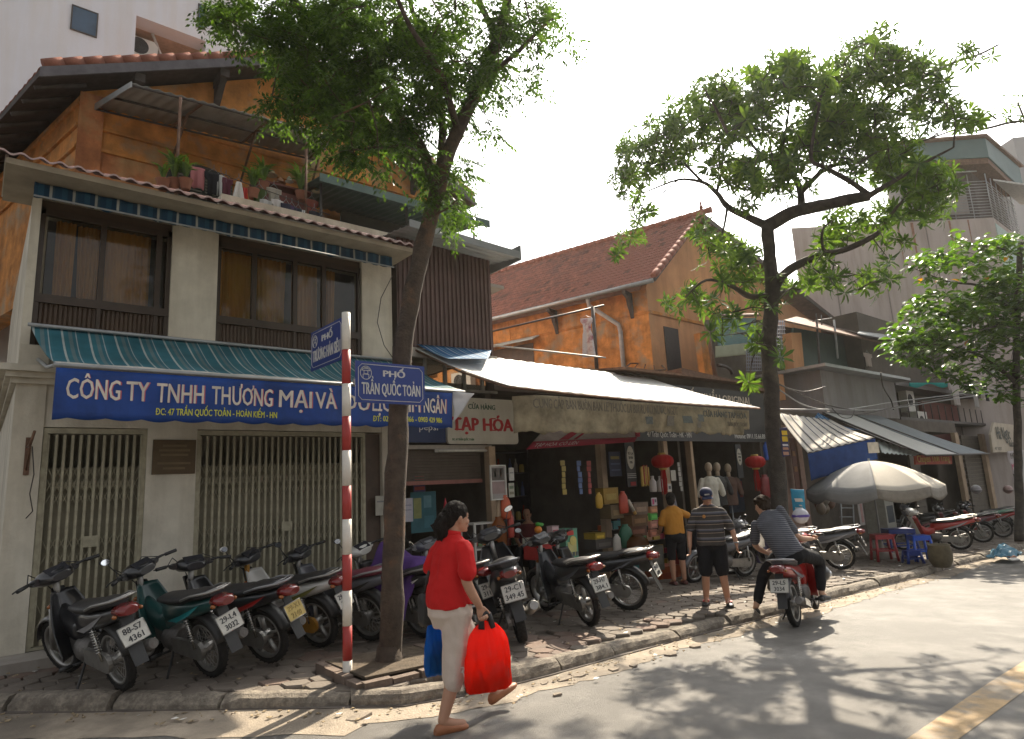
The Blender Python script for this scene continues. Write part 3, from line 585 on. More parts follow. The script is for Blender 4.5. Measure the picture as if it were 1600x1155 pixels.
# ---- the big ochre villa behind the corner house ----
tile_m=M('clay_tile',(.27,.105,.07),.85,0,.34,5,.4,40,col2=(.17,.08,.06),fac=.54); tile_dark=M('old_tile',(.14,.07,.05),.9,0,.4,4,.4,40); timber=M('eave_timber',(.065,.052,.046),.8,0,.4,6,.3,40)
VA=thing('ochre_villa','ochre villa with tiled gable rising behind the corner house terrace','house',(4.1,11,5.3))
w=MB(); 
P=[(.8,11,5.0),(7.4,11,5.0),(7.4,11,7.95),(4.1,11,9.62),(.8,11,8.0)]; w.slab(P,(0,1,0),.3); SA=Vector((-.235,.972,0)); A_=Vector((.8,11.0,0)); w.slab([A_+Vector((0,0,5)),A_+SA*13+Vector((0,0,5)),A_+SA*13+Vector((0,0,7.97)),A_+Vector((0,0,7.97))],(1,0.24,0),.3); w.box2((7.1,11.3,4),(7.4,20,7.9)); obj('wall',w,ochre,VA)
obj('lower_wall',MB().box2((.805,10.985,5.30),(3.0,10.999,7.06)),ochre_red,VA)
sm=MB()
for z in (7.06,7.42,7.78): sm.box2((.78,10.94,z),(7.43,10.999,z+.05)); sm.slab([A_+Vector((-.002,0,z)),A_+SA*12+Vector((-.002,0,z)),A_+SA*12+Vector((-.002,0,z+.05)),A_+Vector((-.002,0,z+.05))],(-1,-.24,0),.04)
for z in (7.2,7.62): sm.box2((3.2,10.985,z),(7.41,10.999,z+.014))
obj('moulding',sm,ochre,VA)
sm=MB().box2((.78,10.93,5.3),(1.10,10.999,7.97)); obj('corner_pilaster',sm,ochre_red,VA)
# roof: two slopes falling from a ridge that runs back from the street
yA,yB=10.45,24; 
def slope(a,b,t=.10):
    a=Vector((a[0],yA,a[1])); b=Vector((b[0],yA,b[1])); return MB().slab([a,b,b+SA*13,a+SA*13],(0,0,1),t)
obj('roof_slope',slope((.25,7.74),(4.1,9.60)),timber,VA); obj('roof_slope',slope((4.1,9.60),(7.95,7.70)),timber,VA)
tt=MB()
for (xa,za,xb,zb) in ((.25,7.86,4.1,9.72),(7.95,7.82,4.1,9.72)): tt.grid(lambda u,v:(xa+(xb-xa)*u+SA.x*13*v,yA+.02+SA.y*13*v,za+(zb-za)*u+.012+.02*sin(v*400)+.02*((u*20)%1)),60,160,True,.02,(0,0,1))
obj('roof_tiles',tt,tile_m,VA)['kind']='stuff'
vt=MB().tube([(0,0,0),(0,0,.26)],[.075,.09],8); vtm=vt.mesh('ridge_tile',tile_m)
for s in(-1,1):
    for k in range(16):
        t=(k+.1)/16; a=Vector((4.1-s*3.85,yA+.02,7.93)); b=Vector((4.1,yA+.02,9.79)); d=(b-a)
        inst('ridge_tile',vtm,Matrix.Translation(a+d*t)@d.to_track_quat('Z','Y').to_matrix().to_4x4(),VA)
bb=MB()
for s in(-1,1): bb.slab([(4.1-s*3.85,yA-.01,7.70),(4.1,yA-.01,9.56),(4.1,yA-.01,9.72),(4.1-s*3.85,yA-.01,7.86)],(0,-1,0),.03)
obj('verge_board',bb,M('verge_grey',(.12,.11,.12),.8,0,.3,5,.2),VA)
for k,(x,z) in enumerate(((1.5,8.2),(2.75,8.80),(5.4,8.82),(6.7,8.2))): obj('purlin_bracket',MB().box2((x-.07,10.5,z-.02),(x+.07,10.98,z+.12)).slab([(x-.05,10.98,z-.35),(x-.05,10.98,z),(x-.05,10.55,z)],(1,0,0),.1),timber,VA)
for k in range(26): 
    y=10.9+k*.5; obj('rafter',MB().tube([Vector((.28,yA,7.69))+SA*(.3+k*.5),Vector((.9,yA,7.98))+SA*(.3+k*.5)],.035,4),timber,VA) if k<22 else None
rb_=MB().slab([(7.75,10.5,7.55),(8.0,10.5,7.45),(8.0,10.5,7.25),(7.4,10.5,7.3),(7.4,10.5,7.8)],(0,1,0),.12); obj('eave_bracket',rb_,timber,VA)
# louvred window with arch
wn=thing('louvred_window','dark louvred shutter window on the terrace wall behind the laundry','window',(2.5,10.98,6.0)); 
P=[(2.02,10.93,5.5),(3.05,10.93,5.5),(3.05,10.93,6.92)]+[(2.535+.515*cos(rad(a)),10.93,6.92+.33*sin(rad(a))) for a in range(15,180,15)]+[(2.02,10.93,6.92)]; obj('frame',MB().slab(P,(0,1,0),.06),M('shutter_dark',(.035,.035,.03),.6),wn)
lm=M('louvre_grey',(.17,.165,.14),.6)
for k in range(26):
    for (a,b) in ((2.10,2.33),(2.37,2.55),(2.60,2.80),(2.84,3.04)): obj('louvre',MB().box(((a+b)/2,10.905,5.72+k*.055),(b-a,.02,.03),Matrix.Rotation(.5,3,'X')),lm,wn)
# upper metal canopy on the villa wall
mc=thing('upper_canopy','grey sheet metal canopy on struts high on the ochre villa wall','canopy',(2.8,10,7.7))
c0,c1,c2,c3=AY(150,168,10.93),AY(492,248,10.93),AY(527,213,9.55),AY(207,131,9.55)
sheetm=M('canopy_sheet',(.34,.33,.30),.55,.2,.15,3,.15,20,streak=.2)
obj('sheet',MB().grid(lambda u,v:c0.lerp(c1,u).lerp(c3.lerp(c2,u),v)+Vector((0,0,.012*sin(u*130))),180,4,True,.008,(0,0,1)),sheetm,mc)
fr=MB(); dn=Vector((0,0,-.03))
for v in (0,.5,1): fr.tube([c0.lerp(c3,v)+dn,c1.lerp(c2,v)+dn],.02,6)
obj('purlins',fr,darkmetal,mc)
for u in (.30,.62,.97):
    a=c0.lerp(c1,u); b=c3.lerp(c2,u); obj('strut',MB().tube([a+Vector((0,0,-.75)),a.lerp(b,.55)+dn],.02,6).tube([a+dn,b+dn],.02,6),rusty,mc)
obj('side_flashing',MB().slab([c0+Vector((-.02,0,-.05)),c3+Vector((-.02,0,-.06)),c3+Vector((-.02,0,.03)),c0+Vector((-.02,0,.06))],(1,0,0),.015),galv,mc)
for px in (275,478): 
    p=AY(px,300,9.5); top=8.0; obj('post',MB().tube([(p.x,9.5,5.36),(p.x,9.5,AY(px,150 if px<300 else 215,9.5).z)],.022,6),rusty,mc)
# lower green canopy
gc=thing('green_canopy','dark green corrugated canopy low over the right end of the terrace','canopy',(5.3,9.9,6.8)); g0,g1,g2,g3=AY(560,283,10.95),AY(735,352,10.95),AY(690,345,9.3),AY(483,284,9.3)
gm_=M('green_sheet',(.085,.13,.115),.5,.2,.2,3,.2); obj('sheet',MB().grid(lambda u,v:Vector((3.9+3.4*u,10.95-1.75*v,7.02-.32*v-.008*u+.015*sin(u*150))),150,3,True,.01,(0,0,1)),gm_,gc)
obj('fascia',MB().box2((3.88,9.16,6.60),(7.32,9.19,6.74)),gm_,gc)
for x in (4.0,5.6,7.1): obj('post',MB().tube([(x,9.4,5.36),(x,9.4,6.68)],.025,6),darkmetal,gc)
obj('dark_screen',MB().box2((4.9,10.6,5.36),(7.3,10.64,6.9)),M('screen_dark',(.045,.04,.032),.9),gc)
# terrace railing, laundry and pots
def garment(label,p,w,h,col,kind='shirt',ux=(1,0,0),group='laundry on the terrace',name='hanging_garment'):
    g=thing(name,label,'laundry',tuple(p),group); ux=Vector(ux).normalized(); nn=ux.cross(Vector((0,0,1))); ph=random.random()*6; b=MB()
    wf={'shirt':lambda v:1-.12*v+(.45 if v<.32 else 0),'towel':lambda v:1,'skirt':lambda v:.45+.75*v,'dress':lambda v:(.55+.3*(v<.12)) if v<.4 else .5+.45*v,'trousers':lambda v:1-.1*v}[kind]
    b.grid(lambda u,v:Vector(p)+ux*((u-.5)*w*wf(v))+nn*(.02*sin(u*9+ph)*(.3+v)+.012*sin(u*21+ph*2)*v)+Vector((0,0,-h*v-.03*abs(u-.5)*(kind!='towel'))),14,12,True,.012,nn)
    obj('cloth',b,clothmat('cloth_%s'%'_'.join('%d'%(c*100) for c in col),col,.3),g)
    if kind!='towel': obj('hanger',MB().tube([Vector(p)-ux*w*.4,Vector(p)+Vector((0,0,.07)),Vector(p)+ux*w*.4],.005,4).tube([Vector(p)+Vector((0,0,.07)),Vector(p)+Vector((0,0,.13))],.004,4),grey_steel,g)
    return g
def T(px,py,Y=9.2): return AY(px,py-6,Y)
garment('pink towel hanging in front of the louvred window',T(309,268,9.6),.2,.33,(.55,.22,.23),'towel'); garment('black shirt on the terrace line beside the pink towel',T(334,276,9.6),.18,.36,(.03,.03,.035)); garment('narrow white shirt between the two dark shirts on the terrace',T(345,280,9.6),.11,.33,(.6,.6,.58)); garment('maroon top at the right end of the window laundry',T(353,284,9.6),.14,.3,(.16,.05,.07))
garment('white skirt hanging alone on the terrace line',T(373,290),.17,.34,(.72,.70,.68),'skirt'); garment('red strip of cloth beside the white skirt',T(383,300),.06,.26,(.5,.06,.05),'towel'); garment('pale grey vest low on the railing',T(415,318),.12,.24,(.5,.5,.5)); garment('white blouse low on the railing beside the grey vest',T(433,318),.13,.26,(.66,.63,.62)); 
for i,(px,c) in enumerate(((447,(.05,.05,.08)),(456,(.09,.06,.12)),(466,(.04,.05,.07)),(491,(.05,.05,.06)))): garment(['navy shirt first of the dark clothes on the terrace rail','purple top between two navy garments on the terrace rail','navy shirt just left of the terrace post','black shirt right of the white sock strip'][i],T(px,324+i*4),.12,.26,c)
garment('white sock strip hanging on the terrace rail by the post',T(474,335),.05,.26,(.68,.68,.68),'towel'); garment('grey vest hanging last at the right end of the terrace rail',T(503,346),.11,.2,(.36,.33,.33))
ln=thing('laundry_line','thin laundry line strung across the terrace','line',(3.2,9.2,6.3)); obj('line',MB().tube([T(300,262,9.6),T(360,282,9.6)],.006,5).tube([T(360,284),T(440,312),T(515,342)],.006,5),darkmetal,ln)
leafg=leafmat('pot_leaf',(.05,.10,.02),(.16,.24,.05),.35)
def potplant(label,p,n,h,kind=0):
    g=thing('potted_plant',label,'plant',tuple(p),'potted plants on the terrace'); obj('pot',MB().lathe([(.06,0),(.09,.14),(.10,.15),(.085,.15),(.08,.12)],p,12),M('terracotta',(.30,.12,.07),.8),g)
    b=MB()
    for i in range(n):
        a=random.random()*6.28; l=h*(.6+random.random()*.6); d=Vector((cos(a),sin(a),0)); o=Vector(p)+Vector((0,0,.14)); w=Vector((-sin(a),cos(a),0))*.012
        k=.3+random.random()*.4; q=[o,o+d*l*k*.4+Vector((0,0,l*.7)),o+d*l*k+Vector((0,0,l*.75))]; b.add([q[0]-w,q[0]+w,q[1]+w*1.5,q[1]-w*1.5,q[2]],[(0,1,2,3),(3,2,4)])
    obj('foliage',b,leafg,g)
potplant('spiky green pot plant left of the louvred window',T(272,292,9.4)+Vector((0,0,-.1)),60,.45); potplant('small leafy pot plant before the louvred window',T(290,292,9.3)+Vector((0,0,-.1)),40,.35)
tc=thing('storage_clutter','heap of straw hats and baskets stored on the terrace shelf','clutter',tuple(T(440,285,9.9)))
for (px,py,r,c) in ((424,280,.10,(.42,.33,.19)),(438,292,.09,(.40,.22,.13)),(452,290,.07,(.5,.48,.42)),(495,305,.09,(.40,.34,.22))): obj('straw_hat',MB().lathe([(r,0),(r*.62,.01),(r*.55,.06),(r*.2,.09),(.003,.095)],T(px,py,9.9),14),M('straw%d'%px,c,.9,0,.2,20),tc)
obj('shelf',MB().box(T(440,302,9.95),(.95,.3,.03)).box(T(440,330,9.95),(.9,.28,.4)),M('shelf_red',(.16,.05,.04),.7),tc)
# ---- white tower block far behind ----
WT=thing('white_tower_block','tall white tower block with an open service bay behind the ochre villa','building',(2,17,0)); twm=M('tower_white',(.70,.72,.76),.8,0,.04,.7,.15,10,streak=.05)
yT=17.0; w=MB(); xa,xb,za,zb=2.26,3.92,12.5,14.07
w.box2((-9,yT,4),(xa,yT+.5,19.5)); w.box2((xa,yT,4),(xb,yT+.5,11.2)); w.box2((xa,yT,zb),(xb,yT+.5,19.5)); w.box2((xb,yT,4),(5.15,yT+.5,19.5)); w.box2((-9,yT+.5,19.3),(5.15,yT+12,19.5)); w.box2((4.9,yT+.5,4),(5.15,yT+12,19.3)); obj('wall',w,twm,WT)
pk=M('bay_beige',(.52,.38,.28),.85); obj('service_bay',MB().box2((xa-.1,yT+2,11),(xb+.1,yT+2.1,14.3)).box2((xb,yT+.5,11),(xb+.06,yT+2,14.3)).box2((xa-.06,yT+.5,11),(xa,yT+2,14.3)).box2((xa,yT+.5,zb),(xb,yT+2,zb+.05)).box2((xa,yT+.5,11.15),(xb,yT+2,11.2)),pk,WT)
obj('drain_pipe',MB().tube([(2.7,yT+.4,14.0),(3.3,yT+.7,12.9),(3.4,yT+.8,11.3)],.035,8),M('pipe_pale',(.5,.45,.4),.6),WT)
def twin(x0,x1,z0,z1):
    fo=obj('window_frame',MB().box2((x0-.03,yT-.03,z0-.03),(x1+.03,yT-.004,z0)).box2((x0-.03,yT-.03,z1),(x1+.03,yT-.004,z1+.03)).box2((x0-.03,yT-.03,z0),(x0,yT-.004,z1)).box2((x1,yT-.03,z0),(x1+.03,yT-.004,z1)),darkmetal,WT); obj('pane',MB().box2((x0,yT-.02,z0),(x1,yT-.008,z1)),M('blue_glass',(.035,.075,.13),.1,0,.3,2,0,spec=.8),fo)
twin(.93,1.42,13.06,13.68); twin(3.72,3.86,14.42,15.1); twin(4.2,4.5,14.55,15.1)
def ac_unit(label,c,ux,w=.8,h=.55,d=.3,group='air conditioner units'):
    g=thing('air_conditioner',label,'air conditioner',tuple(c),group); ux=Vector(ux).normalized(); R=Matrix((ux,Vector((-ux.y,ux.x,0)),Vector((0,0,1)))).transposed(); c=Vector(c)
    obj('case',MB().box(c,(w,d,h),R),M('ac_white',(.60,.58,.53),.5,0,.06,5,.05),g)
    gr=MB(); 
    for r in (.05,.11,.17,.22): gr.tube([c+R@Vector((-.12*w+r*cos(a*pi/9),-d/2-.012,r*sin(a*pi/9))) for a in range(19)],.007,4)
    obj('grille',gr,darkmetal,g); obj('fan_recess',MB().slab([c+R@Vector((-.12*w+.235*cos(a*pi/9),-d/2-.002,.235*sin(a*pi/9))) for a in range(18)],R@Vector((0,-1,0)),.004),M('fan_dark',(.05,.05,.05),.7),g); return g
ac_unit('upper air conditioner in the open bay of the white tower',(2.5,yT+.6,13.55),(1,0,0),.72,.5); ac_unit('lower air conditioner in the open bay of the white tower',(2.62,yT+.4,12.86),(1,0,0),.82,.6); ac_unit('air conditioner half hidden by the villa ridge tiles',(3.2,yT+.5,12.55),(1,0,0),.78,.55)
pj=thing('wall_pipe','thin rusty pipe sticking out of the white tower wall','pipe',(1,16.6,12)); obj('pipe',MB().tube([AY(108,93,16.97),AY(140,102,15.9)],.03,6),rusty,pj)
# ---- ochre house with red tiled roof, middle of the street ----
VB=thing('tiled_house','ochre house with red tiled roof and brackets behind the white awning','house',(16,12,4))
s_=Vector((-.259,.966,0)); L2=Vector((15.97,11.87,0)); FN=Vector((19.4,12.05,10.93)); RR=Vector((32.3,12.4,7.87)); nB=Vector((.999,.033,0)); zE=7.87; sn=Vector((-.966,-.259,0))
def SB(t,z,o=0): return Vector((L2.x,L2.y,z))+s_*t+sn*o+Vector((.55*.966,.55*.259,0))     # point on the side wall, set back below the eave
w=MB(); w.slab([SB(.5,-.6),SB(16,-.6),SB(16,zE-.1),SB(.5,zE-.1)],(.966,.259,0),.25)
f0=SB(.5,-.6); gx=lambda d,z:Vector((f0.x+nB.x*d,f0.y+nB.y*d,z)); obj('side_wall',w,ochre,VB)
obj('gable_wall',MB().slab([gx(0,-.6),gx(15.4,-.6),gx(15.4,7.7),gx(3.0,10.55),gx(0,7.85)],(0,1,0),.25),salmon,VB)
m_=MB()
for z in (6.95,7.0): m_.slab([SB(.5,z,.03),SB(16,z,.03),SB(16,z+.03,.03),SB(.5,z+.03,.03)],(.966,.259,0),.03)
m_.slab([gx(0,6.95)-Vector((0,.04,0)),gx(15,6.95)-Vector((0,.04,0)),gx(15,7.05)-Vector((0,.04,0)),gx(0,7.05)-Vector((0,.04,0))],(0,1,0),.04); 
for t in (2.4,6.0,9.8,13): m_.slab([SB(t,5.5,.02),SB(t+.5,5.5,.02),SB(t+.5,7.75,.02),SB(t,7.75,.02)],(.966,.259,0),.02)
obj('moulding',m_,ochre,VB)
# roof slopes
rl=16.0; 
def RS(u,v,o=0):  # u along the eave from the street, v up the slope
    a=Vector((L2.x,L2.y,zE))+s_*(u*rl); b=FN+s_*(u*rl); return a.lerp(b,v)
nrm=(s_).cross(FN-Vector((L2.x,L2.y,zE))).normalized(); nrm=nrm if nrm.z>0 else -nrm
obj('roof_boards',MB().slab([RS(0,-.02),RS(1,-.02),RS(1,1),RS(0,1)],-nrm,.08),timber,VB)
up=(RS(0,1)-RS(0,0)); sl_=up.length; upn=up.normalized(); NT,NR=int(rl/.205),20; tw_=rl/NT; th=sl_/NR
def tile():
    b=MB(); prof=[(-.5,.012),(-.36,.0),(-.2,.004),(0,.035),(.2,.004),(.36,.0),(.5,.012)]; k=tw_
    b.loft([[Vector((x*k*1.02,y,z+dz)) for x,z in prof]+[Vector((x*k*1.02,y,z+dz-.014)) for x,z in reversed(prof)] for y,dz in ((-.03,.03),(th*1.05,.0))],True,False); return b
tl=[]
for i in range(NT):
    for j in range(NR):
        o=RS((i+.5)/NT,0)+upn*(j*th); R=Matrix((s_,upn,nrm)).transposed()
        tl.append((i+j*.2,random.randrange(4),Matrix.Translation(o+nrm*(.01+jit(.004)))@R.to_4x4()@Matrix.Rotation(jit(.02),4,'Z')))
tl.sort(key=lambda q:q[0]); dk=[(q[1],q[2]) for q in tl if random.random()<.035]; ids=set(id(q[1]) for q in dk); 
lt=[(q[1],q[2]) for q in tl if id(q[2]) not in ids]
pieces('roof_tile',[tile() for _ in range(4)],lt,VB,tile_m,285,'roof_tile_field'); pieces('roof_tile',[tile()],[(0,q[1]) for q in dk],VB,tile_dark,0,'weathered_tiles')
obj('far_slope',MB().slab([FN,RR,RR+s_*14,FN+s_*14],(0,0,1),.12),tile_dark,VB)
rt=MB().tube([(0,0,0),(0,0,.36)],[.10,.125],8).mesh('ridge_tile',tile_m)
a=Vector((L2.x,L2.y,zE))+Vector((0,0,.06))
for k in range(14): d=FN-a; inst('ridge_tile',rt,Matrix.Translation(a+d*(k/14))@d.to_track_quat('Z','Y').to_matrix().to_4x4(),VB)
for k in range(44): d=s_; inst('ridge_tile',rt,Matrix.Translation(FN+Vector((0,0,.08))+s_*(k*.36))@(-s_).to_track_quat('Z','Y').to_matrix().to_4x4(),VB)
obj('finial',MB().lathe([(.10,-.05),(.12,.06),(.05,.14),(.08,.22),(.03,.30),(.05,.36),(.005,.48)],FN+Vector((0,0,.05)),10),tile_m,VB)
gt=MB(); gt.tube([Vector((L2.x,L2.y,zE-.08))+sn*.06+s_*t for t in (0,4,8,16)],.075,8); obj('gutter_pipe',gt,galv,VB)
for t in (1.0,3.9,7.1,10.3,13.3):
    a=SB(t,zE-.15,.02); b=MB(); pr_=[(0,0),(.55,0),(.5,-.12),(.28,-.2),(.2,-.45),(.1,-.6),(.0,-.85)]
    b.slab([a+sn*p+Vector((0,0,q)) for p,q in pr_],s_,.12); obj('eave_bracket',b,timber,VB)
obj('verge_board',MB().slab([L2+Vector((0,-.03,zE-.12)),FN+Vector((0,-.03,-.12)),FN+Vector((0,-.03,.03)),L2+Vector((0,-.03,zE+.03))],(0,-1,0),.03).slab([FN+Vector((0,-.03,-.15)),RR+Vector((0,-.03,-.15)),RR+Vector((0,-.03,.03)),FN+Vector((0,-.03,.03))],(0,-1,0),.03),timber,VB)
dp=MB(); pts=[SB(2.4,7.75,.5),SB(2.4,7.5,.45),SB(1.55,6.75,.09),SB(1.5,6.5,.08),SB(1.5,4.2,.08)]; dp.tube(pts,.075,8); dpo=obj('drain_pipe',dp,M('pipe_grey',(.40,.38,.36),.6),VB)
# door/window with dark shutters and a little canopy
sd=MB().slab([SB(5.0,3.5,.03),SB(7.2,3.5,.03),SB(7.2,6.75,.03),SB(5.0,6.75,.03)],(.966,.259,0),.03); obj('shutter_door',sd,darkwood,VB)
obj('door_canopy',MB().slab([SB(4.7,6.95,.05),SB(7.6,6.95,.05),SB(7.7,6.72,.6),SB(4.6,6.72,.6)],(0,0,1),.03),M('canopy_pale',(.42,.45,.42),.6),VB)
obj('side_window',MB().slab([SB(10.4,4.5,.03),SB(13.5,4.5,.03),SB(13.5,6.3,.03),SB(10.4,6.3,.03)],(.966,.259,0),.03),darkwood,VB)
p=SB(8.1,5.75,.3); ac_unit('air conditioner on the ochre side wall beside the hanging dress',p,(.259,-.966,0),.95,.62)
pl_=thing('bamboo_pole','long dark laundry pole jutting out along the ochre side wall','pole',tuple(AY(800,510,11)));
dy=13.2; obj('pole',MB().tube([AY(768,518,14.2),AY(944,477,12.4)],.03,6),darkmetal,pl_)
pl2=thing('steel_pole','thin white steel pole above the white awning ridge','pole',tuple(AY(800,545,12))); obj('pole',MB().tube([AY(772,540,11.5),AY(946,559,11.5)],.022,6),M('pole_pale',(.5,.5,.47),.5),pl2)
post=thing('laundry_post','dark steel post holding the laundry pole behind the dress','post',tuple(AY(928,560,12.5))); obj('post',MB().tube([AY(926,480,12.5),AY(934,600,12.5)],.06,6),darkmetal,post)
flo=M('floral_print',(.66,.62,.62),.8,0,.05,9,0,col2=(.32,.05,.09),fac=.55); t=flo.node_tree
fd=garment('flowered summer dress hanging on the laundry pole before the ochre wall',AY(916,497,12.3),.42,1.15,(.6,.58,.58),'dress',(.77,-.64,0),'laundry over the awnings','hanging_dress')
for ch in fd.children:
    if ch.name.startswith('cloth'): ch.data.materials[0]=flo
cr=thing('rusty_rack','flat rusty frame sticking out below the drainpipe','rack',tuple(AY(1010,572,11))); rk=MB(); q=[AY(968,582,11.5),AY(1040,578,11.5),AY(1032,568,13),AY(985,568,13)]
for i in range(4): rk.tube([q[i],q[(i+1)%4]],.025,5)
for k in (.25,.5,.75): rk.tube([q[0].lerp(q[1],k),q[3].lerp(q[2],k)],.018,5)
obj('rack_frame',rk,rusty,cr)
obj('gable_door',MB().slab([gx(.75,4),gx(1.55,4),gx(1.55,6.6),gx(.75,6.6)],(0,-1,0),.03),M('door_shadow_wood',(.05,.035,.03),.7),VB)
# ======================= TREES =======================
bark=M('bark_brown',(.062,.045,.032),.95,0,.5,9,1,38,col2=(.16,.09,.048),fac=.6); bark2=M('bark_dark',(.055,.045,.036),.95,0,.45,8,.9,45,col2=(.10,.085,.06),fac=.6)
def TP(px,py,d0,dd): 
    z=1.6+(755-py)/1000*d0*1.06; return AD(px,py,d0+.183*max(0,z)+dd)
def smooth(pts,n=5):
    out=[]
    for i in range(len(pts)-1):
        p0=pts[max(i-1,0)];p1=pts[i];p2=pts[i+1];p3=pts[min(i+2,len(pts)-1)]
        for k in range(n):
            t=k/n; out.append(.5*((2*p1)+(p2-p0)*t+(2*p0-5*p1+4*p2-p3)*t*t+(3*p1-p0-3*p2+p3)*t**3))
    out.append(pts[-1]); return out
def limb(mb,pts,r0,r1,n=9,kn=.08):
    P=smooth(pts); k=len(P); rs=[(r0+(r1-r0)*i/(k-1))*(1+kn*noise.noise(P[i]*5)) for i in range(k)]
    P=[p+Vector((noise.noise(p*3),noise.noise(p*3+Vector((9,0,0))),0))*r0*.25 for p in P]; mb.tube(P,rs,n); return P
def crown(ells,n,d0,dspread,sk,twig,rnd,maxl=1.0):
    """twig tips through the crown volume, joined to the nearest limb; returns tips with their directions"""
    tips=[]; A=sum(e[2]*e[3]*(e[4] if len(e)>4 else 1) for e in ells); nodes=list(sk)
    for e in ells:
        k=max(1,int(n*e[2]*e[3]*(e[4] if len(e)>4 else 1)/A+.5))
        for _ in range(k):
            a=rnd.random()*6.283; r=math.sqrt(rnd.random()); q=TP(e[0]+e[2]*r*cos(a),e[1]+e[3]*r*sin(a),d0,(e[5] if len(e)>5 else 0)+rnd.gauss(0,dspread))
            tips.append(q)
    rnd.shuffle(tips); out=[]
    tips.sort(key=lambda p:min((p-s).length_squared for s in sk))
    for p in tips:
        b=min(nodes,key=lambda s:(p-s).length_squared); d=p-b; L=d.length
        if L>.05:
            m=b+d*.5+Vector((rnd.uniform(-1,1),rnd.uniform(-1,1),rnd.uniform(-.2,1)))*L*.12; r=min(.03,(.005+.009*L)*maxl)
            twig.tube([b,m,p],[r,r*.75,.004],4,False); nodes.append(m); nodes.append(p)
        out.append((p,d.normalized() if L>.01 else Vector((0,0,1))))
    return out
def blade(mb,o,d,up,L,wd,curl=.15,diamond=False):
    d=d.normalized(); s=d.cross(up); s=s.normalized() if s.length>1e-4 else d.orthogonal().normalized(); u=s.cross(d)
    if diamond: mb.add([o,o+d*L*.45+s*wd*.5,o+d*L-u*L*curl*.5,o+d*L*.45-s*wd*.5],[(0,1,2,3)])
    else:
        m1=o+d*L*.35; m2=o+d*L*.72-u*L*curl*.35; e=o+d*L-u*L*curl
        f=u*wd*.13
        mb.add([o,m1+s*wd*.42+f,m2+s*wd*.45+f,e,m2-s*wd*.45+f,m1-s*wd*.42+f,m1,m2],[(0,1,6),(1,2,7,6),(2,3,7),(0,6,5),(6,7,4,5),(7,3,4)])
rnd=random.Random(11)
# --- tree beside the street sign: pinnate leaves, leaning trunk ---
T1=thing('street_tree','leaning brown trunked street tree beside the striped sign post','tree',(3.06,5.63,G(3.06)+.1))
d1=5.9; tk=MB(); b1=Vector((3.06,5.63,-.02))
tp=[b1]+[TP(x,y,d1,dd) for x,y,dd in ((612,940,.02),(617,800,.06),(622,650,.12),(633,520,.14),(652,420,.14),(672,340,.1),(688,270,0))]
S=limb(tk,tp,.112,.085,14,.14); tk.tube([b1+Vector((0,0,-.1)),b1+Vector((0,0,.05)),b1+Vector((.005,0,.25))],[.18,.135,.108],12)
for pts,r0,r1 in (([(688,270,0),(715,205,0),(750,130,-.1),(775,60,-.2),(800,-30,-.3),(820,-160,-.4)],.085,.04),([(680,300,0),(655,225,.1),(610,170,.2),(560,120,.3),(500,60,.3),(450,-20,.3),(400,-120,.2)],.06,.025),
    ([(688,270,0),(690,180,.5),(670,90,.8),(640,0,1.0),(610,-130,1.0)],.05,.02),([(750,130,-.1),(810,80,-.3),(860,30,-.4)],.035,.012),([(655,225,.1),(600,230,-.3),(545,235,-.5)],.025,.008),([(610,170,.2),(520,165,0),(440,165,-.2)],.03,.008),([(715,205,0),(690,120,-.8),(640,40,-1.3),(600,-60,-1.6)],.04,.015),([(672,340,0),(700,325,-.1),(715,310,-.1)],.014,.006),([(500,60,.3),(420,50,.2),(350,20,.1)],.02,.006),([(775,60,-.2),(720,-80,.4),(700,-250,.6)],.04,.015)):
    S+=limb(tk,[TP(x,y,d1,dd) for x,y,dd in pts],r0,r1,8)
obj('trunk',tk,bark,T1)
E1=[(400,30,80,50,1.1),(350,5,40,20,1),(470,60,70,60,1.3),(480,145,60,50,1.2),(440,170,28,28,.9),(560,60,100,80,1.5),(560,170,75,55,1.5),(545,225,38,30,1.2),(575,250,25,20,.8),(640,110,80,70,1.4),(620,210,50,30,1.1),(720,60,90,60,1.1),(700,150,60,50,.9),(775,120,40,45,.5),(765,185,25,25,.5),(830,120,14,30,.9),(840,35,65,38,1.0),(890,60,14,30,.7),(700,320,30,40,1.1),(712,262,22,30,.9),(668,300,14,40,.7),(665,240,20,30,.8),(600,-120,280,100,.7),(600,-320,230,110,.55)]
tw=MB(); tips=crown(E1,640,d1,.55,S[30:],tw,rnd); obj('twigs',tw,bark,T1)['kind']='stuff'
lf=MB()
for p,dv in tips:
    for k in range(rnd.randint(8,13)):
        a=rnd.random()*6.283; el=rnd.uniform(-.9,.35); d=Vector((cos(a)*cos(el),sin(a)*cos(el),sin(el))); o=p+Vector((rnd.gauss(0,.07),rnd.gauss(0,.07),rnd.gauss(0,.06)))
        L=rnd.uniform(.13,.24); sd=d.cross(Vector((0,0,1))).normalized(); n=rnd.randint(4,6)
        for i in range(n+1):
            t=(i+.6)/(n+.6); q=o+d*L*t+Vector((0,0,-.06*t*t))
            for s in ((-1,1) if i<n else (0,)):
                dd=(d*.55+sd*s*(.85 if s else 0)+Vector((0,0,-.35+rnd.uniform(-.2,.2)))); ll=rnd.uniform(.042,.068); blade(lf,q,dd,Vector((rnd.uniform(-.5,.5),rnd.uniform(-.5,.5),1)),ll,ll*.48,.2,True)
obj('crown',lf,leafmat('tree_leaf',(.018,.040,.010),(.065,.115,.024),.45),T1)['kind']='stuff'
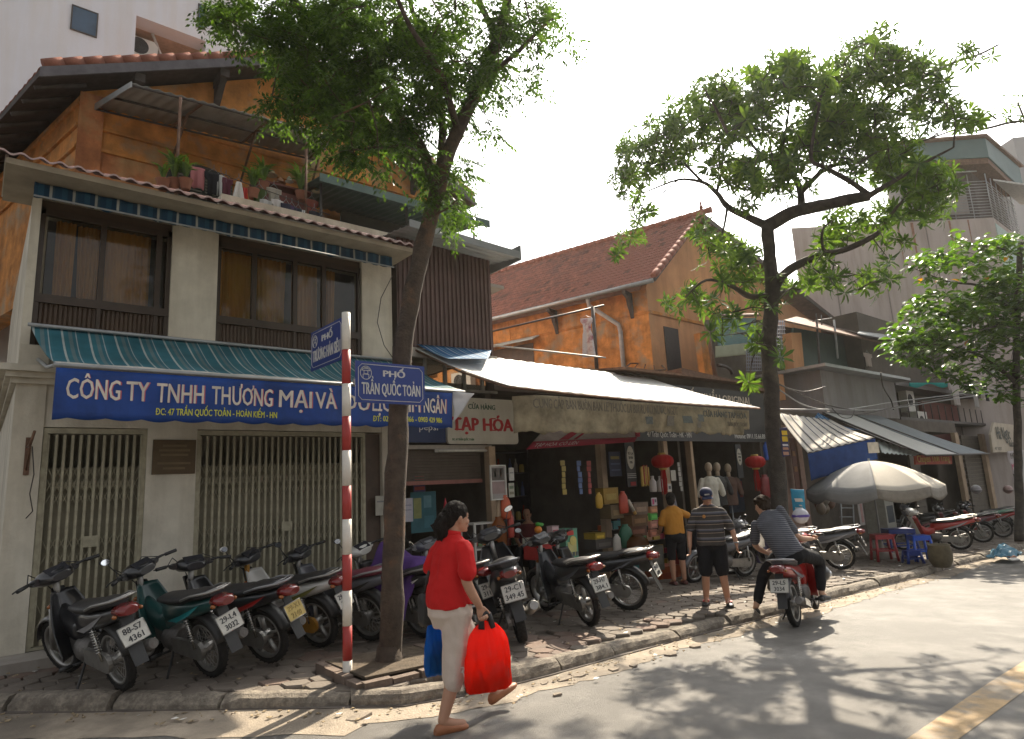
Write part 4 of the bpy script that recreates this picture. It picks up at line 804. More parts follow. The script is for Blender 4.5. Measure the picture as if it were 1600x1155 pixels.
# brick edged pit with soil
pit=thing('tree_pit','low brick border with soil around the leaning tree','tree pit',(3.06,5.6,G(3)+.13)); bk=M('old_brick',(.155,.115,.09),.92,0,.3,6,.5,40)
obj('soil',MB().slab([(2.62,5.22,.10),(3.53,5.22,.07),(3.53,6.03,.07),(2.62,6.03,.10)],(0,0,1),.02),M('soil',(.10,.075,.05),.98,0,.4,14,1,50),pit)
for (a,b) in (((2.56,5.18),(3.60,5.10)),((3.60,5.10),(3.62,6.06)),((3.62,6.06),(2.58,6.08)),((2.58,6.08),(2.56,5.18))):
    a,b=Vector(a+(0,)),Vector(b+(0,)); n=4; u=(b-a).normalized()
    for i in range(n):
        c=a.lerp(b,(i+.5)/n); R=Matrix.Rotation(math.atan2(u.y,u.x)+jit(.05),3,'Z'); obj('border_brick',MB().box((c.x+jit(.01),c.y+jit(.01),G(c.x)+PAVE-.005+jit(.014)),((b-a).length/n-.02,.085,.11),R),bk,pit)
# --- tree by the clothes shop: whorls of long leaves on crooked limbs ---
T2=thing('crooked_tree','dark crooked tree with spreading open crown before the clothes shop','tree',(10.2,5.65,G(10.2)+.1))
d2=10.4; tk=MB(); b2=Vector((10.2,5.65,G(10.2)-.05))
tp=[b2]+[TP(x,y,d2,dd) for x,y,dd in ((1221,860,0),(1217,760,0),(1208,650,0),(1202,560,0),(1204,500,0),(1206,450,0),(1203,400,0),(1199,353,0))]
S=limb(tk,tp,.148,.108,14,.18); tk.tube([b2,b2+Vector((0,0,.2)),b2+Vector((0,0,.6))],[.26,.21,.165],12)
for pts,r0,r1 in (([(1199,353,0),(1234,334,-.2),(1268,325,-.4),(1302,317,-.5),(1358,306,-.7)],.13,.09),([(1358,306,-.7),(1353,302,-.7),(1330,285,-.8),(1290,262,-1.0),(1268,247,-1.1),(1275,190,-1.2),(1285,140,-1.3)],.06,.015),([(1358,306,-.7),(1400,281,-.9),(1451,251,-1.2),(1490,230,-1.4)],.055,.012),
   ([(1251,331,-.3),(1251,302,0),(1243,281,.2),(1217,264,.3),(1192,247,.4),(1175,225,.5),(1150,190,.6)],.07,.015),([(1251,302,0),(1290,264,.4),(1336,251,.8),(1387,238,1.1),(1451,217,1.4),(1530,190,1.6)],.055,.010),([(1350,190,1.0),(1390,150,1.0),(1440,120,1.0),(1490,98,1.0),(1530,85,1.0),(1560,70,1.0)],.04,.018),([(1451,217,1.4),(1490,195,1.3),(1530,180,1.3)],.015,.006),([(1336,251,.8),(1350,190,1.0),(1370,130,1.0),(1380,80,.9)],.03,.008),
   ([(1199,353,0),(1175,342,.2),(1137,323,.5),(1120,302,.8),(1098,285,1.0),(1060,281,1.2),(1005,302,1.4)],.075,.012),([(1098,285,1.0),(1060,250,1.2),(1010,235,1.3),(975,265,1.4)],.03,.008),([(1120,302,.5),(1130,240,1.0),(1120,180,1.3),(1130,130,1.3)],.03,.008),
   ([(1207,452,0),(1234,421,-.1),(1281,400,-.3),(1328,387,-.5),(1370,366,-.7),(1387,344,-.8),(1420,300,-1.0)],.09,.015),([(1328,387,-.5),(1290,392,-1.),(1285,360,-1.2),(1300,345,-1.2)],.035,.01),([(1210,462,0),(1251,449,.4),(1285,434,.7),(1340,430,1.1)],.06,.010),([(1200,462,0),(1171,463,-.3),(1141,446,-.6),(1103,438,-.9),(1070,465,-1.1)],.06,.010),
   ([(1137,323,.4),(1125,380,0),(1110,395,-.3)],.025,.008),([(1217,264,.3),(1230,190,-.2),(1235,120,-.5)],.035,.008),([(1060,281,1.2),(1000,335,1.3),(985,375,1.3)],.015,.005),([(1205,520,0),(1180,500,-.3),(1165,520,-.4)],.015,.005)):
    S+=limb(tk,[TP(x,y,d2,dd) for x,y,dd in pts],r0,r1,8,.12)
obj('trunk',tk,bark2,T2)
E2=[(1026,235,58,42,1,1.2),(985,285,28,25,.8,1.4),(1005,330,25,18,.35,1.3),(980,372,20,14,.5,1.3),(955,395,12,10,.5,1.3),(1085,195,45,45,1,.9),(1124,155,45,42,1),(1170,190,45,40,1),(1217,130,50,40,1),(1245,100,25,22,.8),(1294,165,45,50,.9),(1350,140,50,45,.9),(1366,75,35,28,.9),(1330,95,25,25,.6),(1410,100,45,30,.8),(1455,115,40,20,.6),(1530,82,26,14,.35),(1451,165,50,30,.9),(1515,185,26,14,.55),(1345,200,45,35,.7),(1400,215,40,25,.7),(1192,270,45,30,.8),(1250,230,40,35,1),(1300,240,34,24,.8),(1140,270,40,30,.7),(1230,290,40,22,.5),(1345,260,40,24,.6),(1165,310,30,20,.35),(1409,268,45,28,.75),(1460,285,38,28,.9),(1451,325,30,20,.7),(1395,330,30,22,.5),(1324,345,34,22,.6),(1387,385,28,20,.35),(1290,375,30,20,.5),(1132,395,40,26,.7),(1100,372,30,18,.5),(1160,430,34,22,.7),(1080,465,28,16,.5),(1052,478,14,8,.4),(1120,480,30,18,.4),(1240,440,30,18,.5),(1324,440,34,18,.55),(1372,432,22,14,.5),(1290,420,25,15,.4),(1200,470,25,20,.5),(1175,530,18,20,.3),(1215,560,12,25,.35),(1178,590,14,14,.3),(1130,520,20,16,.3)]
tw=MB(); tips=crown(E2,1300,d2,.75,S[25:],tw,rnd,1.5); obj('twigs',tw,bark2,T2)['kind']='stuff'
lm2=leafmat('long_leaf',(.030,.060,.014),(.085,.135,.03),.45); ros=[]
for p,dv in tips:
    for k in range(rnd.randint(1,2)):
        ros.append((p+Vector((rnd.gauss(0,.10),rnd.gauss(0,.10),rnd.gauss(0,.09)))*(1 if k else 0),(dv+Vector((rnd.uniform(-.6,.6),rnd.uniform(-.6,.6),rnd.uniform(0,.9)))).normalized()))
for i,(p,dv) in enumerate(ros):
    if p.length<5: ros[i]=(tips[rnd.randrange(len(tips))][0]+Vector((rnd.gauss(0,.13),rnd.gauss(0,.13),rnd.gauss(0,.1))),dv)
vr=[]
for q in range(7):
    b=MB(); n=rnd.randint(8,12)
    for i in range(n):
        a=i*2.4; el=rnd.uniform(-.35,.75); L=rnd.uniform(.14,.22); d=Vector((cos(a)*cos(el),sin(a)*cos(el),sin(el))); blade(b,d*.012+Vector((0,0,.03*i/n)),d,Vector((0,0,1)),L,L*.24,.2)
    vr.append(b)
pl=[]
for p,dv in ros: pl.append(((p-CC).length,rnd.randrange(7),Matrix.Translation(p)@dv.to_track_quat('Z','Y').to_matrix().to_4x4()@Matrix.Rotation(rnd.random()*6,4,'Z')@Matrix.Scale(rnd.uniform(.8,1.15),4)))
pl.sort(key=lambda q:q[0]); pieces('leaf_whorl',vr,[(q[1],q[2]) for q in pl],T2,lm2,300,'crown')
for c,l in (((1236,792),None),): pass
# --- almond tree at the right edge ---
d3=18.0; b3=AG(1592,846,.13); T3=thing('almond_tree','dense tree with broad glossy leaves at the right edge of the street','tree',tuple(b3))
tk=MB(); S=limb(tk,[b3]+[TP(x,y,d3,dd) for x,y,dd in ((1592,760,0),(1590,660,0),(1588,560,0),(1590,470,0),(1595,380,0))],.11,.08,10)
for pts,r0,r1 in (([(1589,600,0),(1540,560,-.3),(1480,540,-.6),(1430,540,-.8)],.07,.015),([(1590,500,0),(1540,450,.4),(1480,440,.7),(1430,420,.9)],.06,.012),([(1590,540,0),(1640,480,-.5),(1700,450,-.9)],.06,.015),([(1595,400,0),(1550,385,-.6),(1500,385,-.9)],.04,.01),([(1590,520,0),(1560,510,-1.2),(1520,520,-1.8)],.05,.012),([(1595,420,0),(1650,370,.4)],.04,.01)): S+=limb(tk,[TP(x,y,d3,dd) for x,y,dd in pts],r0,r1,7)
obj('trunk',tk,bark2,T3)
E3=[(1570,383,55,16,1.2),(1500,398,60,18,1),(1450,410,28,16,.8),(1500,372,18,10,.6),(1530,425,70,18,1),(1450,435,22,10,.6),(1500,475,90,22,1.2),(1570,470,60,40,1.2),(1440,510,45,28,1.2),(1420,540,32,28,1.2),(1500,520,80,35,1.3),(1570,540,50,40,1.2),(1470,560,45,22,1),(1540,590,60,25,.9),(1660,440,70,70,1),(1660,550,60,50,1),(1600,610,40,25,.7)]
tw=MB(); tips=crown(E3,620,d3,.8,S,tw,rnd); obj('twigs',tw,bark2,T3)['kind']='stuff'
vl=[]
for q in range(4):
    b=MB(); blade(b,Vector((0,0,0)),Vector((1,0,rnd.uniform(-.2,.2))),Vector((0,0,1)),.28,.15,.2); vl.append(b)
pl=[]
for p,dv in tips:
    for k in range(rnd.randint(7,11)):
        a=rnd.random()*6.283; o=p+Vector((rnd.gauss(0,.12),rnd.gauss(0,.12),rnd.gauss(0,.06)))
        pl.append(((o-CC).length,rnd.randrange(4),Matrix.Translation(o)@Matrix.Rotation(a,4,'Z')@Matrix.Rotation(rnd.uniform(-.2,.7),4,'Y')@Matrix.Rotation(rnd.uniform(-.4,.4),4,'X')@Matrix.Scale(rnd.uniform(.7,1.15),4)))
pl.sort(key=lambda q:q[0]); am=leafmat('broad_leaf',(.030,.075,.010),(.095,.165,.022),.42,.3); pieces('leaf',vl,[(q[1],q[2]) for q in pl],T3,am,290,'crown')
yl=leafmat('yellowing_leaf',(.40,.16,.02),(.5,.24,.03),.4)
for px,py in ((1468,437),(1441,434),(1485,437),(1540,434),(1575,400),(1560,515),(1515,530)):
    p=TP(px,py,d3,-.9); b=MB(); blade(b,p,Vector((jit(1),jit(1),-.3)),Vector((0,0,1)),.24,.14,.2); obj('yellow_leaf',b,yl,T3)
# branch of another tree reaching over the tower at the far right
T4=thing('reaching_branch','thin leafy branch reaching in at the right edge above the grey tower','branch',tuple(TP(1640,205,14,0))); tk=MB(); S=limb(tk,[TP(x,y,14,0) for x,y in ((1700,215),(1640,195),(1590,190),(1545,200),(1500,210))],.05,.02,6); lb=MB()
for e in ((1590,160,20,14),(1575,185,14,8),(1610,180,14,8),(1545,178,10,7)):
    tk.tube([TP(e[0]+12,e[1]+(30 if e[1]<170 else 8),14,0),TP(e[0],e[1],14,0)],.022,5)
    for k in range(26): 
        p=TP(e[0]+rnd.uniform(-1,1)*e[2],e[1]+rnd.uniform(-1,1)*e[3],14,rnd.gauss(0,.3)); blade(lb,p,Vector((rnd.uniform(-1,1),rnd.uniform(-1,1),rnd.uniform(-.4,.6))),Vector((0,0,1)),.2,.05,.2)
obj('stem',tk,bark2,T4); obj('leaves',lb,lm2,T4)['kind']='stuff'
# ======================= RIGHT PART OF THE STREET =======================
# shop with striped white awning and blue drop cloth
R1=thing('folded_awning','white ribbed awning with blue drop cloth beside the dark tree','awning',(16,7.5,2.8))
a0,a1,a2,a3=AY(1214,646,8.5),AY(1300,657,8.2),AY(1367,684,6.5),AY(1262,708,7.2)
rbm=stripemat('ribbed_white',[(0,(.60,.56,.50)),(.55,(.66,.62,.56)),(.86,(.22,.22,.24)),(.93,(.5,.48,.44))],1,.19,.7,.15)
obj('canvas',MB().grid(lambda u,v:a0.lerp(a1,u).lerp(a3.lerp(a2,u),v)+Vector((0,0,-.05*sin(v*pi)+.012*sin(u*60))),60,10,True,.006,(0,0,1)),clothmat('dusty_white',(.62,.58,.52),.2,.1,3),R1)
for k in range(7):
    u=.08+k*.13; obj('fold_rib',MB().tube([a0.lerp(a1,u).lerp(a3.lerp(a2,u),v)+Vector((0,0,-.05*sin(v*pi)+.02)) for v in (0,.25,.5,.75,1)],.014,5),M('fold_grey',(.20,.20,.22),.7),R1)
bl=clothmat('blue_tarp',(.03,.07,.22),.2,.2,4); 
obj('drop_cloth',MB().grid(lambda u,v:a3.lerp(a2,u)+Vector((.02*sin(u*30)*v,.03*sin(u*22)*v,-.02-(.62-.12*u)*v)),40,8,True,.005,(0,1,0)),bl,R1)
q=a3.lerp(a2,.92); obj('notice',MB().box(q+Vector((0,-.05,-.22)),(.30,.012,.26),Matrix.Rotation(-.5,3,'Z')),M('notice_pale',(.45,.42,.36),.7),R1)
R2=thing('grey_awning','white and grey sheet awning over the far shutters','awning',(22,7.5,2.8)); a0,a1,a2,a3=AY(1285,645,8.5),AY(1375,650,8.5),AY(1545,709,6.9),AY(1447,712,6.9)
af=lambda u,v:a0.lerp(a1,u).lerp(a3.lerp(a2,u),v)+Vector((0,0,-.06*sin(v*pi)))
obj('white_sheet',MB().grid(lambda u,v:af(u*.47,v),20,8,True,.006,(0,0,1)),wm,R2); obj('grey_sheet',MB().grid(lambda u,v:af(.47+.53*u,v),20,8,True,.006,(0,0,1)),M('awning_grey',(.17,.20,.22),.6,0,.12,3,.1),R2)
obj('frame',MB().tube([a0,a3,a2],.03,6).tube([af(.5,0),af(.5,1)],.02,5),darkmetal,R2)
R3=thing('blue_tent','small blue striped cloth slung between the two far awnings','awning',tuple(AY(1290,660,8))); obj('canvas',MB().grid(lambda u,v:AY(1262,668,8.3).lerp(AY(1278,645,8.5),u).lerp(AY(1345,672,7.8).lerp(AY(1320,668,8.3),u),v),10,10,True,.006,(0,0,1)),_mats['blue_stripes'],R3)
R4=thing('clear_awning','low translucent sheet awning tucked under the white and grey one','awning',tuple(AY(1400,705,7.8))); obj('sheet',MB().grid(lambda u,v:AY(1370,688,7.9).lerp(AY(1440,708,7.9),u).lerp(AY(1378,708,7.2).lerp(AY(1430,712,7.2),u),v)+Vector((0,0,.02*sin(u*50))),40,3,True,.006,(0,0,1)),M('clear_sheet',(.40,.44,.42),.4),R4)
# row house bodies
RH=thing('row_house','grey rendered row house box with flat ledge right of the crooked tree','house',(22,8.6,0)); x0=AY(1282,585,8.6).x; x1=AY(1395,585,8.6).x
grm=M('grey_render',(.27,.255,.26),.9,0,.12,1,.3,20,streak=.2); w=MB().box2((x0,8.6,3.3),(x1,11,4.62)); obj('wall',w,grm,RH); obj('ledge',MB().box2((x0-.5,8.2,4.63),(x1+.4,11,4.72)),galv,RH)
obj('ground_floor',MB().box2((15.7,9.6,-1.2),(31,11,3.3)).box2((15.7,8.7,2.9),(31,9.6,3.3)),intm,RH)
for px,wd in ((1232,.9),(1503,.42),(1545,.42),(1252,.25)):
    p=AY(px,740,8.65); obj('post',MB().box2((p.x-wd/2,8.6,G(p.x)),(p.x+wd/2,8.75,2.9)),tan if px>1400 else M('pink_wall',(.36,.24,.19),.85),RH)
shb=M('far_shutter',(.12,.10,.075),.7,.1,.2,4)
for pa,pb in ((1512,1541),(1552,1580),(1425,1440)):
    xa,xb=AY(pa,740,8.8).x,AY(pb,740,8.8).x; 
    for k in range(22): obj('shutter_slat',MB().box2((xa,8.80,-.8+k*.165),(xb,8.86+.02*(k%2),-.8+k*.165+.155)),shb,RH) if k%1==0 else None
RD=thing('extension_house','dark ramshackle upper extension with green sheet wall behind the dark tree','house',(20,9.6,4)); w=MB()
def PQ(pts,Y): return [AY(x,y,Y) for x,y in pts]
w.slab(PQ([(1240,512),(1420,545),(1420,600),(1240,600)],10.2),(0,1,0),.1); obj('green_wall',w,M('green_wall_sheet',(.035,.075,.06),.6,.1,.2,2,.2),RD)
obj('dark_wall',MB().slab(PQ([(1205,506),(1390,545),(1390,565),(1205,640)],10.5),(0,1,0),.1).slab(PQ([(1225,590),(1285,590),(1285,660),(1225,660)],10.4),(0,1,0),.1),darkwood,RD)
obj('lean_roof',MB().slab(PQ([(1225,503),(1400,542)],9.2)+PQ([(1395,531),(1245,497)],11.2),(0,0,1),.06),rusty,RD)
obj('light_roof',MB().slab(PQ([(1340,522),(1400,532)],9.0)+PQ([(1395,524),(1345,518)],10),(0,0,1),.05),galv,RD)
for px in (1276,1303): obj('pole',MB().tube([AY(px,500,9.3),AY(px+6,560 if px>1290 else 590,9.3)],.035,6),grey_steel if px>1290 else darkmetal,RD)
obj('ochre_pier',MB().slab(PQ([(1236,520),(1252,520),(1259,600),(1243,602)],9.6),(0,1,0),.3),salmon,RD); obj('ochre_pier',MB().slab(PQ([(1215,585),(1224,585),(1228,625),(1219,625)],9.5),(0,1,0),.3),salmon,RD)
an=thing('antenna','bent wire antenna on the dark extension roof','antenna',tuple(AY(1282,500,9.3))); obj('wires',MB().tube([AY(1275,490,9.3),AY(1276,506,9.3)],.02,5).tube([AY(1283,492,9.3),AY(1284,508,9.3)],.02,5).tube([AY(1270,502,9.3),AY(1300,497,9.3)],.02,5).tube([AY(1290,500,9.3),AY(1305,512,9.3),AY(1340,520,9.3)],.012,5),darkmetal,an)
BC=thing('balcony_cage','balcony with rolled teal slat blind, cloth and dark rail behind the tree','balcony',tuple(AY(1150,560,10)))
for k in range(13): y=497+k*3.6; obj('blind_slat',MB().slab(PQ([(1117+k*.5,y),(1182,y),(1182,y+3.1),(1117+k*.5,y+3.1)],10.0+.01*(k%2)),(0,1,0),.03),M('blind_teal',(.10,.20,.21),.55,.1,.2,3),BC)
obj('cloth_panel',MB().grid(lambda u,v:AY(1118+50*u,541+18*v-5*u,9.95)+Vector((0,.02*sin(u*20),0)),20,6,True,.01,(0,1,0)),clothmat('pale_green_cloth',(.38,.40,.30),.2),BC)
obj('frame',MB().tube(PQ([(1104,510),(1119,592)],9.9),.06,6).tube(PQ([(1110,495),(1185,492)],9.9),.05,6),M('frame_brown',(.16,.09,.06),.7),BC); obj('back_wall',MB().slab(PQ([(1104,500),(1215,500),(1220,610),(1112,600)],10.6),(0,1,0),.1),intm,BC); obj('ochre_jamb',MB().slab(PQ([(1093,520),(1104,520),(1115,592),(1103,590)],10.2),(0,1,0),.2),ochre,BC)
gr=MB()
for k in range(9): gr.tube(PQ([(1166+k*2.8,535),(1167+k*2.8,580)],9.9),.014,4); gr.tube(PQ([(1166,536+k*5.4),(1190,536+k*5.4)],9.9),.014,4)
for k in range(6): gr.tube(PQ([(1212+k*2.6,500),(1214+k*2.6,575)],9.9),.014,4)
for k in range(12): gr.tube(PQ([(1211,503+k*6),(1227,503+k*6)],9.9),.014,4)
obj('wire_grid',gr,M('grid_grey',(.25,.27,.33),.5),BC); obj('rail_rim',MB().tube([AY(1122+22*sin(a*.31),585-14*abs(cos(a*.31)),9.8) for a in range(6)],.05,6),darkmetal,BC); obj('floor_edge',MB().slab(PQ([(1065,575),(1200,606),(1200,613),(1065,583)],9.3),(0,1,0),.8),rusty,BC)
# far balcony with clothes, units and signs
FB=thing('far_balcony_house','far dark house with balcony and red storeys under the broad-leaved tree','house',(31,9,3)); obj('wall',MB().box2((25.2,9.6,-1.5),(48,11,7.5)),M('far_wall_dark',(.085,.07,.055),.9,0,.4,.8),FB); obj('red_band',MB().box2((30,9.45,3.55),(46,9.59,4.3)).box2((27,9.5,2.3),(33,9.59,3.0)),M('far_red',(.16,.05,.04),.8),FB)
obj('balcony_slab',MB().box2((25.3,8.7,4.55),(38,9.6,4.7)).box2((25.3,8.7,3.3),(38,9.6,3.4)),darkmetal,FB)
for k in range(16): obj('baluster',MB().tube([(25.5+k*.8,8.75,3.4),(25.5+k*.8,8.75,4.0)],.02,5),darkmetal,FB)
tq=thing('teal_sheet','torn teal sheet hanging under the far balcony','sheet',tuple(AY(1450,602,8.5))); obj('sheet',MB().grid(lambda u,v:AY(1421+60*u,598+ (5+3*sin(u*9))*v,8.5),24,3,True,.01,(0,1,0)),clothmat('teal_cloth',(.02,.30,.28),.3),tq)
garment('pale striped shirt on the far balcony line',AY(1490,598,8.4),.75,.95,(.55,.50,.47),group='laundry on the far balcony'); garment('pale grey trousers beside the striped shirt on the far balcony',AY(1520,598,8.4),.7,1.1,(.46,.44,.42),'trousers',group='laundry on the far balcony'); garment('dark shirt between trousers and blue cloth on the far balcony',AY(1537,596,8.4),.5,.9,(.04,.04,.05),group='laundry on the far balcony'); garment('light blue cloth last on the far balcony line',AY(1552,592,8.4),.4,1.2,(.20,.32,.45),'towel',group='laundry on the far balcony')
garment('crumpled beige cloth hung on the green sheet wall',AY(1355,552,9.5),.5,.5,(.5,.42,.36),group='laundry over the awnings')
ac_unit('upright air conditioner on the far dark wall above the grey awning',AY(1417,626,9.3),(1,0,0),.75,.9); ac_unit('air conditioner close above the grey awning edge',AY(1436,660,9.0),(1,0,0),1.0,.8)
hs=thing('house_shaped_sign','cream signboard cut like a house with dark script at the far right','sign',tuple(AY(1570,685,7.9))); hp=PQ([(1553,660),(1585,664),(1591,706),(1552,707),(1548,679)],7.9); obj('board',MB().slab(hp,(0,1,0),.08),M('sign_buff',(.50,.43,.33),.6,0,.1,2,.05,streak=.15),hs)
o_=AY(1559,686,7.87); lettering('letters','Hà Ngọc',o_,X,Z,2.0,.55,ink,hs,.02); lettering('small_letters','Baby',AY(1578,698,7.87),X,Z,.8,.3,ink,hs,.01); lettering('address','47 TQT',AY(1555,703,7.87),X,Z,1.0,.12,ink,hs)
hb=thing('pink_banner','hanging white and pink lettered banner at the far right edge','banner',tuple(AY(1590,730,6.6))); bq=PQ([(1574,705),(1602,703),(1607,754),(1585,755)],6.6); obj('cloth',MB().grid(lambda u,v:bq[0].lerp(bq[1],u).lerp(bq[3].lerp(bq[2],u),v)+Vector((0,.03*sin(v*8),0)),8,12,True,.01,(0,1,0)),clothmat('pink_white',(.60,.55,.55),.2),hb)
pk2=M('banner_pink',(.55,.16,.22),.7)
for i,(s,py) in enumerate((('HỌC',717),('MẪU',734),('VẼ',750))): lettering('letters',s,AY(1580+i*2.2,py,6.57),X,Z,.95,.22,[ink2,pk2,ink2][i],hb,.02)
rs=thing('red_shop_sign','narrow red sign with yellow lettering under the grey awning','sign',tuple(AY(1459,718,7.4))); rq=PQ([(1430,711),(1487,712),(1488,725),(1431,726)],7.4); obj('board',MB().slab(rq,(0,1,0),.05),M('sign_orange_red',(.45,.07,.03),.6),rs); lettering('letters','Chuyên Thời Trang',AY(1434,722.5,7.37),X,Z,2.9,.22,M('sign_yellow',(.6,.42,.1),.6),rs,.01)
# narrow yellow lettered plates nailed on the dark tree, and a blue poster
ys=thing('blue_yellow_plate','narrow blue and yellow plate standing out from the dark tree trunk','sign',tuple(AD(1225,690,10.3))); 
def dq(pts,d): return [AD(x,y,d) for x,y in pts]
obj('board',MB().slab(dq([(1219,669),(1230,668),(1234,712),(1223,714)],10.25),CF,.02),M('plate_navy',(.03,.03,.10),.5),ys)
for y0,y1,c in ((673,680,'y'),(682,690,'y'),(694,697,'w'),(699,703,'o'),(706,711,'o')): obj('band',MB().slab(dq([(1220.5+(y0-669)*.08,y0),(1229+(y0-669)*.08,y0),(1229.6+(y1-669)*.08,y1),(1221+(y1-669)*.08,y1)],10.24),-CF,.004),M('plate_'+c,{'y':(.6,.42,.03),'w':(.55,.55,.6),'o':(.36,.20,.14)}[c],.5),ys)
bp=thing('blue_poster','cyan poster tied to the dark tree trunk behind the rider','poster',tuple(AD(1246,780,10.1))); pq_=dq([(1235,764),(1256,765),(1259,801),(1240,804)],10.05); obj('sheet',MB().grid(lambda u,v:pq_[0].lerp(pq_[1],u).lerp(pq_[3].lerp(pq_[2],u),v)-CF*(.03*sin(u*3)),8,8,True,.006,CF),M('poster_cyan',(.02,.22,.36),.6),bp)
for y0,y1,a,b in ((779,784,.2,.8),(793,798,.25,.85),(789,791,.55,.75)): obj('print_band',MB().slab([AD(1237+20*a,y0,10.0),AD(1237+20*b,y0,10.0),AD(1239+20*b,y1,10.0),AD(1239+20*a,y1,10.0)],-CF,.004),M('poster_text',(.5,.48,.42),.6),bp)
# sunshade
um=AD(1364,762,14.6); U=thing('sunshade','big cream street sunshade with painted shade on its left panels, over the plastic table','umbrella',(um.x,um.y,G(um.x)+PAVE)); gzU=G(um.x)+PAVE
ux,uy=um.x,um.y; zr=um.z-.0; R_=1.40; ap=zr+.60
cre=clothmat('sunshade_cream',(.60,.55,.47),.12,.05); shade_m=clothmat('panel_painted_shade',(.28,.28,.28),.12,.08); N8=8  # cream cloth; the grey for the left panels is shade put into the colour
def rimp(k,f,h,sag=0): a=2*pi*k/N8+.42; r=R_*f*(1-.05*sag); return Vector((ux+r*cos(a),uy+r*sin(a),h))
for k in range(N8):
    def pf_(u,v,k=k):
        a=rimp(k,v,0); b=rimp(k+1,v,0); p=a.lerp(b,u); z=ap-(ap-zr)*(v**1.7)-.06*v*sin(u*pi); p=Vector((p.x,p.y,z)); 
        c=Vector((ux,uy,0)); return p
    obj('canopy_panel',MB().grid(pf_,8,10,True,.005,(0,0,1)),shade_m if k in (2,3) else cre,U)
    obj('valance',MB().grid(lambda u,v,k=k:pf_(u,1,k)+Vector((0,0,-.20*v-.05*v*sin(u*pi))),8,3,True,.004,(0,0,.1) if False else (cos(2*pi*(k+.5)/N8+.42),sin(2*pi*(k+.5)/N8+.42),0)),shade_m if k in (2,3) else M('valance_painted_shade',(.25,.225,.19),.8),U)  # valance darkened to carry the shade under the rim in its colour
    obj('rib',MB().tube([Vector((ux,uy,ap-.05))]+[pf_(0,v,k)-Vector((0,0,.03)) for v in (.25,.5,.75,1)],.008,5),grey_steel,U)
obj('pole',MB().tube([(ux,uy,gzU),(ux,uy,ap+.06)],.022,8),grey_steel,U); obj('base',MB().lathe([(.28,0),(.28,.08),(.06,.12),(.03,.35)],(ux,uy,gzU),16),concrete,U)
# plastic table and stools
def stool(name,label,p,s,h,mat,cat,grp=None):
    g=thing(name,label,cat,tuple(p),grp); a=rad(40); R=Matrix.Rotation(a,3,'Z'); q=lambda x,y,z:Vector(p)+R@Vector((x,y,z))
    b=MB(); b.box(q(0,0,h-.012),(s,s,.024),R); obj('top',b,mat,g); 
    for i,j in ((-1,0),(1,0),(0,-1),(0,1)): obj('apron',MB().box(q(i*s*.49,j*s*.49,h-.06),(s if j else .012,s if i else .012,.075),R),mat,g)
    for i,j in ((-1,0),(1,0),(0,-1),(0,1)): obj('stretcher',MB().box(q(i*s*.53,j*s*.53,h*.40),(s*.9 if j else .012,s*.9 if i else .012,.03),R),mat,g)
    for i in(-1,1):
        for j in(-1,1): obj('leg',MB().tube([q(i*s*.44,j*s*.44,h-.02),q(i*s*.56,j*s*.56,0)],[.026,.03],6,True),mat,g)
pr_=M('plastic_red',(.33,.035,.04),.4,0,.06,4,.02); pb=M('plastic_blue',(.015,.085,.50),.4,0,.06,4,.02); pnb=M('plastic_navy',(.012,.035,.20),.4,0,.06,4,.02)
p=AG(1441,876,.13); stool('plastic_stool','tall blue plastic stool on the pavement under the sunshade',p,.34,.52,pb,'stool','plastic stools'); p=AG(1427,880,.13); stool('plastic_stool','small dark blue plastic stool in front of the tall blue one',p,.26,.25,pnb,'stool','plastic stools'); p=AG(1383,876,.13); stool('plastic_stool','red plastic stool at the left end of the blue table',p,.36,.55,pr_,'stool','plastic stools')
p=AG(1408,868,.13); stool('plastic_table','low blue plastic table between the red and blue stools',p,.55,.60,pnb,'table')
# ---- grey concrete tower at the right with a metal shed on top ----
GT=thing('grey_tower','stained grey concrete tower with caged balcony and green metal top','building',(26,18,0)); Pc=AD(1552,340,31.0); uL=Vector((-.766,.643,0)); uR=Vector((1,0,0)); gc_=M('tower_concrete',(.47,.41,.375),.9,0,.08,.5,.3,10,streak=.22)
def GP(a,b,z): return Vector((Pc.x,Pc.y,0))+uL*a+uR*b+Vector((0,0,z))
z0=Pc.z
w=MB().hexa([GP(0,0,-1),GP(9.8,0,-1),GP(9.8,8,-1),GP(0,8,-1),GP(0,0,z0),GP(9.8,0,z0),GP(9.8,8,z0),GP(0,8,z0)]); obj('wall',w,gc_,GT)
obj('side_render',MB().slab([GP(-.02,0,z0-3),GP(-.02,8,z0-3),GP(-.02,8,z0-.3),GP(-.02,0,z0-.3)],Vector((0,-1,0)),.03),M('pale_teal_render',(.45,.55,.52),.8),GT)
for a,wd,l in ((2.1,.10,3.2),(3.9,.14,3.4),(4.6,.1,2.6),(1.2,.08,1.8)): obj('rust_streak',MB().slab([GP(a,-.012,z0-.05),GP(a+wd,-.012,z0-.05),GP(a+wd*.5,-.012,z0-l)],(-.64,-.77,0),.004),M('rust_stain',(.30,.17,.115),.9,0,.3,8),GT)
for a in (3.3,5.6,8.0): obj('joint',MB().slab([GP(a,-.01,0),GP(a+.06,-.01,0),GP(a+.06,-.01,z0),GP(a,-.01,z0)],(-.64,-.77,0),.004),M('joint_grey',(.24,.21,.19),.9),GT)
zt=AD(1560,208,31).z; zs=z0+2.7; 
obj('balcony_room',MB().hexa([GP(.9,1.0,z0),GP(5,1.0,z0),GP(5,7,z0),GP(.9,7,z0),GP(.9,1.0,zs),GP(5,1.0,zs),GP(5,7,zs),GP(.9,7,zs)]),M('room_dark',(.14,.12,.11),.9),GT)
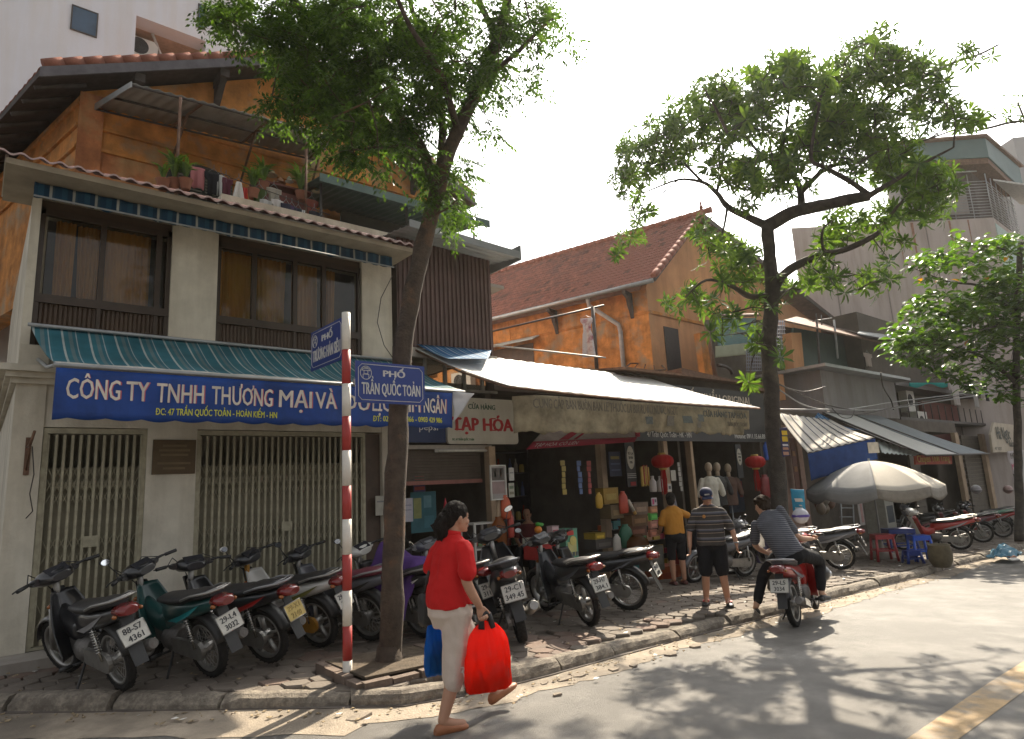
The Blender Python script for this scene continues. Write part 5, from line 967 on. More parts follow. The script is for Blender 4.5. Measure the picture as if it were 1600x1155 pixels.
obj('clad_panel',MB().slab([GP(4.3,.3,z0+.1),GP(5.0,.3,z0+.1),GP(5.0,.3,zs),GP(4.3,.3,zs)],(-.64,-.77,0),.04),M('panel_white',(.50,.48,.47),.7,0,.1,1,.1,streak=.2),GT)
bar=MB()
for k in range(13): z=z0+.12+k*.15; bar.tube([GP(0,.05,z),GP(5,.05,z)],.018,4); bar.tube([GP(0,.05,z),GP(0,5,z)],.018,4)
for k in range(6): bar.tube([GP(k*.9,.05,z0),GP(k*.9,.05,z0+2.3)],.022,4)
for k in range(6): bar.tube([GP(0,k*.9,z0),GP(0,k*.9,z0+2.3)],.022,4)
obj('cage_bars',bar,M('bar_grey',(.42,.43,.44),.5,.3),GT)
tm=M('shed_teal',(.10,.165,.165),.6,.1,.1,1,.1)
obj('metal_shed',MB().hexa([GP(-.5,-.5,zs+.3),GP(5.4,-.5,zs+.3),GP(5.4,6,zs+.3),GP(-.5,6,zs+.3),GP(-.5,-.5,zt),GP(5.4,-.5,zt-.2),GP(5.4,6,zt+.4),GP(-.5,6,zt+.4)]),tm,GT); obj('shed_roof',MB().slab([GP(-.7,-.8,zt+.02),GP(5.6,-.8,zt-.18),GP(5.6,6.4,zt+.5),GP(-.7,6.4,zt+.5)],(0,0,1),.12),rusty,GT)
obj('shed_floor',MB().hexa([GP(-.4,-.4,zs),GP(5.3,-.4,zs),GP(5.3,6,zs),GP(-.4,6,zs),GP(-.4,-.4,zs+.29),GP(5.3,-.4,zs+.29),GP(5.3,6,zs+.29),GP(-.4,6,zs+.29)]),rusty,GT)
obj('side_canopy',MB().slab([GP(0,1.5,z0+2.35),GP(0,6.5,z0+2.35),GP(-1.6,6.5,z0+2.0),GP(-1.6,1.5,z0+2.0)],(0,0,1),.10),M('canopy_white_edge',(.55,.54,.52),.6),GT); obj('front_canopy',MB().slab([GP(.5,-.9,z0+2.15),GP(4.2,-.9,z0+2.1),GP(4.2,.6,z0+2.6),GP(.5,.6,z0+2.6)],(0,0,1),.06),M('canopy_mixed',(.34,.33,.31),.6),GT)
cv=thing('cage_laundry','pale sheet hung inside the caged balcony of the grey tower','laundry',tuple(GP(2.2,.4,z0+2))); obj('cloth',MB().grid(lambda u,v:GP(1.2+2.2*u,.45+.1*sin(u*9),z0+1.9-1.5*v+.2*sin(u*4)*(1-v)),14,6,True,.02,(0,1,0)),clothmat('sheet_pale',(.5,.46,.44),.3),cv)
G2=thing('plain_tower','plain pale grey block rising behind the grey tower at the right edge','building',(45,25,0)); q=AD(1583,215,44); obj('wall',MB().hexa([Vector((q.x,q.y,-2)),Vector((q.x+9,q.y-8.5,-2)),Vector((q.x+15,q.y,-2)),Vector((q.x+6,q.y+8,-2)),Vector((q.x,q.y,q.z)),Vector((q.x+9,q.y-8.5,q.z)),Vector((q.x+15,q.y,q.z)),Vector((q.x+6,q.y+8,q.z))]),M('plain_grey',(.38,.38,.39),.9,0,.05,.5,.1,8),G2)
# ---- street sign post with two plates ----
SP=thing('sign_post','red and white striped street sign post at the kerb beside the tree','sign post',(2.62,5.56,G(2.62)+PAVE)); bx_=Vector((2.62,5.56,G(2.62)+PAVE)); top=AY(548,490,5.56); rp=M('post_red',(.36,.035,.03),.5,0,.14,7,.1); wp=M('post_white',(.66,.62,.55),.5,0,.1,7,.1,col2=(.45,.40,.33),fac=.66)
zz=lambda py:AY(545,py,5.56).z
marks=[1059,1031,977,922,866,811,759,704,651,600.5,547.5,489.5]
for i in range(len(marks)-1):
    z0_,z1_=(bx_.z-.05 if i==0 else zz(marks[i])),zz(marks[i+1]); obj('band',MB().tube([(2.62,5.56,z0_),(2.62,5.56,z1_)],.041,16),[wp,rp][i%2],SP)
nb=M('sign_navy',(.012,.035,.19),.35,.1,.06,4,.03); sg=M('sign_silver',(.55,.54,.52),.4)
def street_plate(label,O,ux,w,h,lines):
    g=thing('street_sign',label,'street sign',tuple(O)); O=Vector(O); ux=Vector(ux).normalized(); n=ux.cross(Vector((0,0,1))); Zv=Vector((0,0,1))
    obj('plate',MB().slab([O,O+ux*w,O+ux*w+Zv*h,O+Zv*h],-n,.012),nb,g)
    ol=MB(); m=.028*h/.4; c=.035
    pts=[(m+c,m),(w-m-c,m),(w-m,m+c),(w-m,h-m-c),(w-m-c,h-m),(m+c,h-m),(m,h-m-c),(m,m+c)]
    P3=lambda x,y,d=.003:O+ux*x+Zv*y+n*d
    ol.tube([P3(*p) for p in pts]+[P3(*pts[0])],.0035,4); obj('border',ol,sg,g)
    for s,x,y,ww,hh,b in lines: lettering('letters',s,P3(x,y),ux,Zv,ww,hh,sg,g,b,.004)
    em=MB(); cx,cy,r=.105,h*.72,.058; em.tube([P3(cx+r*cos(a*pi/12),cy+r*1.1*sin(a*pi/12),.004) for a in range(25)],.0035,4)
    for a,b in (((-.045,.022),(.045,.022)),((-.035,.04),(.035,.04)),((-.02,.022),(-.02,-.01)),((.02,.022),(.02,-.01)),((-.02,-.01),(.02,-.01)),((-.03,-.015),(-.03,-.058)),((.03,-.015),(.03,-.058)),((-.03,-.015),(.03,-.015)),((-.02,.05),(.02,.05)),((-.045,.022),(-.03,.035)),((.045,.022),(.03,.035))): em.tube([P3(cx+a[0],cy+a[1],.004),P3(cx+b[0],cy+b[1],.004)],.0035,4)
    obj('emblem',em,sg,g); obj('clamp',MB().box(O+ux*(w*.0+.0)+Zv*h*.5+n*-.02,(.02,.03,.05)),galv,g); return g
z_=2.465; street_plate('blue street plate with silver lettering reading PHỐ TRẦN QUỐC TOẢN',(2.68,5.49,z_),(1,-.01,0),.755,.40,[('PHỐ',.29,.265,.235,.062,.03),('TRẦN QUỐC TOẢN',.062,.085,.635,.115,.02)])
t_=rad(91); E_=Vector((2.585+.73*cos(t_),5.56+.73*sin(t_),2.885)); street_plate('blue street plate with silver lettering reading PHỐ TRƯƠNG HÁN SIÊU',E_,(-cos(t_),-sin(t_),0),.73,.41,[('PHỐ',.27,.265,.24,.065,.03),('TRƯƠNG HÁN SIÊU',.06,.085,.62,.12,.02)])
# overhead cables along the far shops
cb=thing('overhead_cables','sagging bundle of black and pale cables strung along the far shopfronts','cable',tuple(AY(1400,640,7.5))); pm4=M('cable_pale',(.3,.3,.3),.5)
for pts,r,m in (([(1212,598),(1290,632),(1350,643)],.02,darkmetal),([(1212,605),(1262,635),(1320,640),(1400,628),(1480,618),(1600,603)],.018,pm4),([(1215,640),(1290,640),(1380,640),(1480,625),(1600,607)],.02,pm4),([(1290,643),(1340,648),(1400,636),(1500,618),(1600,606)],.016,darkmetal),([(1300,638),(1315,652),(1330,652),(1335,640)],.014,darkmetal),([(1376,582),(1380,605),(1392,625),(1396,640)],.02,darkmetal),([(1213,600),(1255,612),(1290,604)],.012,darkmetal)):
    obj('wire',MB().tube(smooth([AY(x,y,7.6+.05*i) for i,(x,y) in enumerate(pts)],5),r,5),m,cb)
# ======================= MOTORBIKES =======================
rubber=M('tyre_rubber',(.022,.021,.020),.85,0,.25,20,.3,60,spec=.2); chrome=M('chrome',(.62,.61,.58),.18,1,.08,9,.05); alloy=M('alloy',(.34,.33,.31),.42,.8,.2,12,.2,50); blackp=M('black_plastic',(.022,.022,.022),.5,0,.25,7,.08,60); engm=M('engine_grey',(.16,.15,.14),.5,.6,.3,14,.4,60); seatm=M('seat_vinyl',(.020,.019,.020),.45,0,.2,10,.15,50); redl=M('tail_lens',(.16,.010,.010),.18,0,.1,9,0,coat=.6); amb=M('amber_lens',(.30,.09,.012),.2,0,.1,9,0,coat=.5); platem=M('plate_white',(.52,.51,.46),.5,0,.14,9,.03); inkp=M('plate_ink',(.02,.02,.025),.5); mirm=M('mirror_glass',(.75,.80,.88),.03,1,.02,3,0); lensm=M('headlight_lens',(.45,.46,.47),.08,.3,.05,5,0,coat=1)
def paint(n,c,flake=0): return M('paint_'+n,c,.28,0,.06,6,.03,30,coat=.7)
P_black=paint('black',(.018,.018,.020)); P_teal=paint('teal',(.010,.055,.052)); P_red=paint('red',(.36,.018,.014)); P_white=paint('white',(.55,.54,.50)); P_grey=paint('grey',(.10,.105,.12)); P_maroon=paint('maroon',(.14,.025,.035)); P_silver=paint('silver',(.24,.24,.25)); P_blue=paint('blue',(.02,.045,.14))
def arcband(mb,c,r,w,a0,a1,t=.012,n=12,crown_=.02):
    rings=[]
    for k in range(n+1):
        a=rad(a0+(a1-a0)*k/n); u=Vector((cos(a),0,sin(a))); q=[]
        for y,dr in ((-w/2,-crown_),(-w*.3,0),(w*.3,0),(w/2,-crown_),(w/2,-crown_-t),(w*.3,-t),(-w*.3,-t),(-w/2,-crown_-t)): q.append(Vector(c)+u*(r+dr)+Vector((0,y,0)))
        rings.append(q)
    return mb.loft(rings)
def ring_x(x,zc,hw,hh,p=2.4,n=14,yc=0,top=None):
    out=[]
    for k in range(n):
        a=2*pi*k/n; ca,sa=cos(a),sin(a); y=hw*abs(ca)**(2/p)*(1 if ca>=0 else -1); z=hh*abs(sa)**(2/p)*(1 if sa>=0 else -1); out.append(Vector((x,yc+y,zc+z)))
    return out
_bike={}
def bike_parts(kind,steer):
    """list of (name, mesh, material key, parent index); origin under the rear axle, x forward"""
    if (kind,steer) in _bike: return _bike[(kind,steer)]
    sc=kind=='scooter'; r=.225 if sc else .285; WB=1.22; tw_=.10 if sc else .074; out=[]
    hx=.98 if sc else .96
    piv=Vector((1.02,0,.7)); ax=Vector((-.42,0,.91)).normalized(); RS_=Matrix.Translation(piv)@Matrix.Rotation(rad(steer),4,ax)@Matrix.Translation(-piv)
    def add(n,mb,mk,par=None,front=False):
        if front: mb.v=[tuple(RS_@Vector(p)) for p in mb.v]
        out.append((n,mb.mesh(n,blackp),mk,par)); return len(out)-1
    def wheel(cx,front):
        b=MB(); c=(cx,0,r); ri=r-.062
        b.lathe([(ri-.022,-.028),(ri,-.032),(ri+.006,-.02),(ri-.006,0),(ri+.006,.02),(ri,.032),(ri-.022,.028),(ri-.026,0),(ri-.022,-.028)],c,28,1); b.lathe([(.012,-.07),(.05,-.05),(.055,0),(.05,.05),(.012,.07)],c,14,1,cap=True)
        if sc or kind=='alloy':
            for k in range(5):
                a=k*2*pi/5+.3; u=Vector((cos(a),0,sin(a))); b.tube([Vector(c)+u*.04,Vector(c)+u*(ri-.02)],[.03,.022],6,flat=.6)
        else:
            for k in range(30):
                a=k*2*pi/30; a2=a+(.34 if k%2 else -.34); s=.04*(1 if k%4<2 else -1); b.tube([Vector(c)+Vector((.05*cos(a2),s,.05*sin(a2))),Vector(c)+Vector(((ri-.02)*cos(a),0,(ri-.02)*sin(a)))],.003,3,False)
        w=add('front_wheel' if front else 'rear_wheel',b,'rim',None,front)
        t=MB(); h=tw_/2; t.lathe([(ri,-.030),(ri+.02,-h*.95),(r-.022,-h),(r-.004,-h*.6),(r,0),(r-.004,h*.6),(r-.022,h),(ri+.02,h*.95),(ri,.030)],c,32,1)
        for k in range(32):
            a=k*2*pi/32
            for s in(-1,1): u=Vector((cos(a),0,sin(a))); t.box(Vector(c)+u*(r-.003)+Vector((0,s*h*.5,0)),(.012,h*.7,.006),Matrix.Rotation(-a+pi/2,3,'Y')@Matrix.Rotation(s*.6,3,'Z'))
        add('tyre',t,'rubber',w,front)
    wheel(0,False); wheel(WB,True)
    # front end
    f=MB(); 
    for s in(-1,1): f.tube([(WB,s*.072,r),(WB-.03,s*.072,r+.10),(1.03,s*.072,.72)],[.024,.028,.024],8)
    f.tube([(1.045,0,.66),(.965,0,.98)],.03,8); add('fork',f,'chromeish',None,True)
    b=MB(); arcband(b,(WB,0,r),r+.035,.125 if not sc else .15,12,150,.008,12,.03); add('front_fender',b,'paint',None,True)
    hb=MB(); 
    for s in(-1,1): hb.tube([(hx,0,1.0),(hx+.01,s*.12,1.01),(hx-.05,s*.25,1.035),(hx-.11,s*.36,1.03)],.012,6); hb.tube([(hx-.07,s*.27,1.033),(hx-.115,s*.375,1.03)],.018,8); hb.tube([(hx+.0,s*.22,1.03),(hx+.01,s*.31,1.02),(hx-.01,s*.37,1.01)],.007,5)
    hb.tube([(hx-.01,.24,1.03),(hx+.10,.16,1.09),(hx+.13,.05,.98),(hx+.06,.02,.86)],.005,4); hb.tube([(hx-.01,-.24,1.03),(hx+.11,-.15,1.08),(hx+.14,-.04,.97),(hx+.07,-.02,.84)],.005,4)
    hi=add('handlebar',hb,'black',None,True)
    c=MB(); c.loft([ring_x(hx-.13,1.0,.085,.035),ring_x(hx-.09,1.01,.135,.06),ring_x(hx,1.01,.165,.078),ring_x(hx+.08,.995,.15,.075),ring_x(hx+.125,.985,.105,.06)]); 
    for s in(-1,1): c.loft([ring_x(hx-.03,1.012,.05,.032,2,10,s*.17),ring_x(hx+.03,1.01,.05,.034,2,10,s*.17),ring_x(hx+.06,1.005,.03,.02,2,10,s*.17)])
    ci=add('headlight_cowl',c,'paint2',None,True); l=MB(); l.ellip((hx+.115,0,.985),(.035,.10,.058),12,8); add('headlight',l,'lens',ci,True)
    d=MB().slab([(hx-.12,-.09,1.035),(hx-.12,.09,1.035),(hx-.03,.10,1.092),(hx-.03,-.10,1.092)],(-.5,0,.8),.008); add('dial',d,'glassy',ci,True)
    for s in(-1,1):
        m=MB(); m.tube([(hx-.04,s*.21,1.03),(hx+.0,s*.25,1.13),(hx-.01,s*.29,1.20)],.006,5); mi=add('mirror',m,'black',hi,True)
        g=MB(); R=Matrix.Rotation(rad(8*s),3,'Z'); g.loft([[Vector((hx-.015,s*.31,1.235))+R@Vector((dx,.058*k*cos(a),.034*k*sin(a)+.012*cos(a)*s)) for a in [2*pi*q/14 for q in range(14)]] for dx,k in ((.03,.4),(.02,.85),(-.004,1.0))]); out.append(('mirror_back',g.mesh('mirror_back',blackp) if False else None,None,None)) if False else None
        g.v=[tuple(RS_@Vector(p)) for p in g.v]; me=g.mesh('mirror_head',blackp); out.append(('mirror_head',me,'mirrorback',hi))
        q=MB().loft([[Vector((hx-.0195+dx,s*.31,1.235))+R@Vector((0,.051*cos(a),.029*sin(a)+.010*cos(a)*s)) for a in [2*pi*q/14 for q in range(14)]] for dx in (0,-.003)]); add('mirror_glass',q,'mirror',hi,True)
    # leg shield / apron
    if sc:
        def sh(u,v):
            z=.90-.62*v; wd=(.13+.11*sin(min(1,v*1.7)*pi/2)) if v<.75 else .24-.05*(v-.75)*4; x=1.05-.11*v+.04*sin(v*pi)-.13*(2*u-1)**2*(.6+.4*v)-.03*v*v; return (x,(2*u-1)*wd,z)
    else:
        def sh(u,v):
            z=.86-.60*v; wd=.10+.085*sin(min(1,v*1.5)*pi/2); x=1.00-.20*v-.11*(2*u-1)**2; return (x,(2*u-1)*wd,z)
    s1=MB().grid(sh,14,14,True,.018,(-1,0,.1)); add('leg_shield',s1,'paint'); 
    def nose(u,v): p=Vector(sh(.5+(u-.5)*.55,v*.8)); return (p.x+.035+.05*(1-(2*u-1)**2),p.y,p.z+.02)
    add('front_panel',MB().grid(nose,10,10,True,.012,(-1,0,0)),'paint2')
    for s in(-1,1): add('indicator',MB().ellip((sh(.5+s*.36,.22)[0]+.03,s*(.10 if not sc else .14),.74),(.022,.04,.022),8,6),'amber')
    # tail and body
    if sc:
        bd=MB().loft([ring_x(.56,.44,.10,.14),ring_x(.48,.48,.155,.20),ring_x(.28,.53,.185,.21),ring_x(.02,.60,.185,.17),ring_x(-.22,.68,.155,.115),ring_x(-.40,.725,.11,.075),ring_x(-.50,.74,.05,.04)]); fl=MB().loft([ring_x(.92,.32,.13,.035),ring_x(.80,.30,.18,.04),ring_x(.55,.30,.18,.045),ring_x(.42,.34,.15,.05)]); add('floorboard',fl,'black'); st=MB().loft([ring_x(.56,.70,.07,.03),ring_x(.50,.72,.125,.05),ring_x(.25,.735,.15,.06),ring_x(0,.765,.145,.065),ring_x(-.1,.80,.14,.055),ring_x(-.32,.82,.115,.05),ring_x(-.42,.82,.06,.03)]); tz=.745
    else:
        bd=MB().loft([ring_x(.60,.57,.05,.10),ring_x(.50,.60,.085,.11),ring_x(.30,.63,.12,.11),ring_x(.08,.66,.13,.095),ring_x(-.15,.70,.12,.075),ring_x(-.35,.745,.09,.055),ring_x(-.46,.77,.05,.035)]); tn=MB().loft([ring_x(.98,.66,.05,.10),ring_x(.85,.54,.075,.12),ring_x(.68,.47,.075,.10),ring_x(.52,.52,.08,.10)]); add('frame_cover',tn,'paint'); st=MB().loft([ring_x(.60,.72,.06,.02),ring_x(.54,.74,.105,.035),ring_x(.32,.745,.135,.045),ring_x(.10,.76,.14,.048),ring_x(0,.79,.135,.045),ring_x(-.22,.815,.115,.04),ring_x(-.34,.825,.07,.025)]); tz=.765
    bi=add('body_cowl',bd,'paint'); add('seat',st,'seat')
    sp=MB()
    for s in(-1,1):
        hw=.187 if sc else .131; sp.slab([(.35,s*hw,tz-.20),(.1,s*(hw+.004),tz-.13),(-.22,s*(hw-.016),tz-.02),(-.05,s*(hw+.002),tz-.12),(.18,s*(hw+.004),tz-.20)],(0,s,0),.006)
    add('side_stripe',sp,'stripe',bi)
    tl=MB().loft([ring_x(-.36,tz,.10,.045),ring_x(-.45,tz-.005,.09,.045),ring_x(-.505,tz-.01,.055,.03)]); add('tail_light',tl,'redlens')
    for s in(-1,1): add('tail_indicator',MB().ellip((-.42,s*.105,tz-.03),(.035,.018,.018),8,6),'amber')
    gr=MB(); gr.tube([(.02,.15,tz+.02),(-.16,.155,tz+.07),(-.40,.10,tz+.10),(-.44,0,tz+.105),(-.40,-.10,tz+.10),(-.16,-.155,tz+.07),(.02,-.15,tz+.02)],.012,6); gr.tube([(-.34,.11,tz+.095),(-.34,-.11,tz+.095)],.008,5); add('grab_rail',gr,'rail')
    rf=MB(); arcband(rf,(0,0,r),r+.055,.13,55,165,.01,12,.03); rf.slab([(-.36,-.06,.56),(-.36,.06,.56),(-.48,.055,.30),(-.48,-.055,.30)],(-1,0,-.3),.01); rf.slab([(-.36,-.05,.70),(-.36,.05,.70),(-.44,.05,.50),(-.44,-.05,.50)],(-1,0,-.3),.012); add('rear_fender',rf,'black')
    # mechanics
    e=MB(); e.loft([ring_x(.36,.33,.09,.11),ring_x(.46,.33,.13,.12),ring_x(.58,.34,.12,.11),ring_x(.64,.35,.06,.08)]) if not sc else e.loft([ring_x(.40,.30,.10,.09),ring_x(.1,.26,.12,.08),ring_x(-.08,.24,.08,.07)])
    if not sc:
        for k in range(6): e.box((.66+k*.022,0,.37),(.012,.13,.13))
        e.tube([(.8,0,.38),(.82,0,.38)],.05,8)
    add('engine',e,'engine'); 
    cc_=MB()
    for y in (.085,): cc_.loft([[Vector((x,y+dy,z)) for x,z in [(.0+.085*cos(a),r+.085*sin(a)) for a in [pi/2+k*pi/8 for k in range(9)]]+[(.44+.07*cos(a),r+.03+.07*sin(a)) for a in [-pi/2+k*pi/8 for k in range(9)]]] for dy in (-.018,.02)],True,False)
    add('chain_case',cc_,'alloy' if sc else 'chromeish'); sw=MB().tube([(0,-.08,r),(.42,-.08,r+.02)],.022,6); add('swing_arm',sw,'black')
    for s in ((1,-1) if not sc else (1,)):
        k=MB(); a=Vector((.0,s*.115,r+.03)); b_=Vector((.06,s*.115,.63)); k.tube([a,b_],.012,6); n=9
        k.tube([a.lerp(b_,.25+.65*t/72)+Vector((.026*cos(t*.785),.026*sin(t*.785)*1,0)) for t in range(73)],.0055,4,False); add('shock_absorber',k,'chrome')
    ex=MB(); ex.tube([(.70,-.05,.28),(.62,-.10,.19),(.35,-.13,.18),(.15,-.15,.23),(.05,-.155,.26)],[.018,.02,.02,.024,.035],8); ex.tube([(.08,-.155,.255),(.04,-.155,.265),(-.30,-.165,.36),(-.36,-.167,.375)],[.035,.052,.055,.042],12); ei=add('exhaust',ex,'exhaust'); add('heat_shield',MB().slab([(.0,-.213,.235),(-.26,-.222,.31),(-.26,-.222,.39),(.0,-.213,.315)],(0,-1,0),.008),'chrome',ei)
    for s in(-1,1): add('foot_peg',MB().tube([(.50,s*.06,.24),(.50,s*.19,.25)],.012,5).tube([(.50,s*.18,.25),(.50,s*.28,.255)],.02,6),'black')
    ks=MB().tube([(.42,.10,.25),(.38,.20,.10),(.36,.255,.012)],.011,6).box((.36,.26,.006),(.06,.04,.012)); add('side_stand',ks,'black')
    bs=MB()
    if kind=='cub': bs.grid(lambda u,v:(.86-.02*u+.2*v,(u-.5)*.0,0),1,1) if False else None
    _bike[(kind,steer)]=out; return out
def bike(label,pos,head,kind,pcol,pcol2=None,plate=None,lean=8,steer=0,group='motorbikes parked on the pavement',rim=None,stripe=None,rail=None,seat=None,platecol=None,name=None,platetilt=0,off=PAVE,cat='motorbike',chromeish=None,mirb=None,mir=1):
    x,y=pos; g=thing(name or ('parked_scooter' if kind=='scooter' else 'parked_motorbike'),label,cat,(x,y,G(x)+off),group,True)
    g.scale=(.96,.96,.96); g.rotation_euler=(Matrix.Rotation(rad(head),4,'Z')@Matrix.Rotation(rad(-lean),4,'X')).to_euler()
    mats={'rim':rim or alloy,'rubber':rubber,'paint':pcol,'paint2':pcol2 or pcol,'black':blackp,'chromeish':chromeish or alloy,'lens':lensm,'glassy':M('dial_dark',(.03,.03,.035),.25,0,.1,9,0),'mirror':mirm,'amber':amb,'seat':seat or seatm,'redlens':redl,'rail':rail or alloy,'engine':engm,'alloy':alloy,'chrome':chrome,'exhaust':engm if kind!='scooter' else alloy,'stripe':stripe or pcol2 or P_silver,'mirrorback':mirb or blackp}
    objs=[]
    nm=0; skip=[]
    for qi,(n,me,mk,par) in enumerate(bike_parts(kind,steer)):
        if n=='mirror': nm+=1; sk_=(mir==0 or (mir==1 and nm==1) or (mir==-1 and nm==2))
        if n in('mirror','mirror_head','mirror_glass') and sk_: objs.append(None); continue
        o=bpy.data.objects.new(n,me); COL.objects.link(o); o.parent=objs[par] if par is not None else g; o.material_slots[0].link='OBJECT'; o.material_slots[0].material=mats[mk]; objs.append(o)
    if plate is not None:
        tz=.50; R=Matrix.Rotation(rad(90-22),3,'Y'); c=Vector((-.455,0,.56)); nx=Vector((-.93,0,.37)).normalized(); ux=Vector((0,-1,0)); uy=Vector((.37,0,.93)).normalized()
        if platetilt: q=Matrix.Rotation(rad(platetilt),3,nx); ux=q@ux; uy=q@uy
        P=lambda a,b,d=0:c+ux*a+uy*b+nx*d
        po=bpy.data.objects.new('number_plate',MB().slab([P(-.105,-.078),P(.105,-.078),P(.105,.078),P(-.105,.078)],nx,.006).mesh('number_plate',platecol or platem)); COL.objects.link(po); po.parent=g
        fr=MB(); 
        for a,b in (((-.107,-.08),(.107,-.08)),((.107,-.08),(.107,.08)),((.107,.08),(-.107,.08)),((-.107,.08),(-.107,-.08))): fr.tube([P(*a,.004),P(*b,.004)],.005,4)
        fo=bpy.data.objects.new('plate_frame',fr.mesh('plate_frame',alloy)); COL.objects.link(fo); fo.parent=po
        for i,s in enumerate(plate):
            w=min(.175,.031*len(s)); mb=put(text_mb(s,w,.052,.012,2,.003),P(-w/2,.014-.074*i,.0075),ux,uy); to=bpy.data.objects.new('plate_text',mb.mesh('plate_text',inkp if not platecol else M('plate_faint',(.33,.25,.08),.6))); COL.objects.link(to); to.parent=po
    return g
# the row against the folding gates
bike('black motorbike with white plate 88-S7 4361, first from the corner pillar',(1.10,6.62),104,'cub',P_black,P_black,('88-S7','4361'),15,10,mir=0,stripe=P_silver,platetilt=4)
bike('teal green motorbike with white plate 29-L4 3032, second from the corner',(1.78,6.52),106,'cub',P_teal,P_black,('29-L4','3032'),14,14,stripe=M('decal_turquoise',(.01,.22,.24),.4),platetilt=4)
bike('black and red motorbike with yellow plate and pale grab rail',(2.34,6.66),114,'alloy',P_black,P_black,('29-X1','2140'),14,-22,mir=0,stripe=P_red,platecol=M('plate_yellow',(.50,.38,.12),.5,0,.1,8,.03),rail=P_silver)
bike('white tailed motorbike standing behind the striped sign post',(2.98,6.95),112,'alloy',P_white,P_black,('29-H8','7042'),13,8,stripe=M('decal_olive',(.16,.15,.03),.4),chromeish=M('amber_shock',(.45,.22,.03),.4,.3),mirb=P_white)
bike('maroon seated dark motorbike between the sign post and the leaning tree',(3.52,6.85),112,'cub',P_grey,P_black,('29-K6','5517'),12,6,seat=M('seat_maroon',(.12,.02,.035),.5,0,.15,8,.1),rail=P_silver)
bike('dark motorbike with pale cowl behind the leaning tree under a purple cover',(4.02,6.55),100,'cub',P_black,P_white,('29-H1','728.33'),12,6)
bike('dark motorbike half hidden behind the woman in red, plate 29-B1',(4.50,6.25),85,'alloy',P_black,P_grey,('29-B1','311.8'),8,4)
bike('black and silver scooter with white plate 29-C1 349.45 seen from behind',(4.62,5.56),57,'scooter',P_black,P_black,('29-C1','349.45'),12,6,mir=2,stripe=P_white,rail=P_grey).scale=(1.06,1.06,1.06)
bike('black motorbike with red tail lens parked right of the silver scooter',(5.72,5.62),74,'alloy',P_black,P_black,('29-H7','384.1'),9,10,stripe=P_grey)
bike('old black spoke wheeled motorbike with chrome rack before the grocery',(6.85,5.98),112,'cub',P_black,P_black,('29-F2','6184'),8,8,mir=0,rail=chrome,rim=chrome)
bike('dark motorbike parked between the striped shirt man and the tree',(10.95,6.75),166,'alloy',P_grey,P_black,None,8,10)
bike('purple grey motorbike with tan seat behind the rider',(11.9,6.25),128,'alloy',M('paint_violet',(.07,.06,.13),.3,coat=.6),P_silver,('30-K2','1157'),8,10,seat=M('seat_tan',(.30,.15,.10),.5),stripe=P_silver,rail=P_silver)
bike('silver and black motorbike with big spoked wheel left of the red stool',(12.95,5.9),112,'cub',P_grey,P_silver,('29-P3','4471'),8,10,stripe=P_silver,rim=chrome,rail=P_silver)
bike('red motorbike with white leg shield right of the blue stools',(18.6,5.55),116,'cub',P_red,P_white,('29-M9','8820'),9,20,stripe=P_silver)
bike('dark red motorbike just beyond the red and white one',(21.3,5.8),112,'alloy',P_maroon,P_black,('29-T4','1906'),9,14)
bike('red motorbike with green seat cover near the right edge',(23.6,5.9),118,'cub',P_red,P_black,('29-S2','3345'),9,14,seat=M('seat_green',(.02,.13,.07),.5),stripe=P_silver)
bike('black motorbike deeper inside near the far shutters',(23.3,7.4),120,'alloy',P_black,P_grey,None,9,14,mirb=chrome)
bike('silver motorbike deepest in the row at the right edge',(26.5,6.6),116,'alloy',P_silver,P_black,None,9,10)
RB=bike('red motorbike with plate 29-L5 3034 ridden off the kerb',(7.86,4.22),15,'alloy',P_red,P_red,('29-L5','3034'),4,4,None,stripe=P_silver,name='ridden_motorbike',off=.0,rail=P_silver,seat=M('seat_dark_grey',(.05,.05,.055),.5))
# purple cover over the motorbike behind the tree
pc=thing('purple_cover','purple fabric cover draped over the seat of the motorbike behind the tree','cover',(3.95,7.0,.8)); pv=clothmat('purple_cloth',(.085,.04,.17),.12,.2,5)
def cov(u,v):
    a=(u-.5)*3.0; s=.16+.16*min(1,abs(a)/1.5); p=Vector((4.00-.07*v*1.2,6.42+.75*v,0)); L=Vector((-.98,-.17,0)); y=sin(a) if abs(a)<1.57 else (1 if a>0 else -1); z=G(4)+PAVE+(.86 if v<.55 else .86+.18*(v-.55)*2.2)-max(0,abs(a)-.5)*.5-.02*sin(u*40)*abs(a)-.12*max(0,.15-v)*6; return p+L*(-s*y*1.15+.015*sin(v*19)*abs(a))+Vector((0,0,z))
obj('cloth',MB().grid(cov,40,24,True,.008,(0,0,1)),pv,pc)
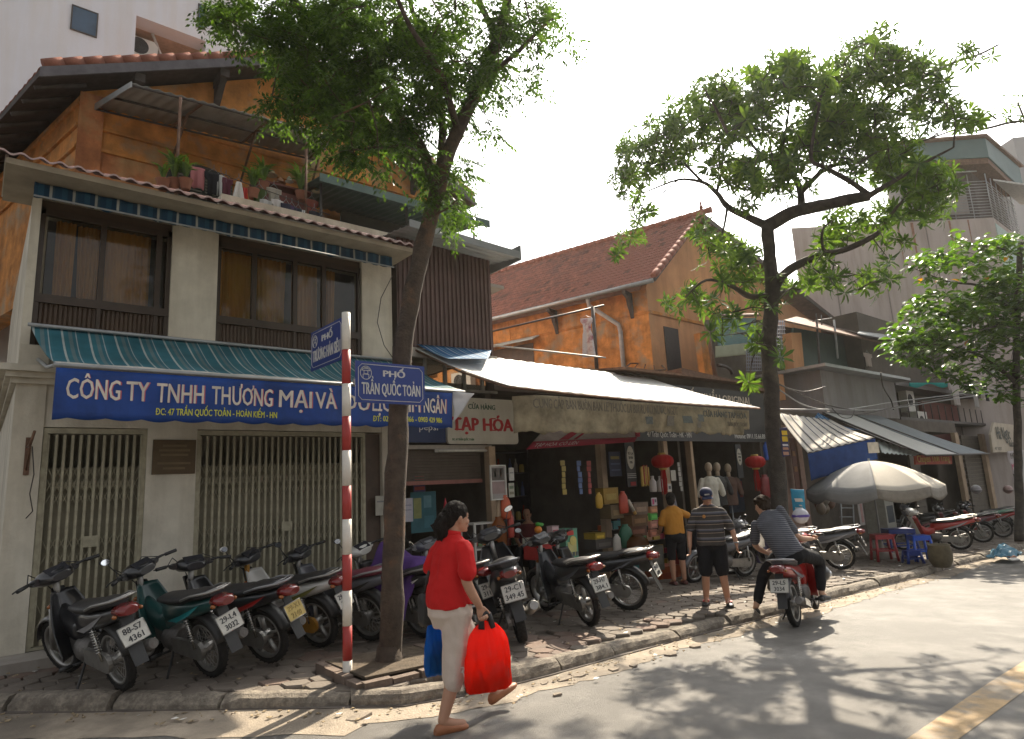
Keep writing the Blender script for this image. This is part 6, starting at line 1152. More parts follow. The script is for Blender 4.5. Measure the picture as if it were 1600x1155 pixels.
# ======================= PEOPLE =======================
skin_tan=M('skin',(.42,.22,.135),.5,0,.08,9,.05,60); hairm=M('hair_black',(.014,.011,.009),.75,0,.3,40,.6,120,spec=.12); hair_b=M('hair_brown',(.040,.027,.018),.75,0,.3,40,.6,120,spec=.12)
def remesh(mb,name,mat,vox,it=6,fac=.5,wr=0.,ws=9.,seed=0):
    me=mb.mesh(name,mat); o=bpy.data.objects.new(name,me); COL.objects.link(o)
    m=o.modifiers.new('r','REMESH'); m.mode='VOXEL'; m.voxel_size=vox; m.use_smooth_shade=True
    if it: s=o.modifiers.new('s','SMOOTH'); s.iterations=it; s.factor=fac
    dg=bpy.context.evaluated_depsgraph_get(); r=bpy.data.meshes.new_from_object(o.evaluated_get(dg)); r.name=name
    if not r.materials: r.materials.append(mat)
    if wr:
        sd=Vector((seed*3.1,seed*1.7,seed))
        ns=[v.normal.copy() for v in r.vertices]
        for v,n in zip(r.vertices,ns):
            p=v.co; q=noise.noise(Vector((p.x*ws,p.y*ws,p.z*ws*.55))+sd)+.5*noise.noise(Vector((p.x*ws*2.3,p.y*ws*2.3,p.z*ws*1.5+p.x*ws))+sd); v.co=p+n*wr*q
    bpy.data.objects.remove(o); bpy.data.meshes.remove(me); return r
def torso(mb,secs,lat=Vector((0,1,0)),n=20,p=2.3):
    """secs: (centre, half depth, half width); rings perpendicular to the spine"""
    rings=[]; cs=[Vector(s[0]) for s in secs]
    for i,s in enumerate(secs):
        t=(cs[min(i+1,len(cs)-1)]-cs[max(i-1,0)]).normalized(); l=(lat-t*lat.dot(t)).normalized(); d=l.cross(t); ring=[]
        for k in range(n):
            a=2*pi*k/n; ca,sa=cos(a),sin(a); ring.append(cs[i]+d*(s[1]*abs(ca)**(2/p)*(1 if ca>0 else -1))+l*(s[2]*abs(sa)**(2/p)*(1 if sa>0 else -1)))
        rings.append(ring)
    mb.loft(rings); return mb
def limb3(mb,pts,rs,n=12): 
    P=smooth([Vector(p) for p in pts],4); k=len(P); R=[]
    for i in range(k):
        t=i/(k-1)*(len(rs)-1); a=int(min(t,len(rs)-2)); R.append(rs[a]+(rs[a+1]-rs[a])*(t-a))
    mb.tube(P,R,n); mb.ellip(P[0],(R[0],)*3,10,6); mb.ellip(P[-1],(R[-1],)*3,10,6); return mb
def head(mb,c,R,s=1.0):
    """skull, jaw, brow, nose, lips, chin, ears; x forward"""
    c=Vector(c); T=lambda x,y,z:c+R@(Vector((x,y,z))*s)
    secs=[(-.105,.020,.030,.030),(-.098,.028,.046,.042),(-.075,.018,.066,.058),(-.045,.008,.082,.066),(-.01,.0,.092,.071),(.03,-.004,.098,.075),(.065,-.008,.094,.073),(.095,-.012,.075,.060),(.115,-.014,.045,.038),(.122,-.014,.015,.014)]
    rings=[]
    for z,xo,rx,ry in secs: rings.append([T(xo+rx*cos(2*pi*k/18),ry*sin(2*pi*k/18),z) for k in range(18)])
    mb.loft(rings)
    mb.loft([[T(x+.0,y,z) for x,y,z in q] for q in ([(.088,.010,.022),(.088,-.010,.022),(.080,-.012,.028),(.080,.012,.028)],[(.106,.012,-.012),(.106,-.012,-.012),(.08,-.018,-.012),(.08,.018,-.012)],[(.112,.010,-.022),(.112,-.010,-.022),(.08,-.019,-.026),(.08,.019,-.026)],[(.095,.006,-.032),(.095,-.006,-.032),(.08,-.012,-.034),(.08,.012,-.034)])])
    mb.ellip(T(.082,0,.028),(.016*s,.048*s,.010*s),12,6,R); mb.ellip(T(.088,0,-.052),(.012*s,.024*s,.008*s),10,6,R); mb.ellip(T(.084,0,-.064),(.013*s,.021*s,.008*s),10,6,R); mb.ellip(T(.078,0,-.088),(.018*s,.024*s,.016*s),10,6,R)
    for y in(-1,1): mb.ellip(T(-.006,y*.076,-.008),(.020*s,.009*s,.032*s),10,6,R); mb.ellip(T(.066,y*.042,-.028),(.022*s,.022*s,.02*s),8,6,R); mb.ellip(T(-.006,y*.084,.004),(.018*s,.008*s,.020*s),8,6,R)
    mb.tube([T(-.018,0,-.05),T(-.028,0,-.13)],.054*s,12)
def face_bits(g,c,R,s=1.0):
    c=Vector(c); T=lambda x,y,z:c+R@(Vector((x,y,z))*s); e=MB(); b=MB()
    for y in(-1,1): e.ellip(T(.082,y*.031,.006),(.007*s,.013*s,.007*s),10,6,R); b.tube([T(.088,y*.016,.026),T(.088,y*.032,.032),T(.078,y*.050,.027)],.0045*s,5)
    obj2('eyes',e,M('eye_dark',(.03,.022,.02),.2),g); obj2('eyebrows',b,hairm,g); m=MB().ellip(T(.098,0,-.058),(.005*s,.020*s,.006*s),10,6,R); obj2('mouth',m,M('lips',(.32,.11,.085),.5),g)
def obj2(name,mb,mat,parent):
    o=bpy.data.objects.new(name,mb.mesh(name,mat) if isinstance(mb,MB) else mb); COL.objects.link(o); o.parent=parent; return o
def hand(mb,w,d,side,curl=.7,s=1.0):
    """w wrist, d along the hand, side = vector towards the thumb; fingers bend towards n"""
    d=Vector(d).normalized(); t=Vector(side); t=(t-d*t.dot(d)).normalized(); n=d.cross(t)*(1 if curl>=0 else -1); c=abs(curl); w=Vector(w)
    R=Matrix((d,t,n)).transposed(); mb.ellip(w+d*.045*s,(.052*s,.040*s,.017*s),12,8,R); mb.ellip(w+d*.0*s,(.03*s,.026*s,.022*s),10,6,R)
    for k,(off,L) in enumerate(((.028,.070),(.010,.078),(-.010,.073),(-.028,.058))):
        b=w+d*.085*s+t*off*s; a=0; p=b; pts=[b-d*.02*s,b]
        for f in (.42,.32,.26): a+=c*(.95 if f==.42 else 1.15); p=p+(d*cos(a)+n*sin(a))*L*f*s; pts.append(p)
        mb.tube(pts,[.0105*s,.010*s,.0095*s,.009*s,.0075*s],8); mb.ellip(pts[-1],(.0078*s,)*3,8,5)
    b=w+d*.02*s+t*.030*s; p1=b+(t*.6+d*.7+n*.25*c).normalized()*.038*s; p2=p1+(d*.85+t*.15+n*.6*c).normalized()*.030*s; mb.tube([w+d*.015*s+t*.015*s,b,p1,p2],[.014*s,.0135*s,.011*s,.009*s],8); mb.ellip(p2,(.009*s,)*3,8,5)
def shoe(mb,heel,toe,w,h,ank=None,up=Vector((0,0,1))):
    heel,toe=Vector(heel),Vector(toe); d=toe-heel; L=d.length; d.normalize(); l=up.cross(d).normalized(); u=d.cross(l); rings=[]
    for t,ww,hh in ((-.02,.45,.55),(.06,.72,.85),(.25,.78,.95),(.45,.85,.72),(.68,1.0,.55),(.86,.92,.45),(.97,.62,.33),(1.02,.25,.22)):
        ring=[]
        for k in range(14):
            a=2*pi*k/14; y=cos(a); z=sin(a); ring.append(heel+d*L*t+l*w*.5*ww*y+u*(h*hh*(.5+.5*z) if z>-.2 else h*hh*.38*(1+z)*.0))
        rings.append(ring)
    mb.loft(rings); return mb
def person(label,pos,head_deg,off,group=None):
    x,y=pos; g=thing('person',label,'person',(x,y,G(x)+off),group,True); g.rotation_euler=(0,0,rad(head_deg)); return g
V=Vector
# --- woman in red carrying bags ---
PW=person('woman in red polo and beige capri trousers walking with a red plastic bag',(2.86,4.26),-4,0.0)
hR=Matrix.Rotation(rad(-6),3,'Z')@Matrix.Rotation(rad(4),3,'Y'); hc=V((.065,-.005,1.475))
rl=[(-.0,-.085,.86),(-.035,-.10,.47),(-.165,-.10,.085)]; ll=[(.01,.085,.86),(.21,.085,.50),(.41,.08,.115)]
ra=[(.015,-.175,1.255),(-.005,-.235,1.03),(.085,-.255,.845)]; la=[(.015,.175,1.255),(-.02,.245,1.04),(.02,.255,.82)]
b=MB(); head(b,hc,hR,.98); torso(b,[((0,0,.82),.10,.14),((-.01,0,.95),.10,.145),((0,0,1.1),.10,.13),((.01,0,1.24),.095,.135),((.015,0,1.31),.06,.11),((.03,0,1.36),.055,.06)])
limb3(b,rl,[.085,.062,.058,.050,.036]); limb3(b,ll,[.085,.062,.058,.050,.036]); limb3(b,ra,[.044,.044,.040,.036,.026]); limb3(b,la,[.044,.044,.040,.036,.026])
hand(b,(.085,-.255,.845),(.18,-.02,-1),(1,.0,.1),1.05,.95); hand(b,(.02,.255,.82),(.0,.02,-1),(1,.0,.1),-1.0,.95)
for an,to in (((-.165,-.10,.085),(.0,-.10,.03)),((.41,.08,.115),(.545,.08,.125))): limb3(b,[an,(V(an)+V(to))*.5+V((0,0,-.01)),to],[.036,.036,.03])
obj2('body',remesh(b,'body',skin_tan,.0062,5),skin_tan,PW)
sh=M('polo_red',(.50,.012,.012),.75,0,.07,6,.12,90,spec=.2); b=MB(); torso(b,[((-.015,0,.845),.170,.212),((-.02,0,.90),.166,.208),((-.022,0,.97),.152,.194),((-.008,0,1.06),.135,.170),((.015,0,1.16),.140,.178),((.015,0,1.24),.130,.186),((.012,0,1.305),.095,.150),((.018,0,1.355),.066,.085)])
limb3(b,[ra[0],(.01,-.225,1.18),(-.0,-.25,1.10)],[.070,.070,.072]); limb3(b,[la[0],(-.01,.225,1.18),(-.03,.25,1.10)],[.070,.070,.072])
obj2('polo_shirt',remesh(b,'polo_shirt',sh,.009,3,.5,.015,10,1),sh,PW)
b=MB(); torso(b,[((.015,0,1.335),.072,.082),((.02,0,1.375),.066,.07),((.022,0,1.385),.062,.066)]); obj2('collar',b,sh,PW)
tr=M('capri_beige',(.56,.46,.385),.8,0,.05,7,.15,70,spec=.2); b=MB(); torso(b,[((-.03,0,.70),.11,.13),((-.04,0,.78),.150,.185),((-.03,0,.85),.142,.182),((-.018,0,.93),.118,.16)])
limb3(b,[(-.02,-.09,.80),(-.035,-.10,.56),(-.07,-.10,.34)],[.128,.108,.098,.088,.084]); limb3(b,[(.0,.09,.80),(.17,.088,.56),(.27,.085,.36)],[.125,.105,.095,.088,.084])
obj2('capri_trousers',remesh(b,'capri_trousers',tr,.009,3,.5,.020,8,2),tr,PW)
b=MB()
for k in range(4): b.tube([(-.04+k*.02,-.19,.42+k*.005),(-.03+k*.022,-.20,.36),(-.03+k*.03,-.198,.30+.02*(k%2))],.005,4)
b.tube([(-.05,-.185,.44),(.02,-.19,.40)],.005,4); b.tube([(-.05,-.185,.40),(.02,-.19,.44)],.005,4); obj2('drawstring',b,M('string_white',(.65,.62,.58),.7),PW)
lo=M('loafer_tan',(.34,.13,.055),.5,0,.1,12,.1); 
b=MB(); shoe(b,(-.225,-.10,.0),(.035,-.105,.0),.092,.085); obj2('shoe',b,lo,PW); b=MB(); shoe(b,(.365,.08,.04),(.61,.08,.13),.092,.085,up=V((-.35,0,1))); obj2('shoe',b,lo,PW)
T_=lambda x,y,z:hc+hR@(V((x,y,z))*.98)
b=MB(); b.ellip(T_(-.016,0,.042),(.102,.086,.098),18,12,hR); b.ellip(T_(-.072,0,.01),(.062,.075,.09),14,10,hR); b.ellip(T_(-.115,.0,-.02),(.062,.062,.07),14,10,hR); b.ellip(T_(-.135,.0,-.075),(.058,.062,.075),14,10,hR); b.ellip(T_(-.105,.0,-.125),(.045,.055,.05),12,8,hR)
for k in range(26): a=k*.9; b.tube([T_(-.10,.04*cos(a),.02+.04*sin(a)),T_(-.17-.015*cos(a*2),.065*cos(a),-.06+.045*sin(a)),T_(-.14,.055*cos(a*1.3),-.15+.03*sin(a*2))],[.014,.014,.004],5)
obj2('hair',remesh(b,'hair',hairm,.0065,3,.5,.006,38,3),hairm,PW); obj2('hair_tie',MB().tube([T_(-.108+.0*cos(a*.4),.046*cos(a*.42),.01+.046*sin(a*.42)) for a in range(16)],.010,6),M('tie_red',(.4,.03,.05),.6),PW); face_bits(PW,hc,hR,.98)
def carrier(label,name,pos,w,h,d,mat,tilt=0,knot=None,n=64):
    g=thing(name,label,'bag',tuple(pos)); g['_loc']=1; b=MB(); rings=[]
    PF=((0,.86,.62),(.02,.95,.85),(.12,.98,1.0),(.3,.97,1.0),(.5,.95,.86),(.68,.90,.62),(.82,.76,.36),(.92,.52,.20),(1.0,.20,.10))
    for i in range(33):
        v=i/32; j=max(q for q in range(9) if PF[q][0]<=v); j=min(j,7); f_=(v-PF[j][0])/(PF[j+1][0]-PF[j][0]); kx=PF[j][1]+(PF[j+1][1]-PF[j][1])*f_; ky=PF[j][2]+(PF[j+1][2]-PF[j][2])*f_
        rings.append([Vector((w/2*kx*cos(a)*(1+.05*noise.noise(Vector((cos(a)*2,sin(a)*2,v*5+w)))+.05*noise.noise(Vector((a*7,v*2.5,w)))),d/2*ky*sin(a)*(1+.22*noise.noise(Vector((cos(a)*3,sin(a)*3,v*6+3)))+.30*noise.noise(Vector((a*8,v*3+a,7)))),-h+h*v+.012*noise.noise(Vector((a*2,v*4,1))))) for a in [2*pi*k/n for k in range(n)]])
    b.loft(rings); o=obj2('bag_body',b,mat,g); return g
def filmmat(name,col,alpha=.8):
    m=bpy.data.materials.new(name); m.use_nodes=True; t=m.node_tree; p=t.nodes['Principled BSDF']; o=t.nodes['Material Output']; p.inputs['Base Color'].default_value=col+(1,); p.inputs['Roughness'].default_value=.25
    tl=t.nodes.new('ShaderNodeBsdfTranslucent'); tl.inputs[0].default_value=col+(1,); m1=t.nodes.new('ShaderNodeMixShader'); m1.inputs[0].default_value=.72; tp=t.nodes.new('ShaderNodeBsdfTransparent'); tp.inputs[0].default_value=tuple(min(1,c+.1) for c in col)+(1,); m2=t.nodes.new('ShaderNodeMixShader'); m2.inputs[0].default_value=alpha
    n=t.nodes.new('ShaderNodeTexNoise'); n.inputs['Scale'].default_value=14; n.inputs['Detail'].default_value=4; tc=t.nodes.new('ShaderNodeTexCoord'); mp=t.nodes.new('ShaderNodeMapping'); mp.inputs['Scale'].default_value=(1,1,.35); t.links.new(tc.outputs['Object'],mp.inputs[0]); t.links.new(mp.outputs[0],n.inputs[0]); bp_=t.nodes.new('ShaderNodeBump'); bp_.inputs['Strength'].default_value=.6; bp_.inputs['Distance'].default_value=.02; t.links.new(n.outputs[0],bp_.inputs['Height']); t.links.new(bp_.outputs[0],p.inputs['Normal'])
    t.links.new(p.outputs[0],m1.inputs[1]); t.links.new(tl.outputs[0],m1.inputs[2]); t.links.new(tp.outputs[0],m2.inputs[1]); t.links.new(m1.outputs[0],m2.inputs[2]); t.links.new(m2.outputs[0],o.inputs[0]); return m
redf=filmmat('red_film',(.90,.045,.012),.78); bluef=filmmat('blue_film',(.01,.20,.55),.8)
Mw=Matrix.Translation(PW.location)@Matrix.Rotation(rad(-4),4,'Z')
p=Mw@V((.135,-.265,.735)); rbag=carrier('full red plastic carrier bag in the right hand of the woman in red','plastic_bag',p,.37,.47,.19,redf,n=72); rbag.rotation_euler=(0,0,rad(-12))
obj2('bag_handle',MB().tube([(-.05,0,-.05),(-.035,.005,.03),(-.02,0,.055),(.0,0,.06),(.02,0,.05),(.04,.0,-.05)],[.03,.02,.014,.014,.02,.03],8),M('black_film',(.015,.015,.018),.4),rbag); obj2('boxed_contents',MB().box((.02,0,-.39),(.24,.10,.11)),M('dark_contents',(.30,.03,.02),.8),rbag)
p=Mw@V((.02,.27,.735)); bb=carrier('blue plastic bag hanging behind the woman in red','plastic_bag',p,.25,.44,.15,bluef); obj2('bag_handle',MB().tube([(-.02,0,-.04),(-.01,0,.03),(.02,0,.04),(.03,0,-.04)],[.03,.018,.018,.03],8),bluef,bb); obj2('printed_packet',MB().box((-.02,-.02,.02),(.09,.03,.14),Matrix.Rotation(.5,3,'Y')),M('packet_orange',(.6,.22,.03),.4),bb); obj2('contents',MB().ellip((0,0,-.32),(.10,.06,.12)),M('contents_dark',(.02,.05,.08),.8),bb)
bk2=thing('black_bag','small black shoulder bag behind the hip of the woman in red','bag',tuple(Mw@V((-.04,.21,.80)))); bk2['_loc']=1; b=MB(); b.loft([ring_x(x,0,.05*k,.12*k,3,14) for x,k in ((-.13,.7),(-.12,1),(.12,1),(.13,.7))]); obj2('pouch',b,blackp,bk2); obj2('strap',MB().tube([(-.10,0,.08),(-.02,.02,.3),(.06,-.0,.48)],.012,6),blackp,bk2)
# --- generic standing figure ---
def figure(g,H,sk,shirt,shorts,hairmat,lean,Rl,Ll,Ra,La,hc,hR,short_z,sleeve=.42,bulk=1.0,curl=(.6,-.6),shoes=None,vox=.0085,hands=((0,0,-1),(0,0,-1)),shirtm=None,hem=.50,neckl=.02):
    k=H/1.65; S=lambda p:V(p)*k
    b=MB(); head(b,S(hc),hR,k); sp=lambda z:V((lean*(z-.85)/.5,0,z))
    torso(b,[(S(sp(.85)),.10*k*bulk,.15*k*bulk),(S(sp(1.0)),.10*k*bulk,.14*k*bulk),(S(sp(1.2)),.105*k*bulk,.155*k*bulk),(S(sp(1.32)),.070*k*bulk,.12*k*bulk),(S(sp(1.40)),.055*k,.065*k)])
    for L in (Rl,Ll): limb3(b,[S(q) for q in L],[.085*k*bulk,.064*k,.060*k,.052*k,.038*k]); limb3(b,[S(L[-1]),S((L[-1][0]+.10,L[-1][1],.035))],[.036*k,.03*k])
    for L in (Ra,La): limb3(b,[S(q) for q in L],[.042*k*bulk,.044*k,.040*k,.036*k,.027*k])
    hand(b,S(Ra[-1]),hands[0],(1,0,0),curl[0],k); hand(b,S(La[-1]),hands[1],(1,0,0),curl[1],k); obj2('body',remesh(b,'body',sk,vox,4),sk,g)
    b=MB(); torso(b,[(S(sp(hem+.36)),.145*k*bulk,.185*k*bulk),(S(sp(1.0)),.140*k*bulk,.178*k*bulk),(S(sp(1.15)),.138*k*bulk,.180*k*bulk),(S(sp(1.25)),.128*k*bulk,.186*k*bulk),(S(sp(1.335)),.092*k*bulk,.145*k*bulk),(S(sp(1.39)),.062*k,.08*k)])
    for L in (Ra,La): a,m,e=[S(q) for q in L]; q=a.lerp(m,sleeve*2) if sleeve<=.5 else m; limb3(b,[a,a.lerp(q,.5),q],[.064*k*bulk,.066*k,.067*k])
    obj2('shirt',remesh(b,'shirt',shirt,.011,4,.5,.008,9,H),shirt,g)
    b=MB(); torso(b,[(S((-.01,0,.74)),.11*k*bulk,.13*k),(S((-.01,0,.82)),.142*k*bulk,.178*k*bulk),(S((0,0,.90)),.138*k*bulk,.175*k*bulk),(S(sp(.98)),.128*k*bulk,.168*k*bulk)])
    for L in (Rl,Ll):
        h,kn,an=[S(q) for q in L]; h=h+V((0,0,-.04)); 
        if short_z>=.45: t=(h.z-short_z*k)/(h.z-kn.z); e=h.lerp(kn,min(t,1)); limb3(b,[h,h.lerp(e,.5),e],[.115*k*bulk,.105*k,.098*k])
        else: e=kn.lerp(an,(kn.z-short_z*k)/(kn.z-an.z)); limb3(b,[h,kn,e],[.112*k*bulk,.085*k,.08*k,.07*k,.062*k])
    obj2('shorts' if short_z>.2 else 'trousers',remesh(b,'shorts',shorts,.011,4,.5,.009,8,H+1),shorts,g); face_bits(g,S(hc),hR,k)
    return k
black_c=M('cloth_black',(.014,.014,.016),.8,0,.15,8,.1,60,spec=.2)
# woman in yellow reaching to the clothes rack
PY_=person('woman in mustard top and black knee shorts seen from behind at the clothes rack',(9.40,7.05),62,PAVE)
R0=Matrix.Rotation(rad(-25),3,'Z'); mus=M('top_mustard',(.46,.21,.035),.8,0,.06,7,.1,80,spec=.2)
k=figure(PY_,1.55,skin_tan,mus,black_c,hairm,.03,[(0,-.085,.86),(.01,-.095,.47),(-.01,-.10,.085)],[(0,.085,.86),(.02,.095,.47),(.0,.10,.085)],[(.02,-.165,1.27),(.12,-.36,1.19),(.22,-.55,1.15)],[(.02,.165,1.27),(.05,.235,1.05),(.20,.20,.92)],(.05,0,1.51),R0,.44,.42,1.02,hands=((.4,-.9,0),(.9,-.2,-.2)),hem=.52)
T_=lambda x,y,z:V((.05,0,1.51))*k+R0@(V((x,y,z))*k); b=MB(); b.ellip(T_(-.026,0,.032),(.102*k,.088*k,.105*k),16,10,R0); b.ellip(T_(-.075,0,-.03),(.055*k,.078*k,.085*k),14,8,R0); b.ellip(T_(-.10,0,-.05),(.05*k,.05*k,.05*k),12,8,R0); obj2('hair',remesh(b,'hair',hairm,.008,3,.5,.006,30,3),hairm,PY_)
for y in(-1,1): b=MB(); shoe(b,(-.08*k,y*.10*k,0),(.16*k,y*.11*k,0),.09,.06); obj2('sandal',b,M('sandal_brown',(.14,.05,.04),.6),PY_)
# man in striped shirt and cap
PM=person('man in striped t-shirt, black shorts and navy cap standing in the sun band',(7.98,5.38),212,PAVE)
stm=stripemat('shirt_stripes',[(0,(.065,.055,.05)),(.34,(.36,.28,.20)),(.40,(.055,.05,.05)),(.62,(.12,.12,.15)),(.80,(.30,.30,.28)),(.85,(.07,.06,.055))],2,.115,.8)
R1=Matrix.Rotation(rad(18),3,'Y')@Matrix.Rotation(rad(8),3,'Z')
k=figure(PM,1.60,skin_tan,stm,black_c,hairm,.02,[(0,-.09,.86),(.03,-.12,.47),(-.02,-.15,.085)],[(0,.09,.86),(.05,.11,.47),(.04,.14,.085)],[(.02,-.175,1.27),(.02,-.28,1.04),(.10,-.30,.80)],[(.02,.175,1.27),(.0,.29,1.05),(.07,.34,.82)],(.055,0,1.50),R1,.46,.46,1.10,hem=.46)
T_=lambda x,y,z:V((.055,0,1.50))*k+R1@(V((x,y,z))*k); nv=M('cap_navy',(.016,.022,.06),.8,0,.1,9,.1)
b=MB(); rings=[[T_(-.012+rx*cos(a),ry*sin(a),z) for a in [2*pi*q/18 for q in range(18)]] for z,rx,ry in ((.028,.112,.090),(.05,.113,.091),(.085,.104,.084),(.115,.075,.06),(.13,.03,.025),(.132,.008,.008))]; b.loft(rings); obj2('cap',b,nv,PM)
obj2('cap_brim',MB().grid(lambda u,v:T_(.085+.085*v*(1-(2*u-1)**2*.55),(2*u-1)*.078,.034-.018*v-.02*(2*u-1)**2),10,4,True,.006,(0,0,1)),nv,PM); obj2('cap_letters',MB().slab([T_(.103,-.035,.055),T_(.103,.035,.055),T_(.099,.035,.075),T_(.099,-.035,.075)],(1,0,.1),.003),M('cap_print',(.35,.33,.30),.7),PM)
b=MB(); b.ellip(T_(-.03,0,-.0),(.085*k,.079*k,.05*k),14,8,R1); obj2('hair',b,hairm,PM); obj2('chest_badge',MB().ellip((.152*k,-.06*k,1.225*k),(.006,.024,.024),10,6),M('badge_orange',(.5,.22,.05),.7),PM); obj2('wrist_watch',MB().tube([(.06*k+.034*cos(a*.42),.335*k+.034*sin(a*.42),.85*k) for a in range(16)],.009,6),grey_steel,PM)
for y,sx in((-1,-.02),(1,.04)): b=MB(); shoe(b,(sx-.075*k,y*.145*k,0),(sx+.19*k,y*.175*k,0),.10,.09); obj2('shoe',b,blackp,PM); obj2('shoe_trim',MB().box((sx+.05,y*.155*k,.055),(.10,.085,.016)),M('trim_red',(.35,.03,.03),.6),PM)
# rider leaning to the left on the red motorbike
PR=person('young man in striped t-shirt astride the red motorbike, leaning left with one foot down',(7.86,4.22),15,0.0)
sk2=M('skin_light',(.46,.27,.18),.5,0,.08,9,.05,60); rst=stripemat('fine_stripes',[(0,(.075,.08,.10)),(.5,(.26,.26,.27)),(.72,(.085,.09,.11))],2,.024,.8)
lat=V((0,1,0)); sp=[V((.18,.0,.80)),V((.17,.05,.92)),V((.19,.13,1.06)),V((.24,.21,1.20)),V((.29,.26,1.29)),V((.33,.29,1.335))]
latv=V((-.05,.88,-.46)).normalized(); Rr=Matrix.Rotation(rad(55),3,'Z')@Matrix.Rotation(rad(14),3,'Y'); hc2=V((.385,.345,1.435))
shR=sp[4]-latv*.19; shL=sp[4]+latv*.19
raR=[shR,V((.44,-.03,1.04)),V((.68,-.16,.98))]; laL=[shL+V((0,0,.0)),V((.42,.50,.93)),V((.62,.42,.80))]
Rl=[V((.22,-.10,.83)),V((.62,-.22,.70)),V((.56,-.22,.31))]; Ll=[V((.20,.12,.83)),V((.42,.42,.56)),V((.22,.52,.17))]
b=MB(); head(b,hc2,Rr,1.0); torso(b,[(sp[0],.10,.15),(sp[1],.10,.14),(sp[2],.10,.145),(sp[3],.10,.16),(sp[4],.075,.14),(sp[5],.055,.065)],latv)
limb3(b,Rl,[.085,.065,.06,.052,.038]); limb3(b,Ll,[.085,.065,.06,.052,.038]); limb3(b,raR,[.052,.046,.04,.036,.027]); limb3(b,laL,[.052,.046,.04,.036,.027]); hand(b,raR[-1],(.9,-.35,-.1),(.3,.9,0),1.0); hand(b,laL[-1],(.8,-.5,-.2),(.3,.3,1),.5)
limb3(b,[Rl[-1],Rl[-1]+V((.12,-.02,-.05))],[.037,.03]); limb3(b,[Ll[-1],Ll[-1]+V((.10,.06,-.07))],[.037,.03]); limb3(b,[sp[5],hc2+Rr@V((-.025,0,-.09))],[.055,.052]); obj2('body',remesh(b,'body',sk2,.0085,4),sk2,PR)
b=MB(); torso(b,[(V((.17,.0,.82)),.135,.185),(sp[1],.135,.178),(sp[2],.135,.178),(sp[3],.130,.188),(sp[4],.090,.17),(sp[5],.062,.08)],latv); q=raR[0].lerp(raR[1],.8); limb3(b,[raR[0],raR[0].lerp(q,.5),q],[.057,.063,.066]); q=laL[0].lerp(laL[1],.8); limb3(b,[laL[0],laL[0].lerp(q,.5),q],[.057,.063,.066]); obj2('shirt',remesh(b,'shirt',rst,.011,4,.5,.008,9,5),rst,PR)
b=MB(); torso(b,[(V((.20,.01,.74)),.12,.14),(V((.18,.01,.80)),.145,.185),(V((.175,.02,.90)),.132,.172)],latv); limb3(b,[Rl[0],Rl[1],Rl[1].lerp(Rl[2],.82)],[.105,.09,.078,.066,.058]); limb3(b,[Ll[0],Ll[1],Ll[1].lerp(Ll[2],.82)],[.105,.09,.078,.066,.058]); obj2('trousers',remesh(b,'trousers',black_c,.011,4,.5,.008,9,6),black_c,PR)
T_=lambda x,y,z:hc2+Rr@V((x,y,z)); b=MB(); b.ellip(T_(-.024,0,.038),(.104,.090,.104),16,10,Rr); b.ellip(T_(-.07,0,-.02),(.052,.078,.075),14,8,Rr); b.ellip(T_(.055,.0,.085),(.055,.06,.035),12,8,Rr)
for j in range(40): a=j*2.4; z=.05+.06*((j*7)%10)/10; b.tube([T_(-.03+.09*cos(a),.08*sin(a),z),T_(-.03+.118*cos(a+.2),.10*sin(a+.2),z-.03)],[.014,.004],5)
obj2('hair',remesh(b,'hair',hair_b,.007,2,.5,.006,30,3),hair_b,PR); face_bits(PR,hc2,Rr)
for a,to in ((Rl[-1]+V((-.06,.0,-.085)),Rl[-1]+V((.20,-.04,-.09))),(Ll[-1]+V((-.05,-.03,-.10)),Ll[-1]+V((.19,.12,-.10)))): b=MB(); shoe(b,a,to,.098,.085); obj2('shoe',b,blackp,PR); b=MB(); shoe(b,a-V((0,0,.012)),to-V((0,0,.012)),.104,.022); obj2('shoe_sole',b,M('sole_white',(.5,.48,.45),.6),PR)
cb2=thing('clear_bag','knotted translucent plastic bag of drinks hanging from the left handlebar side of the rider','bag',tuple(Matrix.Translation(PR.location)@Matrix.Rotation(rad(15),4,'Z')@V((.78,.55,1.12)))); cb2['_loc']=1; b=MB(); b.loft([[V((r*cos(2*pi*q/14),r*.7*sin(2*pi*q/14),z)) for q in range(14)] for z,r in ((-.28,.05),(-.26,.10),(-.15,.105),(-.05,.06),(.0,.02),(.06,.04))]); obj2('bag_body',b,filmmat('clear_film',(.6,.58,.55),.5),cb2)
hb_=thing('black_helmet','glossy dark helmet hooked low on the front of the ridden motorbike','helmet',tuple(Matrix.Translation(PR.location)@Matrix.Rotation(rad(15),4,'Z')@V((1.02,-.16,.50)))); hb_['_loc']=1; obj2('shell',MB().ellip((0,0,0),(.13,.11,.12),16,10),P_black,hb_); obj2('visor',MB().ellip((.05,-.02,-.01),(.095,.095,.07),14,8),lensm,hb_)
# shopkeeper seated inside the grocery
PS=person('person in dark red top sitting deep inside the grocery',(8.35,9.7),215,.17); wine=M('top_wine',(.14,.025,.025),.8)
b=MB(); head(b,(.06,0,1.16),Matrix.Rotation(rad(15),3,'Y'),.97); torso(b,[((0,0,.48),.11,.16),((0,0,.62),.11,.15),((.02,0,.80),.105,.16),((.03,0,.96),.08,.15),((.04,0,1.04),.055,.065)]); 
for y in(-1,1): limb3(b,[(.02,y*.09,.50),(.38,y*.12,.50),(.36,y*.12,.09)],[.085,.065,.06,.05,.038]); limb3(b,[(.03,y*.18,.94),(.08,y*.23,.72),(.28,y*.12,.62)],[.05,.045,.04,.035,.026]); hand(b,(.28,y*.12,.62),(.9,-y*.4,-.2),(0,-y,.3),.5*(1 if y<0 else -1)); limb3(b,[(.36,y*.12,.09),(.48,y*.12,.035)],[.036,.03])
